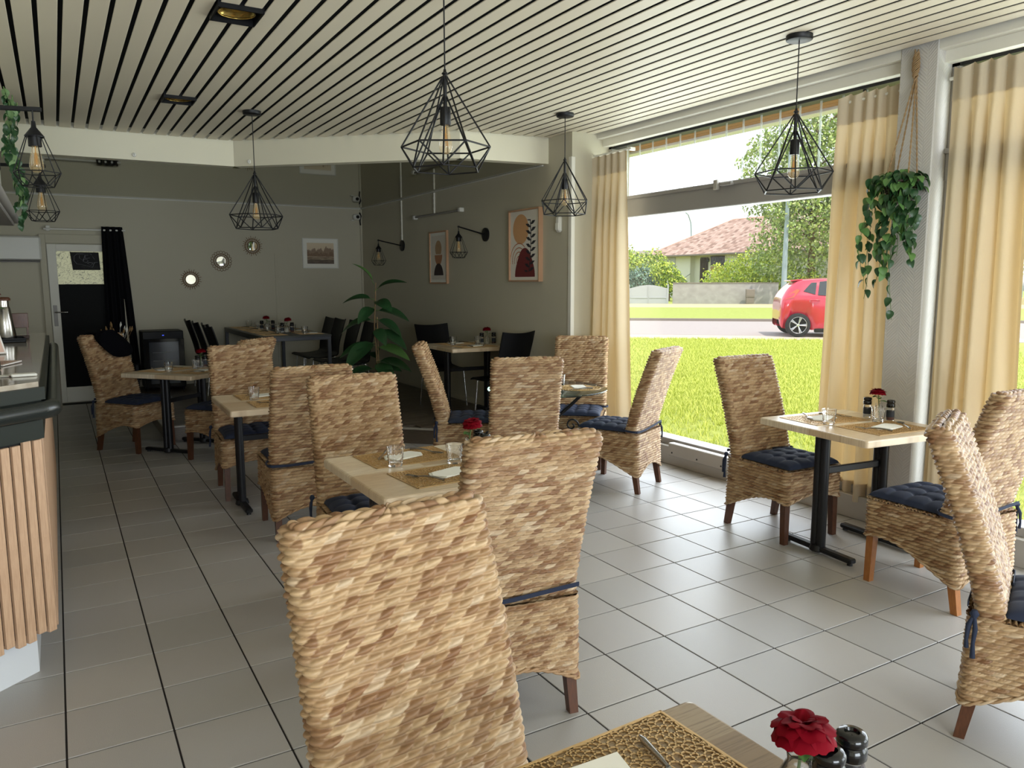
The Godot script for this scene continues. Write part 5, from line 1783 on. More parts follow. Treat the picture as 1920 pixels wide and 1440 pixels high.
	place("knife", "steel knife with rounded handle on the foreground placemat", "knife", Vector3(0.845, y + 0.005, -0.90), deg_to_rad(80))
	place("vase", "ribbed glass vase holding the large rose in the foreground", "vase", Vector3(0.966, y, -0.747))
	place("rose", "large dark red rose at the bottom right of the photo", "rose", Vector3(0.966, y - 0.002, -0.75), 0.2)
	place("mill", "black-capped mill in front of the foreground rose", "mill", Vector3(0.975, y, -0.700))
	place("pepper_mill", "black-capped mill right of the foreground rose", "mill", Vector3(1.045, y, -0.712))
	# long table
	y = 0.796 + DAIS
	for k in 4:
		var z := -9.62 - k * 0.56
		var nm: String = ["first from the front", "second from the front", "third from the front", "last by the wall"][k]
		place("placemat", "rectangular gold placemat on the left of the long table, " + nm, "placemat", Vector3(2.25, y + 0.0006, z), PI / 2)
		place("placemat", "rectangular gold placemat on the right of the long table, " + nm, "placemat", Vector3(2.69, y + 0.0006, z), PI / 2)
		place("tumbler", "clear tumbler on the left of the long table, " + nm, "glass", Vector3(2.36, y + 0.004, z - 0.12))
		place("tumbler", "clear tumbler on the right of the long table, " + nm, "glass", Vector3(2.63, y + 0.004, z + 0.10))
		place("napkin", "white napkin on the right of the long table, " + nm, "napkin", Vector3(2.75, y + 0.0045, z), PI / 2)
		place("fork", "steel fork on the left of the long table, " + nm, "fork", Vector3(2.24, y + 0.0045, z + 0.08), 0.4)
		place("knife", "steel knife on the right of the long table, " + nm, "knife", Vector3(2.66, y + 0.0045, z - 0.10), 0.5)
	centrepiece(Vector3(2.44, y, -10.66), 0.0, "long table's far half")
	centrepiece(Vector3(2.52, y, -9.95), 0.4, "long table's near half", 2.0)

	# black chairs
	var k := 0
	for q in [[1.80, -11.2], [1.80, -10.52], [1.83, -9.98], [1.78, -9.42]]:
		place("black_chair", "black plastic chair on the left of the long table, " + ["by the wall", "second from the wall", "third from the wall", "nearest the camera"][k], "chair", Vector3(q[0] + 0.02, DAIS, q[1]), PI / 2, "black chairs round the long table")
		k += 1
	k = 0
	for q in [[2.98, -10.78], [2.98, -10.34], [2.98, -9.72], [3.02, -9.25]]:
		place("black_chair", "black plastic chair on the right of the long table, " + ["by the wall", "second from the wall", "third from the wall", "behind the plant"][k], "chair", Vector3(q[0] + 0.07, DAIS, q[1]), -PI / 2, "black chairs round the long table")
		k += 1
	place("black_chair", "black plastic chair behind the back-right table", "chair", Vector3(3.86, DAIS, -8.12), deg_to_rad(4))
	place("black_chair", "black plastic chair in front of the back-right table, its back to the camera", "chair", Vector3(3.92, DAIS, -6.92), deg_to_rad(192))

	bag_and_fridge()
	plants()
	curtains()
	lamps()
	bar()
	wall_things()

func bag_and_fridge() -> void:
	# black bag or jacket laid over the backrest by the door
	var t := thing("black_bag", "soft black bag slung over the corner of the wicker backrest by the door", "bag", Vector3(0.60, 0, -8.13), deg_to_rad(39))
	var mb := MB.new()
	var Q := Basis(Vector3.BACK, -0.45)
	var f := func(i: int, j: int) -> Vector3:
		var a := TAU * i / 28; var v: float = j / 14.0
		var p := PI * v
		var wob := 1.0 + 0.10 * sin(a * 3.0 + 0.6) + 0.06 * sin(a * 5.0 + v * 4.0)
		var q := Q * Vector3(cos(a) * sin(p) * 0.19 * wob, cos(p) * 0.115 * (1.0 + 0.12 * sin(a * 2.0)), -sin(a) * sin(p) * 0.05)
		var y := 1.0 + q.y
		return Vector3(0.05 + q.x, y, back_z(y) + 0.085 + q.z)
	mb.grid(28, 14, func(i: int, j: int): return f.call(i, 14 - j), true)
	part("body", mb, mat("navy_black", rgb(9, 9, 13), 0.95, 0.0, 0.2), t)
	mb = MB.new()
	mb.grid(20, 10, func(i: int, j: int):
		var x := lerpf(-0.13, 0.10, i / 20.0); var g := j / 10.0
		var a := PI * g
		return Vector3(x + 0.02 * sin(g * 5.0), 1.09 + 0.018 * sin(a) + 0.006 * sin(x * 40.0) - 0.10 * pow(absf(g * 2 - 1), 1.6), back_z(1.09) + 0.068 * cos(a)))
	part("flap", mb, M.navy_black, t)
	# wine fridge
	t = thing("wine_fridge", "small black glass-door drinks fridge against the back wall", "fridge", Vector3(1.20, DAIS, -11.38))
	mb = MB.new()
	mb.box(Vector3(0, 0.41, -0.02), Vector3(0.50, 0.76, 0.46), 0.008)
	part("cabinet", mb, M.black_plastic, t)
	mb = MB.new()
	for s in [-1, 1]:
		mb.box(Vector3(s * 0.215, 0.37, 0.225), Vector3(0.07, 0.64, 0.03), 0.004)
		mb.box(Vector3(0, 0.37 + s * 0.3, 0.225), Vector3(0.37, 0.045, 0.03), 0.004)
	var dr := part("door_frame", mb, mat("gloss_black", rgb(10, 10, 12), 0.1), t)
	mb = MB.new()
	mb.box(Vector3(0.0, 0.37, 0.222), Vector3(0.37, 0.57, 0.008), 0.0)
	part("door_glass", mb, mat("fridge_glass", rgb(96, 100, 108), 0.12, 0.85), dr)
	mb = MB.new()
	for i in 4: mb.box(Vector3(0.01, 0.18 + i * 0.11, 0.228), Vector3(0.30, 0.004, 0.004), 0.0)
	part("shelf_edges", mb, M.frame_grey, dr)
	var led := mat("led_blue", rgb(20, 30, 90), 0.3)
	led.emission_enabled = true; led.emission = rgb(60, 90, 255); led.emission_energy_multiplier = 1.2
	mb = MB.new()
	mb.box(Vector3(0.0, 0.735, 0.212), Vector3(0.022, 0.01, 0.006), 0.001)
	part("display_light", mb, led, t)
	for s in [Vector2(-0.22, 0.18), Vector2(0.22, 0.18), Vector2(-0.22, -0.2), Vector2(0.22, -0.2)]:
		mb = MB.new()
		mb.lathe([Vector2(0, 0), Vector2(0.018, 0), Vector2(0.018, 0.032), Vector2(0, 0.032)], 10, Vector3(s.x, 0, s.y))
		part("foot", mb, M.black_plastic, t)
	# low side table with dried flowers
	t = thing("side_table", "small dark glossy side table left of the drinks fridge", "side table", Vector3(0.62, 0, -10.6))
	mb = MB.new()
	mb.box(Vector3(0, 0.60, 0), Vector3(0.42, 0.025, 0.55), 0.004)
	part("top", mb, M.gloss_black, t)
	for s in [Vector2(-1, 1), Vector2(1, 1), Vector2(-1, -1), Vector2(1, -1)]:
		mb = MB.new()
		mb.box(Vector3(s.x * 0.18, 0.295, s.y * 0.24), Vector3(0.035, 0.59, 0.035), 0.003)
		part("leg", mb, M.black_plastic, t)
	t = thing("dried_flowers", "bunch of beige dried flowers in a small jar on the dark side table", "flowers", Vector3(0.62, 0.6125, -10.5))
	mb = MB.new()
	mb.lathe([Vector2(0, 0), Vector2(0.045, 0), Vector2(0.05, 0.01), Vector2(0.042, 0.12), Vector2(0.036, 0.15), Vector2(0.03, 0.15), Vector2(0.038, 0.02), Vector2(0, 0.015)], 16)
	part("jar", mb, M.leaf_dark, t)
	var sm := mat("dried_straw", rgb(150, 118, 76), 0.9)
	for i in 16:
		var a := hash1(i, 4) * TAU; var l := 0.26 + 0.18 * hash1(i, 5); var o := 0.05 + 0.11 * hash1(i, 6)
		mb = MB.new()
		var tip := Vector3(cos(a) * o, l, sin(a) * o)
		mb.tube([Vector3(0, 0.03, 0), tip * Vector3(0.5, 0.55, 0.5), tip], 0.002, 5)
		mb.tube([tip, tip + Vector3(cos(a) * 0.01, 0.03, sin(a) * 0.01), tip + Vector3(cos(a) * 0.015, 0.065, 0)], [0.006, 0.014, 0.003], 6)
		part("stalk", mb, sm if i % 4 else M.napkin, t)

# ---------------------------------------------------------------- plants indoors
func plants() -> void:
	var t := thing("rubber_plant", "tall dark green rubber plant in a pot in the back corner", "plant", Vector3(3.0, DAIS, -8.05))
	var mb := MB.new()
	mb.lathe([Vector2(0, 0), Vector2(0.12, 0), Vector2(0.125, 0.01), Vector2(0.155, 0.27), Vector2(0.16, 0.29), Vector2(0.145, 0.29), Vector2(0.14, 0.26), Vector2(0, 0.255)], 28)
	var pot := part("pot", mb, M.terracotta_dark, t)
	mb = MB.new()
	mb.lathe([Vector2(0.14, 0.255), Vector2(0.1, 0.262), Vector2(0, 0.265)], 20)
	part("soil", mb, M.soil, pot)
	mb = MB.new()
	mb.tube([Vector3(0, 0.25, 0), Vector3(0.01, 0.6, 0), Vector3(-0.01, 0.95, 0), Vector3(0.01, 1.25, 0), Vector3(0.02, 1.42, 0)], [0.013, 0.011, 0.009, 0.007, 0.004], 8)
	part("stem", mb, M.bark, t)
	mb = MB.new()
	mb.tube([Vector3(0.03, 0.25, 0.01), Vector3(0.02, 1.05, 0.01)], 0.006, 6)
	part("support_cane", mb, M.rope, t)
	# leaves: height, bearing on the picture plane (right = 0), pitch, length; "right" of the picture is (0.86, 0.51) here
	var R := Vector3(0.862, 0, 0.507); var F := Vector3(-0.507, 0, 0.862)
	var L := [[1.40, -0.10, 0.04, 1.15, 0.27, 1], [1.33, 0.24, 0.05, 0.62, 0.32, 0], [1.24, -0.28, 0.03, 0.25, 0.30, 0], [1.22, 0.15, 0.22, 0.05, 0.30, 0], [1.12, 0.34, 0.06, 0.06, 0.34, 0],
		[1.16, -0.10, 0.26, -0.2, 0.28, 0], [1.02, -0.36, 0.03, -0.02, 0.36, 0], [1.03, 0.25, 0.08, -0.22, 0.30, 0], [0.93, 0.10, 0.20, -0.25, 0.26, 0], [0.90, 0.30, 0.12, -0.15, 0.36, 0],
		[0.78, -0.22, 0.30, -0.25, 0.42, 0], [0.74, -0.36, 0.16, 0.05, 0.36, 0], [0.72, 0.34, 0.12, 0.02, 0.36, 1], [0.56, 0.36, 0.10, 0.10, 0.36, 0], [0.55, 0.20, 0.30, -0.15, 0.34, 0], [0.48, -0.28, 0.14, 0.05, 0.32, 0], [0.44, 0.24, 0.18, 0.45, 0.30, 0], [0.66, -0.10, -0.3, 0.1, 0.3, 0]]
	for q in L:
		var d: Vector3 = (R * q[1] + F * q[2]).normalized()
		var dir := (d * cos(q[3]) + Vector3.UP * sin(q[3])).normalized()
		var side := Vector3.UP.cross(dir).normalized()
		var bas := Basis(side, dir.cross(side).normalized(), dir)
		var st := MB.new()
		var p0 := Vector3(0, q[0], 0)
		st.tube([p0, p0 + dir * 0.05], 0.004, 5)
		var lf := part("leaf", leaf_mesh(q[4], q[4] * 0.25, 0.45), M.leaf_mid if q[5] else M.leaf_dark, t, p0 + dir * 0.045, bas * Basis(Vector3.BACK, 0.35 * signf(q[1])))
		part("leaf_stalk", st, M.stem_green, lf, Vector3.ZERO).transform = lf.transform.affine_inverse()
	# hanging basket on the pillar
	t = thing("hanging_plant", "trailing variegated ivy in a woven basket hung by macrame cords on the white pillar", "hanging plant", Vector3(4.375, 2.15, -2.875))
	mb = MB.new()
	var top := Vector3(0.085, 0.70, 0.0)
	for h in 7:
		var kp := []
		for i in 21:
			var f := i / 20.0
			var a := f * 11.0 + h * 0.9
			kp.append(top + Vector3(0.012 * cos(a) - 0.012, 0.06 - 0.15 * f + 0.015 * sin(h * 2.1), (0.006 + 0.016 * sin(PI * f)) * sin(a)))
		mb.tube(kp, 0.0042, 5)
	mb.lathe([Vector2(0, 0), Vector2(0.01, 0), Vector2(0.01, 0.03), Vector2(0, 0.03)], 8, top + Vector3(0, 0.03, 0))
	part("knotted_loop", mb, M.rope, t)
	for k in 4:
		var a := TAU * k / 4 + 0.6
		mb = MB.new()
		var b := Vector3(cos(a) * 0.09, 0.02, sin(a) * 0.09)
		for h in 2:
			var ps := []
			for i in 41:
				var f := i / 40.0
				ps.append(top.lerp(b, f) + Vector3(0, -0.06 * (1 - f), 0) + Vector3(cos(f * 60 + h * PI), 0, sin(f * 60 + h * PI)) * 0.003)
			mb.tube(ps, 0.003, 5)
		part("cord", mb, M.rope, t)
	mb = MB.new()
	for r in 9:
		var ps := []
		var rad := lerpf(0.06, 0.093, r / 8.0)
		for i in 33: ps.append(Vector3(cos(TAU * i / 32) * rad * (1 + 0.03 * (1 if (i + r) % 2 else -1)), -0.10 + r * 0.014, sin(TAU * i / 32) * rad * (1 + 0.03 * (1 if (i + r) % 2 else -1))))
		mb.tube(ps, 0.0075, 6, false)
	mb.lathe([Vector2(0, -0.105), Vector2(0.06, -0.105)], 20)
	part("woven_basket", mb, M.brown_wood, t)
	var lm := leaf_mesh(0.062, 0.026, 0.5, 0.35)
	var lm2 := leaf_mesh(0.052, 0.022, 0.7, 0.3)
	for s in 16:
		var a := s * 2.4
		var dz := sin(a) * 0.10; var dx := -absf(cos(a)) * 0.085
		var len: float = [0.50, 0.34, 0.72, 0.40, 0.58, 0.30, 0.50, 0.84, 0.46, 0.36, 0.66, 0.26, 0.44, 0.54, 0.38, 0.62][s]
		if s == 7: dz = 0.035; dx = -0.08
		if s == 2: dz = -0.18
		if s == 10 or s == 13: dz = -0.15
		if s == 15: dz = -0.10
		var ps := [Vector3(0, 0.0, 0), Vector3(dx * 0.6, 0.07, dz * 0.6)]
		for i in 9:
			var f := i / 8.0
			ps.append(Vector3(dx * 1.1 + 0.012 * sin(f * 7 + s), 0.04 - f * len, dz * (1.0 + 0.15 * f) + 0.015 * sin(f * 5 + s * 2)))
		mb = MB.new()
		mb.tube(ps, 0.0016, 5)
		var vn := part("vine", mb, M.stem_green, t)
		var n := int(len * 34)
		for i in n:
			if len > 0.6 and i > n * 0.55 and i % 2: continue
			var f := (i + 0.5) / n * (ps.size() - 1.01)
			var p: Vector3 = (ps[int(f)] as Vector3).lerp(ps[int(f) + 1], f - int(f))
			var yw := -PI / 2 + (hash1(i, s, 1) - 0.5) * 3.4
			part("leaf", lm if i % 2 else lm2, M.leaf_dark if hash1(i, s, 7) < 0.6 else M.leaf_mid, vn, p, Basis(Vector3.UP, yw) * Basis(Vector3.RIGHT, 0.3 + 0.8 * hash1(i, s, 3)) * Basis(Vector3.BACK, (hash1(i, s, 4) - 0.5)))
	var cr := MB.new()      # the crown of leaves over the basket
	cr.lathe([Vector2(0, 0.0), Vector2(0.085, 0.0), Vector2(0.06, 0.03), Vector2(0, 0.04)], 14)
	var crown := part("crown", cr, M.leaf_dark, t)
	for i in 64:
		var a := hash1(i, 1, 50) * TAU; var rr := 0.035 + 0.085 * hash1(i, 2, 50)
		part("leaf", lm if i % 2 else lm2, M.leaf_dark if i % 3 else M.leaf_mid, crown, Vector3(cos(a) * rr * 0.95, 0.02 + 0.09 * hash1(i, 3, 50) - rr * 0.5, sin(a) * rr * 1.15), Basis(Vector3.UP, -a + PI / 2) * Basis(Vector3.RIGHT, 0.1 + 0.7 * hash1(i, 4, 50)))

func curtain(label: String, x: float, z0: float, z1: float, b0: float, b1: float, y1: float, y0: float, folds: float, amp: float, sd: int) -> void:
	var t := thing("curtain", label, "curtain", Vector3(x, 0, (z0 + z1) * 0.5))
	var n := 110; var m := 44
	var zc := (z0 + z1) * 0.5
	var f := func(i: int, j: int, o: float) -> Vector3:
		var u: float = i / float(n); var v: float = j / float(m)      # v: 0 top
		var za := lerpf(z0, z1, u); var zb := lerpf(b0, b1, u)
		var ph := u * TAU * folds + sd + 1.1 * sin(u * 7.0 + sd * 2.0) + 0.9 * sin(v * 2.6 + u * 6.0 + sd)
		var w := sin(ph) + 0.22 * sin(2.0 * ph + 0.7) + 0.55 * sin(ph * 0.43 + 1.3 + sd + v * 1.4) * smoothstep(0.05, 0.5, v)
		var sharp := 1.0 if v > 0.1 else 0.8
		var k := lerpf(amp * 0.55, amp, smoothstep(0.04, 0.3, v)) * sharp
		return Vector3(w * k + o, y1 - v * (y1 - y0) + (0.012 * sin(ph) if j == 0 else 0.0), lerpf(za, zb, pow(v, 0.9)) - zc + 0.4 * k * cos(ph))
	var mb := MB.new()
	mb.grid(n, m, func(i: int, j: int): return f.call(i, m - j, -0.0015))
	var back := MB.new()
	part("cloth", mb, M.curtain_linen, t)
	# heading band and hem stand a little proud
	mb = MB.new()
	mb.grid(n, 3, func(i: int, j: int): return f.call(i, 3 - j, -0.006))
	part("heading_band", mb, M.curtain_linen, t)
	mb = MB.new()
	mb.grid(n, 2, func(i: int, j: int): return f.call(i, m - j, -0.005))
	part("hem", mb, M.curtain_linen, t)

func curtains() -> void:
	curtain("cream linen curtain at the left end of the large window", 4.44, -6.22, -5.55, -6.40, -5.46, 2.73, 0.12, 6.0, 0.035, 1)
	curtain("cream linen curtain behind the white pillar at the right end of the large window", 4.56, -3.46, -2.98, -3.50, -2.97, 2.78, 0.12, 5.0, 0.038, 4)
	curtain("wide cream linen curtain right of the white pillar", 4.54, -2.70, -2.24, -2.73, -2.17, 2.79, 0.14, 4.5, 0.040, 2)
	for q in [[4.445, -5.88, 0.80], [4.57, -3.2, 0.40], [4.56, -2.2, 1.06]]:
		var t := thing("curtain_pole", "white curtain pole carrying the cream curtain " + ("at the left window end" if q[1] < -5 else ("behind the pillar" if q[1] < -3 else "right of the pillar")), "pole", Vector3(q[0], 2.74, q[1]))
		var mb := MB.new()
		mb.rod(Vector3(0, 0, -q[2] * 0.5), Vector3(0, 0, q[2] * 0.5), 0.010, 10)
		part("pole", mb, M.white_plastic, t)
		mb = MB.new()
		mb.box(Vector3(0.03, 0, -q[2] * 0.5 + 0.03), Vector3(0.07, 0.03, 0.02), 0.004)
		mb.box(Vector3(0.03, 0, q[2] * 0.5 - 0.03), Vector3(0.07, 0.03, 0.02), 0.004)
		part("bracket", mb, M.white_plastic, t)

# ---------------------------------------------------------------- outdoors
const SU := Vector3(0.7507, 0, 0.6606)     # along the street, to the right as seen from the room
const SW := Vector3(0.6606, 0, -0.7507)    # away across the street
const SY := 0.15
const SPHI := -0.7218
func st(u: float, w: float, y := SY) -> Vector3: return SU * u + SW * w + Vector3(0, y, 0)

func strip(called: String, w0: float, w1: float, y0: float, y1: float, m: Material, th := 0.06) -> void:
	var mb := MB.new()
	var a := st(-45, w0, y0); var b := st(75, w0, y0); var c := st(75, w1, y1); var d := st(-45, w1, y1)
	mb.poly([a, b, c, d])
	var dn := Vector3(0, -th, 0)
	mb.poly([a + dn, b + dn, b, a]); mb.poly([d, c, c + dn, d + dn])
	struct(called, mb, m)

func tuft_mesh(h: float) -> ArrayMesh:
	var mb := MB.new()
	for k in 6:
		var a := TAU * k / 6 + 0.4 * k; var d := Vector3(cos(a), 0, sin(a)); var s := Vector3(-sin(a), 0, cos(a)) * 0.0045
		var o := d * 0.02 * hash1(k, 9); var hh := h * (0.6 + 0.5 * hash1(k, 2))
		mb.poly([o - s, o + s, o + d * hh * 0.35 + Vector3(0, hh * 0.7, 0) + s * 0.6, o + d * hh * 0.35 + Vector3(0, hh * 0.7, 0) - s * 0.6])
		mb.poly([o + d * hh * 0.35 + Vector3(0, hh * 0.7, 0) - s * 0.6, o + d * hh * 0.35 + Vector3(0, hh * 0.7, 0) + s * 0.6, o + d * hh * 0.75 + Vector3(0, hh, 0)])
	return mb.mesh()

func multi(called: String, mesh: Mesh, m: Material, xs: Array, parent: Node, cols = null) -> MultiMeshInstance3D:
	var mm := MultiMesh.new()
	mm.transform_format = MultiMesh.TRANSFORM_3D
	mm.use_colors = cols != null
	mm.mesh = mesh
	mm.instance_count = xs.size()
	for i in xs.size():
		mm.set_instance_transform(i, xs[i])
		if cols != null: mm.set_instance_color(i, cols[i])
	var o := MultiMeshInstance3D.new()
	o.multimesh = mm; o.material_override = m
	o.name = numbered(called) if parent == self else called
	parent.add_child(o, true)
	o.set_meta("kind", "stuff")
	return o

func crown(t: Node3D, blobs: Array, n: int, leaf: float, cols: Array, sd: int, gap := 0.0) -> void:
	# leaves scattered in the outer shells of round clumps
	var lf := leaf_mesh(leaf, leaf * 0.36, 0.4)
	var xs := []; var cs := []
	var tot := 0.0
	for b in blobs: tot += b[1] * b[1]
	for bi in blobs.size():
		var b: Array = blobs[bi]
		var k := int(n * b[1] * b[1] / tot)
		for i in k:
			var h1 := hash1(i, sd + bi, 1); var h2 := hash1(i, sd + bi, 2); var h3 := hash1(i, sd + bi, 3)
			var ph := acos(1 - 2 * h1); var th := TAU * h2
			var d := Vector3(sin(ph) * cos(th), cos(ph), sin(ph) * sin(th))
			var r: float = b[1] * (0.62 + 0.40 * sqrt(h3)) * (1.0 + 0.16 * sin(d.x * 7 + bi) + 0.14 * sin(d.y * 9 + d.z * 6 + bi * 2))
			var sc := 0.7 + 0.6 * hash1(i, sd, 6)
			xs.append(Transform3D(Basis.from_euler(Vector3(hash1(i, bi, 7) * 3.0 - 0.8, hash1(i, bi, 8) * TAU, hash1(i, bi, 9) * 2 - 1)).scaled(Vector3.ONE * sc), (b[0] as Vector3) + Vector3(d.x * r, d.y * r * (b[2] if b.size() > 2 else 1.0), d.z * r)))
			var c: Color = cols[int(hash1(i, bi, 10) * (cols.size() - 0.01))]
			cs.append(c)
	multi("leaves", lf, M.foliage_birch, xs, t, cs)

func outdoors() -> void:
	# ground: bed at the wall, lawn, gravel strip, road, verge, path
	var mb := MB.new()
	mb.box(Vector3(48, -0.25, -20), Vector3(86, 0.3, 130), 0.0)
	struct("ground", mb, M.grass_ground)
	mb = MB.new()
	# lawn rises gently to the street
	mb.poly([Vector3(4.8, -0.05, 8), Vector3(80, SY, 43.7), Vector3(80, SY, 43.71), Vector3(4.8, -0.05, -22.4)].slice(0, 1) + [st(78, 20.0, SY), Vector3(4.8, SY, -22.42)])
	mb.poly([Vector3(4.8, -0.05, 8), Vector3(4.8, -0.05, 60), st(78, 20.0, SY)])
	struct("lawn", mb, M.grass_ground)
	mb = MB.new()      # stony bed along the wall, with an uneven edge
	var bed := []
	for i in 41:
		var z := lerpf(-14.0, 6.0, i / 40.0)
		bed.append(Vector2(6.2 + 0.35 * sin(i * 1.1) + 0.25 * sin(i * 2.7), z))
	bed.append(Vector2(4.82, 6.0)); bed.append(Vector2(4.82, -14.0))
	mb.prism(bed, -0.08, -0.028)
	struct("gravel_bed", mb, M.gravel)
	mb = MB.new()
	mb.box(Vector3(5.0, -0.03, -4.0), Vector3(0.36, 0.05, 20), 0.004)
	struct("paving", mb, M.bin_grey)
	strip("gravel_strip", 19.6, 21.0, SY + 0.01, SY + 0.01, M.gravel)
	strip("road", 21.0, 28.2, SY + 0.014, SY + 0.014, M.asphalt)
	strip("kerb", 28.2, 28.45, SY + 0.10, SY + 0.10, M.bin_grey, 0.12)
	strip("verge", 28.45, 40.2, SY + 0.09, SY + 0.09, M.grass_ground)
	strip("footpath", 40.2, 46.4, SY + 0.095, SY + 0.095, M.dry_path)
	strip("garden_ground", 46.4, 110, SY + 0.02, SY + 0.02, M.grass_ground)
	# grass tufts on the lawn
	var xs := []
	var i := 0
	var tf := tuft_mesh(0.075)
	while xs.size() < 60000 and i < 200000:
		i += 1
		var x := lerpf(5.2, 19.0, pow(hash1(i, 1, 61), 1.5)); var z := lerpf(-19.0, 1.0, hash1(i, 2, 61))
		if z > -0.55 * x + 1.0 or z < -1.55 * x + 0.5: continue
		var w := SW.dot(Vector3(x, 0, z))
		if w > 19.5: continue
		var thin := clampf((x - 5.75) / 1.5, 0.0, 1.0)
		if hash1(i, 3, 61) > 0.12 + thin: continue
		var y := lerpf(-0.05, SY, clampf(w / 20.0, 0, 1)) - 0.005
		xs.append(Transform3D(Basis(Vector3.UP, hash1(i, 4, 61) * TAU).scaled(Vector3.ONE * (0.55 + 0.7 * hash1(i, 5, 61))), Vector3(x, y, z)))
	var g := multi("lawn_grass", tf, M.grass_blade, xs, self)
	tag(g, "bright mown grass of the lawn outside the window", "grass")
	var wd := thing("weed_clump", "broad-leaved weed clump at the gravel edge outside the window", "weeds", Vector3(6.1, -0.03, -6.6))
	for k in 26:
		var a := hash1(k, 1, 81) * TAU
		part("leaf", leaf_mesh(0.22, 0.05, 0.6), M.leaf_mid, wd, Vector3(hash1(k, 2, 81) * 0.7 - 0.35, 0.0, hash1(k, 3, 81) * 0.9 - 0.45), Basis(Vector3.UP, a) * Basis(Vector3.RIGHT, -0.9 + 0.6 * hash1(k, 4, 81)))

	# garden wall, gate and what stands before it
	var phi := SPHI
	var BW := Basis(Vector3.UP, phi)      # local x along the street, local z towards the room
	var wl := thing("garden_wall", "long pale rendered garden wall between the white gate and the hedge", "wall", st(4.0, 48.0), phi)
	mb = MB.new()
	mb.box(Vector3(-0.26, 0.64, 0), Vector3(6.1, 1.28, 0.18), 0.01)
	part("wall_body", mb, M.render_wall, wl)
	mb = MB.new()
	mb.box(Vector3(-0.26, 1.30, 0), Vector3(6.12, 0.05, 0.24), 0.01)
	part("coping", mb, M.bin_grey, wl)
	var w2 := thing("garden_wall", "pale rendered garden wall left of the white gate", "wall", st(-5.7, 48.0), phi)
	mb = MB.new()
	mb.box(Vector3(-0.1, 0.6, 0), Vector3(7.5, 1.2, 0.18), 0.01)
	part("wall_body", mb, M.render_wall, w2)
	mb = MB.new()
	mb.box(Vector3(-0.1, 1.22, 0), Vector3(7.52, 0.05, 0.24), 0.01)
	part("coping", mb, M.bin_grey, w2)
	var gt := thing("garden_gate", "white double garden gate with arched top in the pale wall", "gate", st(-0.75, 48.0), phi)
	for s in [-1, 1]:
		mb = MB.new()
		var out := [Vector2(0, 0.05), Vector2(s * 1.12, 0.05), Vector2(s * 1.12, 0.98)]
		for q in 9: out.append(Vector2(s * lerpf(1.12, 0.0, q / 8.0), 0.98 + 0.20 * sin(PI * 0.5 * q / 8.0)))
		var fl2 := []
		for p in out: fl2.append(Vector2(p.x, -p.y))
		mb.prism(fl2, -0.02, 0.02, Transform3D(Basis(Vector3.RIGHT, PI / 2), Vector3.ZERO))
		mb.box(Vector3(s * 0.56, 0.42, 0.03), Vector3(1.08, 0.05, 0.03), 0.004)
		mb.box(Vector3(s * 0.03, 0.6, 0.03), Vector3(0.05, 1.1, 0.03), 0.004)
		mb.box(Vector3(s * 1.1, 0.5, 0.03), Vector3(0.05, 0.95, 0.03), 0.004)
		part("leaf", mb, M.white_gate, gt)
	mb = MB.new()
	for s in [-1, 1]: mb.box(Vector3(s * 1.165, 0.6, 0), Vector3(0.08, 1.25, 0.08), 0.006)
	part("post", mb, M.white_gate, gt)
	var k := 0
	for q in [[5.15, 47.5, "grey meter box on a block against the pale garden wall"], [7.35, 47.6, "tan meter box on a block at the end of the garden wall"]]:
		var bx := thing("meter_box", q[2], "box", st(q[0], q[1], SY + 0.095), phi)
		mb = MB.new()
		mb.box(Vector3(0, 0.18, 0), Vector3(0.46, 0.36, 0.3), 0.02)
		part("block", mb, M.bin_grey if k == 0 else M.crate_tan, bx)
		mb = MB.new()
		mb.box(Vector3(0, 0.6, 0), Vector3(0.5, 0.48, 0.34), 0.02)
		part("case", mb, M.bin_grey if k == 0 else M.crate_tan, bx)
		mb = MB.new()
		mb.box(Vector3(0, 0.62, 0.175), Vector3(0.4, 0.36, 0.012), 0.004)
		part("door", mb, M.bin_grey if k == 0 else M.crate_tan, bx)
		k += 1
	var fc := thing("wire_fence", "low wall with wire mesh fence under the hedge right of the garden wall", "fence", st(13.6, 48.2), phi)
	mb = MB.new()
	mb.box(Vector3(0, 0.22, 0), Vector3(13.0, 0.44, 0.18), 0.01)
	part("low_wall", mb, M.dry_path, fc)
	for q in 8:
		mb = MB.new()
		mb.rod(Vector3(-6.3 + q * 1.8, 0.4, 0), Vector3(-6.3 + q * 1.8, 1.1, 0), 0.025, 6)
		part("post", mb, M.lamp_post, fc)
	mb = MB.new()
	for q in 9: mb.rod(Vector3(-6.4, 0.5 + q * 0.07, 0), Vector3(6.4, 0.5 + q * 0.07, 0), 0.004, 4)
	for q in 120: mb.rod(Vector3(-6.4 + q * 0.107, 0.48, 0), Vector3(-6.4 + q * 0.107, 1.08, 0), 0.003, 4)
	var wm := part("wire_mesh", mb, M.wire_mesh, fc)
	wm.set_meta("kind", "stuff")
	# street lamps
	var lp := thing("street_lamp", "tall pale grey street lamp post in front of the big tree", "street lamp", st(6.95, 47.0, SY + 0.09), phi)
	mb = MB.new()
	mb.tube([Vector3(0, 0, 0), Vector3(0.0, 3, 0), Vector3(0.02, 8.5, 0)], [0.17, 0.14, 0.07], 14)
	mb.box(Vector3(0, 0.12, 0), Vector3(0.42, 0.24, 0.42), 0.02)
	part("post", mb, M.lamp_post, lp)
	mb = MB.new()
	mb.tube([Vector3(0.02, 8.4, 0), Vector3(0.1, 8.9, 0.3), Vector3(0.1, 9.05, 1.3)], 0.05, 8)
	mb.box(Vector3(0.1, 9.03, 1.6), Vector3(0.25, 0.12, 0.7), 0.04)
	part("arm_and_head", mb, M.lamp_post, lp)
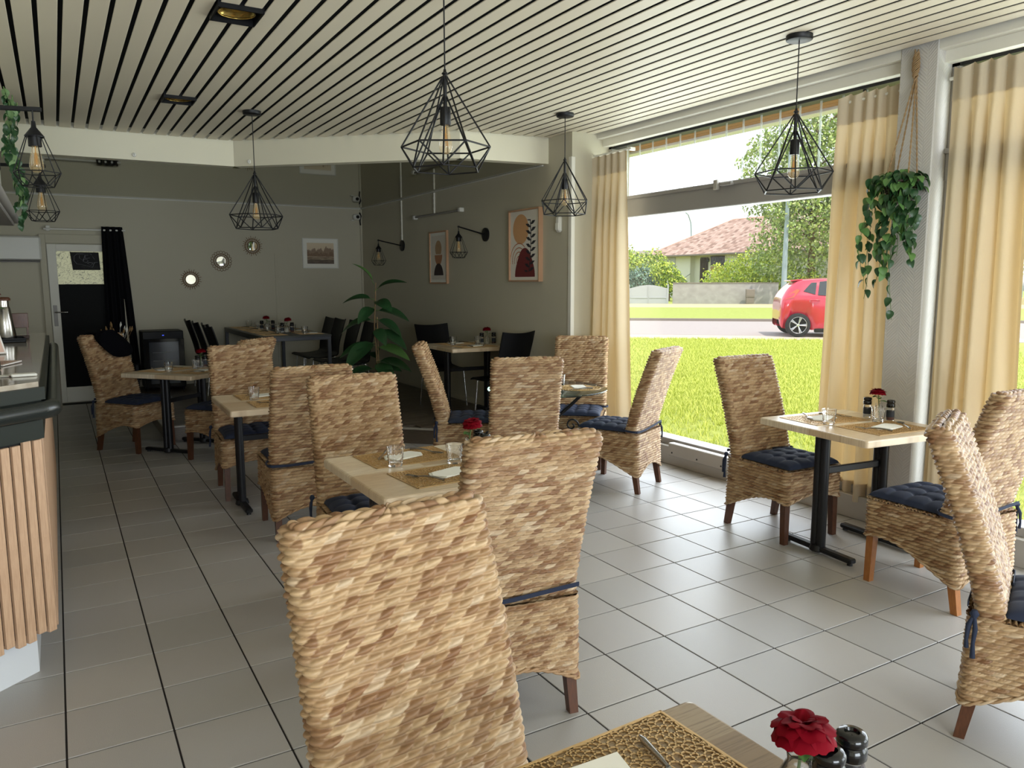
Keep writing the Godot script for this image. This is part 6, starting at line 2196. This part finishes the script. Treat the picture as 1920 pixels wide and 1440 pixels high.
	lp = thing("street_lamp", "distant curved street lamp behind the house roof against the white sky", "street lamp", Vector3(58.1, 0, -61.5))
	mb = MB.new()
	mb.tube([Vector3(0, 0, 0), Vector3(0, 6.3, 0), Vector3(-0.1, 7.6, 0), Vector3(-0.5, 8.4, 0), Vector3(-1.2, 8.75, 0.1), Vector3(-1.6, 8.8, 0.1)], [0.10, 0.08, 0.07, 0.06, 0.05, 0.07], 10)
	part("post", mb, M.lamp_post, lp)

	house()
	greenery()
	red_car()

func house() -> void:
	var t := thing("house", "single-storey pale house with a brown tiled hip roof across the street", "house", Vector3(44.8, SY, -44.0))
	# local: x away, z along the front; front wall from z=-7.0 to z=14
	var mb := MB.new()
	mb.box(Vector3(0.1, 1.8, -5.25), Vector3(0.3, 3.6, 3.55), 0.02)      # left bay
	mb.box(Vector3(4.7, 1.8, -6.9), Vector3(9.4, 3.6, 0.3), 0.02)
	part("wall", mb, M.house_paint, t)
	mb = MB.new()
	mb.box(Vector3(0.55, 1.8, -1.5), Vector3(0.3, 3.6, 4.0), 0.02)      # recessed middle
	mb.box(Vector3(0.3, 1.8, -3.45), Vector3(0.7, 3.6, 0.12), 0.02); mb.box(Vector3(0.3, 1.8, 0.43), Vector3(0.7, 3.6, 0.12), 0.02)
	part("wall", mb, M.house_paint, t)
	mb = MB.new()
	mb.box(Vector3(0.1, 1.8, 7.2), Vector3(0.3, 3.6, 13.4), 0.02)
	mb.box(Vector3(4.7, 1.8, 13.9), Vector3(9.4, 3.6, 0.3), 0.02); mb.box(Vector3(9.4, 1.8, 3.5), Vector3(0.3, 3.6, 20.9), 0.02)
	part("wall", mb, M.house_paint, t)
	mb = MB.new()
	mb.box(Vector3(0.36, 2.25, -2.25), Vector3(0.08, 2.05, 0.85), 0.01)
	for q in 4: mb.box(Vector3(0.30, 2.25, -2.55 + q * 0.2), Vector3(0.04, 1.95, 0.05), 0.004)
	part("front_door", mb, M.brown_wood, t)
	mb = MB.new()
	mb.box(Vector3(0.36, 2.98, -0.55), Vector3(0.08, 0.72, 1.9), 0.01)
	var wn := part("window", mb, M.car_glass, t)
	mb = MB.new()
	for q in 11: mb.box(Vector3(0.28, 2.98, -1.42 + q * 0.175), Vector3(0.03, 0.72, 0.035), 0.003)
	mb.box(Vector3(0.28, 2.65, -0.55), Vector3(0.04, 0.05, 1.9), 0.004); mb.box(Vector3(0.28, 3.31, -0.55), Vector3(0.04, 0.05, 1.9), 0.004)
	part("window_bars", mb, M.brown_wood, wn)
	mb = MB.new()
	mb.box(Vector3(0.37, 1.5, -0.55), Vector3(0.1, 2.1, 1.9), 0.01)
	var sc := part("stone_cladding", mb, M.stone_clad, t)
	for q in 30:
		mb = MB.new()
		var cz := -1.35 + (q % 6) * 0.31 + 0.1 * hash1(q, 1); var cy := 0.6 + (q / 6) * 0.38 + 0.1 * hash1(q, 2)
		var pts := []
		for j in 6: pts.append(Vector2(cos(-TAU * j / 6) * 0.15 * (0.8 + 0.4 * hash1(q, j)), sin(-TAU * j / 6) * 0.19 * (0.8 + 0.4 * hash1(q, j, 4))))
		mb.prism(pts, 0.0, 0.03, Transform3D(Basis(Vector3.BACK, PI / 2), Vector3(0.32, cy, cz)))
		part("stone", mb, M.stone_clad, sc)
	mb = MB.new()
	mb.box(Vector3(-0.08, 2.6, -5.85), Vector3(0.06, 1.5, 1.4), 0.01)
	var sh := part("shuttered_window", mb, M.white_gate, t)
	mb = MB.new()
	mb.box(Vector3(-0.12, 1.82, -5.85), Vector3(0.18, 0.08, 1.6), 0.01)
	part("window_sill", mb, M.dry_path, sh)
	mb = MB.new()
	mb.box(Vector3(0.28, 3.05, -1.75), Vector3(0.1, 0.25, 0.2), 0.02)
	part("wall_lantern", mb, M.black_metal, t)
	mb = MB.new()
	mb.rod(Vector3(-0.6, 1.1, -4.6), Vector3(-0.2, 2.0, -3.2), 0.04, 6)
	part("stair_rail", mb, M.white_gate, t)
	# hip roof: solid plus courses of tiles
	var e0 := Vector3(-0.75, 3.5, -8.3); var e1 := Vector3(-0.75, 3.5, 15.0); var b0 := Vector3(10.4, 3.5, -8.3); var b1 := Vector3(10.4, 3.5, 15.0)
	var r0 := Vector3(4.9, 6.5, -3.6); var r1 := Vector3(4.9, 6.5, 10.3)
	mb = MB.new()
	mb.poly([e0, e1, r1, r0]); mb.poly([b0, e0, r0]); mb.poly([b1, b0, r0, r1]); mb.poly([e1, b1, r1]); mb.poly([e0, b0, b1, e1])
	var rf := part("roof", mb, M.roof_tile, t)
	mb = MB.new()
	mb.box(Vector3(-0.78, 3.46, 3.35), Vector3(0.12, 0.14, 23.4), 0.02)
	mb.box(Vector3(4.8, 3.46, -8.33), Vector3(11.2, 0.14, 0.12), 0.02)
	part("gutter", mb, M.bin_grey, rf)
	mb = MB.new()
	mb.tube([e0, r0, r1, e1], 0.09, 8); mb.tube([b0, r0], 0.09, 8)
	part("ridge_tiles", mb, M.roof_tile_pale, rf)
	var tile := MB.new()
	tile.box(Vector3.ZERO, Vector3(0.36, 0.035, 0.30), 0.01)
	var xs := []; var cs := []
	var up := (r0 - Vector3(e0.x, e0.y, r0.z)); var sl := up.length(); up = up.normalized()
	var nrm := Vector3(0, 0, 1).cross(up).normalized()
	if nrm.y < 0: nrm = -nrm
	var rows := int(sl / 0.30)
	for j in rows:
		var f := (j + 0.3) / rows
		var za := lerpf(e0.z, r0.z, f); var zb := lerpf(e1.z, r1.z, f)
		var z := za + 0.1
		while z < zb - 0.1:
			var p := Vector3(e0.x, e0.y, z) + up * (j + 0.4) * 0.30
			xs.append(Transform3D(Basis(up, nrm, up.cross(nrm)) * Basis(Vector3.BACK, 0.07), p + nrm * 0.03))
			var h := hash1(j, int(z * 10), 3)
			cs.append(Color(0.27, 0.16, 0.12).lerp(Color(0.46, 0.33, 0.27), h) * (0.8 if h < 0.15 else 1.0))
			z += 0.31
	var tm := mat("tile_tint", Color.WHITE, 0.85); tm.vertex_color_use_as_albedo = true
	multi("roof_tiles", tile.mesh(), tm, xs, rf, cs)
	# another roof far behind
	t = thing("house", "low dark far roof showing above the left bushes", "house", Vector3(78, SY, -92))
	mb = MB.new()
	mb.box(Vector3(0, 2.2, 0), Vector3(8, 4.4, 14), 0.05)
	part("wall", mb, M.house_paint, t)
	mb = MB.new()
	mb.poly([Vector3(-4.4, 4.4, 7.4), Vector3(0, 6.0, 7.4), Vector3(0, 6.0, -7.4), Vector3(-4.4, 4.4, -7.4)].slice(0, 4)); mb.poly([Vector3(4.4, 4.4, -7.4), Vector3(0, 6.0, -7.4), Vector3(0, 6.0, 7.4), Vector3(4.4, 4.4, 7.4)])
	mb.poly([Vector3(-4.4, 4.4, 7.4), Vector3(4.4, 4.4, 7.4), Vector3(0, 6.0, 7.4)])
	part("roof", mb, M.bin_grey, t)

func greenery() -> void:
	var birch := [Color(0.34, 0.46, 0.12), Color(0.42, 0.54, 0.16), Color(0.52, 0.60, 0.22), Color(0.26, 0.38, 0.11), Color(0.44, 0.50, 0.30)]
	var lime := [Color(0.66, 0.74, 0.08), Color(0.76, 0.80, 0.12), Color(0.54, 0.66, 0.08), Color(0.42, 0.56, 0.10)]
	var mid := [Color(0.20, 0.32, 0.06), Color(0.30, 0.42, 0.08), Color(0.14, 0.24, 0.05)]
	var t := thing("birch_tree", "big light green tree with fine leaves right of the house", "tree", Vector3(39.6, SY, -31.6))
	var mb := MB.new()
	mb.tube([Vector3(0, 0, 0), Vector3(0.05, 2, 0.05), Vector3(-0.1, 5, 0.1), Vector3(0.1, 9, 0), Vector3(0, 12.5, 0)], [0.28, 0.22, 0.17, 0.10, 0.03], 10)
	for q in 12:
		var a := q * 2.4; var y := 2.4 + q * 0.7
		mb.tube([Vector3(0, y, 0), Vector3(cos(a) * 1.2, y + 0.9, sin(a) * 1.2), Vector3(cos(a) * 2.5, y + 1.3, sin(a) * 2.5)], [0.08, 0.05, 0.02], 6)
	part("trunk", mb, M.bark, t)
	crown(t, [[Vector3(0, 4.4, 0), 2.5], [Vector3(-1.5, 5.6, 0.8), 2.2], [Vector3(1.4, 6.0, -0.6), 2.4], [Vector3(0, 7.8, 0.4), 2.6], [Vector3(-0.8, 10.0, -0.8), 2.2], [Vector3(0.7, 11.6, 0.5), 1.8], [Vector3(-1.3, 3.2, -1.6), 1.5], [Vector3(1.3, 3.2, 1.9), 1.7], [Vector3(-1.6, 8.4, -1.7), 1.9], [Vector3(0.6, 9.0, 2.4), 1.9], [Vector3(0.4, 6.2, 2.6), 1.8], [Vector3(-0.6, 6.6, -2.6), 1.6], [Vector3(0, 13.3, 0), 1.3]], 26000, 0.17, birch, 3)
	t = thing("tree", "second tree further right along the street", "tree", st(22, 54))
	mb = MB.new()
	mb.tube([Vector3(0, 0, 0), Vector3(0.1, 4, 0), Vector3(0, 9, 0)], [0.25, 0.18, 0.05], 8)
	part("trunk", mb, M.bark, t)
	crown(t, [[Vector3(0, 5, 0), 3.0], [Vector3(1, 7.6, 0.5), 2.6], [Vector3(-1.2, 7.2, -0.6), 2.4], [Vector3(0, 9.6, 0), 1.8]], 8000, 0.2, birch, 13)
	# golden shrub before the house and clipped hedge on the fence
	t = thing("golden_shrub", "bright yellow-green shrub in front of the house's right half", "shrub", Vector3(40.2, SY, -37.9))
	mb = MB.new()
	mb.tube([Vector3(0, 0, 0), Vector3(0, 1.4, 0)], 0.1, 6)
	part("stem", mb, M.bark, t)
	crown(t, [[Vector3(0, 1.5, 0), 1.5], [Vector3(0.6, 2.0, 0.9), 1.4], [Vector3(1.0, 2.3, 2.2), 1.4], [Vector3(-0.6, 1.2, -1.2), 1.2], [Vector3(0.6, 1.2, 1.6), 1.4]], 7000, 0.15, lime, 23)
	t = thing("hedge", "lower yellow-green hedge behind the wire fence", "hedge", st(12.6, 49.3), SPHI)
	mb = MB.new()
	mb.box(Vector3(0, 0.5, 0), Vector3(9.0, 1.0, 0.5), 0.1)
	part("inner_twigs", mb, M.bark, t)
	var bl := []
	for q in 11: bl.append([Vector3(-4.6 + q * 0.92, 1.0 + 0.18 * sin(q * 1.7), 0), 0.75 + 0.12 * sin(q * 2.3)])
	crown(t, bl, 9000, 0.12, lime + mid, 33)
	t = thing("hedge", "dull green hedge plants growing through the wire fence", "hedge", st(11.5, 48.65), SPHI)
	bl = []
	for q in 12: bl.append([Vector3(-4.0 + q * 0.75, 0.62, 0), 0.42])
	mb = MB.new()
	mb.box(Vector3(0, 0.4, 0), Vector3(8.0, 0.7, 0.1), 0.03)
	part("inner_twigs", mb, M.bark, t)
	crown(t, bl, 5000, 0.10, [Color(0.20, 0.28, 0.12), Color(0.30, 0.36, 0.18), Color(0.42, 0.46, 0.28)], 43)
	# bushes at the left, behind the wall
	t = thing("bush", "tall yellow-green bush at the left behind the garden wall", "bush", Vector3(38.6, SY, -46.4))
	mb = MB.new()
	mb.tube([Vector3(0, 0, 0), Vector3(0, 2.0, 0)], 0.1, 6)
	part("stem", mb, M.bark, t)
	crown(t, [[Vector3(0, 2.0, 0), 1.5], [Vector3(-0.6, 2.9, -1.2), 1.3], [Vector3(0.5, 2.5, 1.0), 1.2], [Vector3(-0.5, 1.5, -2.0), 1.4]], 6000, 0.16, lime + mid, 53)
	t = thing("conifer_bush", "blue-green drooping conifer bush in front of the yellow-green bush", "bush", Vector3(36.6, SY, -43.6))
	mb = MB.new()
	mb.tube([Vector3(0, 0, 0), Vector3(0, 1.6, 0)], 0.08, 6)
	part("stem", mb, M.bark, t)
	crown(t, [[Vector3(0, 1.0, 0), 1.0, 1.4], [Vector3(-0.4, 1.0, -0.9), 0.9, 1.3], [Vector3(0.4, 0.9, 0.8), 0.7, 1.2]], 5000, 0.16, [Color(0.10, 0.20, 0.16), Color(0.16, 0.28, 0.22), Color(0.22, 0.34, 0.26)], 63)
	t = thing("leafy_bush", "small pale green bush beside the house corner above the gate", "bush", Vector3(37.2, SY, -41.4))
	mb = MB.new()
	mb.tube([Vector3(0, 0, 0), Vector3(0, 1.4, 0)], 0.05, 6)
	part("stem", mb, M.bark, t)
	crown(t, [[Vector3(0, 1.5, 0), 0.8, 1.3], [Vector3(-0.3, 2.1, -0.5), 0.7], [Vector3(0.2, 1.2, 0.6), 0.6]], 3000, 0.13, lime + mid, 73)
	t = thing("shrub", "silvery small shrub before the stone cladding of the house", "shrub", Vector3(41.6, SY, -41.0))
	mb = MB.new()
	mb.tube([Vector3(0, 0, 0), Vector3(0, 1.0, 0)], 0.05, 6)
	part("stem", mb, M.bark, t)
	crown(t, [[Vector3(0, 1.2, 0), 0.9], [Vector3(0.2, 1.3, 0.9), 0.8]], 2000, 0.10, [Color(0.36, 0.42, 0.28), Color(0.48, 0.52, 0.36)], 83)

func red_car() -> void:
	# local x forward (to the right), z towards the room; rear axle at the origin
	var t := thing("red_car", "red five-door hatchback parked at the near side of the road", "car", st(3.42, 21.35, SY + 0.014), SPHI)
	# body sections along x: [x, sill y, waist y, half width at waist, roof y, half width of the roof]
	var S := [[-0.44, 0.42, 0.62, 0.60, 0.66, 0.55], [-0.42, 0.28, 0.84, 0.76, 0.90, 0.66], [-0.36, 0.22, 0.98, 0.82, 1.06, 0.64], [-0.22, 0.20, 1.05, 0.845, 1.26, 0.60], [-0.02, 0.19, 1.06, 0.855, 1.41, 0.58],
		[0.2, 0.18, 1.05, 0.86, 1.455, 0.585], [0.6, 0.18, 1.02, 0.86, 1.475, 0.60], [1.0, 0.18, 0.99, 0.86, 1.47, 0.60], [1.4, 0.18, 0.96, 0.86, 1.41, 0.59], [1.8, 0.18, 0.94, 0.86, 1.20, 0.60], [2.1, 0.18, 0.93, 0.85, 0.99, 0.66], [2.5, 0.19, 0.88, 0.84, 0.92, 0.64], [2.9, 0.22, 0.76, 0.78, 0.80, 0.58], [3.12, 0.32, 0.58, 0.62, 0.62, 0.50]]
	var nx := (S.size() - 1) * 5
	var sec := func(i: int) -> Array:
		var f: float = i / 5.0
		var a := mini(int(f), S.size() - 2)
		var k := f - a
		var o := []
		for q in 6:
			var p0: float = S[maxi(a - 1, 0)][q]; var p1: float = S[a][q]; var p2: float = S[a + 1][q]; var p3: float = S[mini(a + 2, S.size() - 1)][q]
			o.append(cubic_interpolate(p1, p2, p0, p3, k))
		return o
	var prof := func(c: Array) -> Array:      # half outline from sill to roof middle, (z, y)
		var o := []
		o.append(Vector2(c[3] * 0.90, c[1])); o.append(Vector2(c[3] * 0.97, c[1] + 0.08)); o.append(Vector2(c[3] * 1.0, lerpf(c[1], c[2], 0.45))); o.append(Vector2(c[3] * 1.005, lerpf(c[1], c[2], 0.75))); o.append(Vector2(c[3] * 0.985, lerpf(c[1], c[2], 0.95)))
		o.append(Vector2(c[3] * 0.955, c[2])); o.append(Vector2(lerpf(c[3] * 0.94, c[5], 0.45), lerpf(c[2], c[4], 0.5))); o.append(Vector2(lerpf(c[3] * 0.94, c[5], 0.9), lerpf(c[2], c[4], 0.90))); o.append(Vector2(c[5] * 0.9, c[4] - 0.012)); o.append(Vector2(c[5] * 0.5, c[4] + 0.004)); o.append(Vector2(0, c[4] + 0.008))
		return o
	var mb := MB.new()
	for s in [1, -1]:
		mb.grid(nx, 10, func(i: int, j: int):
			var ii: int = i if s > 0 else nx - i
			var c: Array = sec.call(ii)
			var p: Vector2 = prof.call(c)[j]
			# wheel arches pressed in
			var z := p.x
			for ax in [0.0, 2.47]:
				var d := Vector2(c[0] - ax, p.y - 0.30).length()
				if d < 0.37: z -= 0.12 * smoothstep(0.37, 0.33, d)
				elif d < 0.47: z += 0.018 * (1 - absf(d - 0.42) / 0.05)
			return Vector3(c[0], p.y, z * s))
	mb.poly([Vector3(-0.4, 0.3, 0.5), Vector3(-0.4, 0.3, -0.5), Vector3(3.1, 0.3, -0.5), Vector3(3.1, 0.3, 0.5)])
	for q in [0, nx]:
		var c: Array = sec.call(q)
		var pr: Array = prof.call(c)
		var ps := []
		for p in pr: ps.append(Vector3(c[0], p.y, p.x))
		for j in range(pr.size() - 2, -1, -1): ps.append(Vector3(c[0], pr[j].y, -pr[j].x))
		if q != 0: ps.reverse()
		mb.poly(ps)
	var body := part("body", mb, M.car_red, t)
	# side windows lie just proud of the cabin sides
	var glass := func(poly: Array, called: String, m: Material, off: float) -> void:
		for s in [1, -1]:
			var b := MB.new()
			var ps := []
			for p in poly:
				# find the section at x and the z of the side at height y
				var i := 0.0
				for q in nx:
					if sec.call(q)[0] <= p.x: i = q
				var pr: Array = prof.call(sec.call(int(i)))
				var zz := 0.5
				for j in pr.size() - 1:
					if pr[j].y <= p.y and pr[j + 1].y >= p.y: zz = lerpf(pr[j].x, pr[j + 1].x, (p.y - pr[j].y) / maxf(pr[j + 1].y - pr[j].y, 0.001))
				ps.append(Vector3(p.x, p.y, s * (zz + off)))
			if s < 0: ps.reverse()
			b.poly(ps)
			var dn := []
			for q in ps: dn.append(q - Vector3(0, 0, s * 0.03))
			for q in ps.size(): b.poly([dn[q], dn[(q + 1) % ps.size()], ps[(q + 1) % ps.size()], ps[q]])
			part(called, b, m, body)
	glass.call([Vector2(0.44, 1.055), Vector2(0.98, 1.02), Vector2(0.98, 1.40), Vector2(0.70, 1.41), Vector2(0.50, 1.39)], "rear_side_window", M.car_glass, 0.014)
	glass.call([Vector2(1.04, 1.015), Vector2(1.72, 0.98), Vector2(1.36, 1.34), Vector2(1.04, 1.40)], "front_side_window", M.car_glass, 0.014)
	glass.call([Vector2(0.10, 1.15), Vector2(0.38, 1.07), Vector2(0.43, 1.37), Vector2(0.30, 1.365)], "quarter_window", M.car_glass, 0.014)
	glass.call([Vector2(-0.34, 0.94), Vector2(-0.14, 1.00), Vector2(0.02, 1.18), Vector2(-0.06, 1.20), Vector2(-0.24, 1.08)], "tail_light", M.tail_lamp, 0.02)
	mb = MB.new()
	mb.box(Vector3(-0.185, 1.22, 0), Vector3(0.03, 0.30, 0.98), 0.01, Basis(Vector3.BACK, -0.78))
	part("rear_window", mb, M.car_glass, body)
	mb = MB.new()
	mb.box(Vector3(1.78, 1.20, 0), Vector3(0.03, 0.55, 1.1), 0.01, Basis(Vector3.BACK, 0.95))
	part("windscreen", mb, M.car_glass, body)
	mb = MB.new()
	mb.box(Vector3(-0.04, 1.425, 0), Vector3(0.30, 0.03, 1.06), 0.012, Basis(Vector3.BACK, 0.10))
	part("roof_spoiler", mb, M.car_red, body)
	for q in [[0.26, 0.93], [1.15, 0.90]]:
		for s in [1, -1]:
			mb = MB.new()
			mb.tube([Vector3(q[0], q[1], s * 0.86), Vector3(q[0] + 0.04, q[1] + 0.005, s * 0.895), Vector3(q[0] + 0.18, q[1], s * 0.895), Vector3(q[0] + 0.22, q[1] - 0.005, s * 0.86)], 0.016, 6)
			part("door_handle", mb, M.car_red, body)
	mb = MB.new()
	for s in [1, -1]: mb.box(Vector3(1.24, 0.17, s * 0.8), Vector3(1.7, 0.10, 0.06), 0.02)
	part("sill_trim", mb, M.black_plastic, body)
	for x in [0.0, 2.47]:
		for s in [1, -1]:
			var o := Vector3(x, 0.30, s * 0.755)
			var Bz := Basis(Vector3.RIGHT, s * PI / 2)
			mb = MB.new()
			mb.lathe([Vector2(0.205, -0.09), Vector2(0.28, -0.09), Vector2(0.30, -0.07), Vector2(0.30, 0.07), Vector2(0.28, 0.09), Vector2(0.212, 0.092), Vector2(0.205, 0.08)], 36)
			var wh := part("tyre", mb, M.tyre, t, o, Bz)
			mb = MB.new()
			mb.lathe([Vector2(0, 0.02), Vector2(0.19, 0.02), Vector2(0.208, 0.085), Vector2(0.20, 0.088)], 32)
			part("rim_well", mb, M.black_plastic, wh)
			mb = MB.new()
			for k in 5:
				for d in [-0.10, 0.10]:
					var a: float = TAU * k / 5 + d; var a0: float = TAU * k / 5 + d * 0.3
					mb.tube([Vector3(cos(a0) * 0.03, 0.068, sin(a0) * 0.03), Vector3(cos(a) * 0.205, 0.078, sin(a) * 0.205)], 0.017, 6)
			mb.lathe([Vector2(0, 0.06), Vector2(0.04, 0.06), Vector2(0.038, 0.078), Vector2(0, 0.08)], 14)
			var rg := []
			for k in 33: rg.append(Vector3(cos(TAU * k / 32) * 0.206, 0.084, sin(TAU * k / 32) * 0.206))
			mb.tube(rg, 0.008, 6, false)
			part("alloy_spokes", mb, M.chrome, wh)
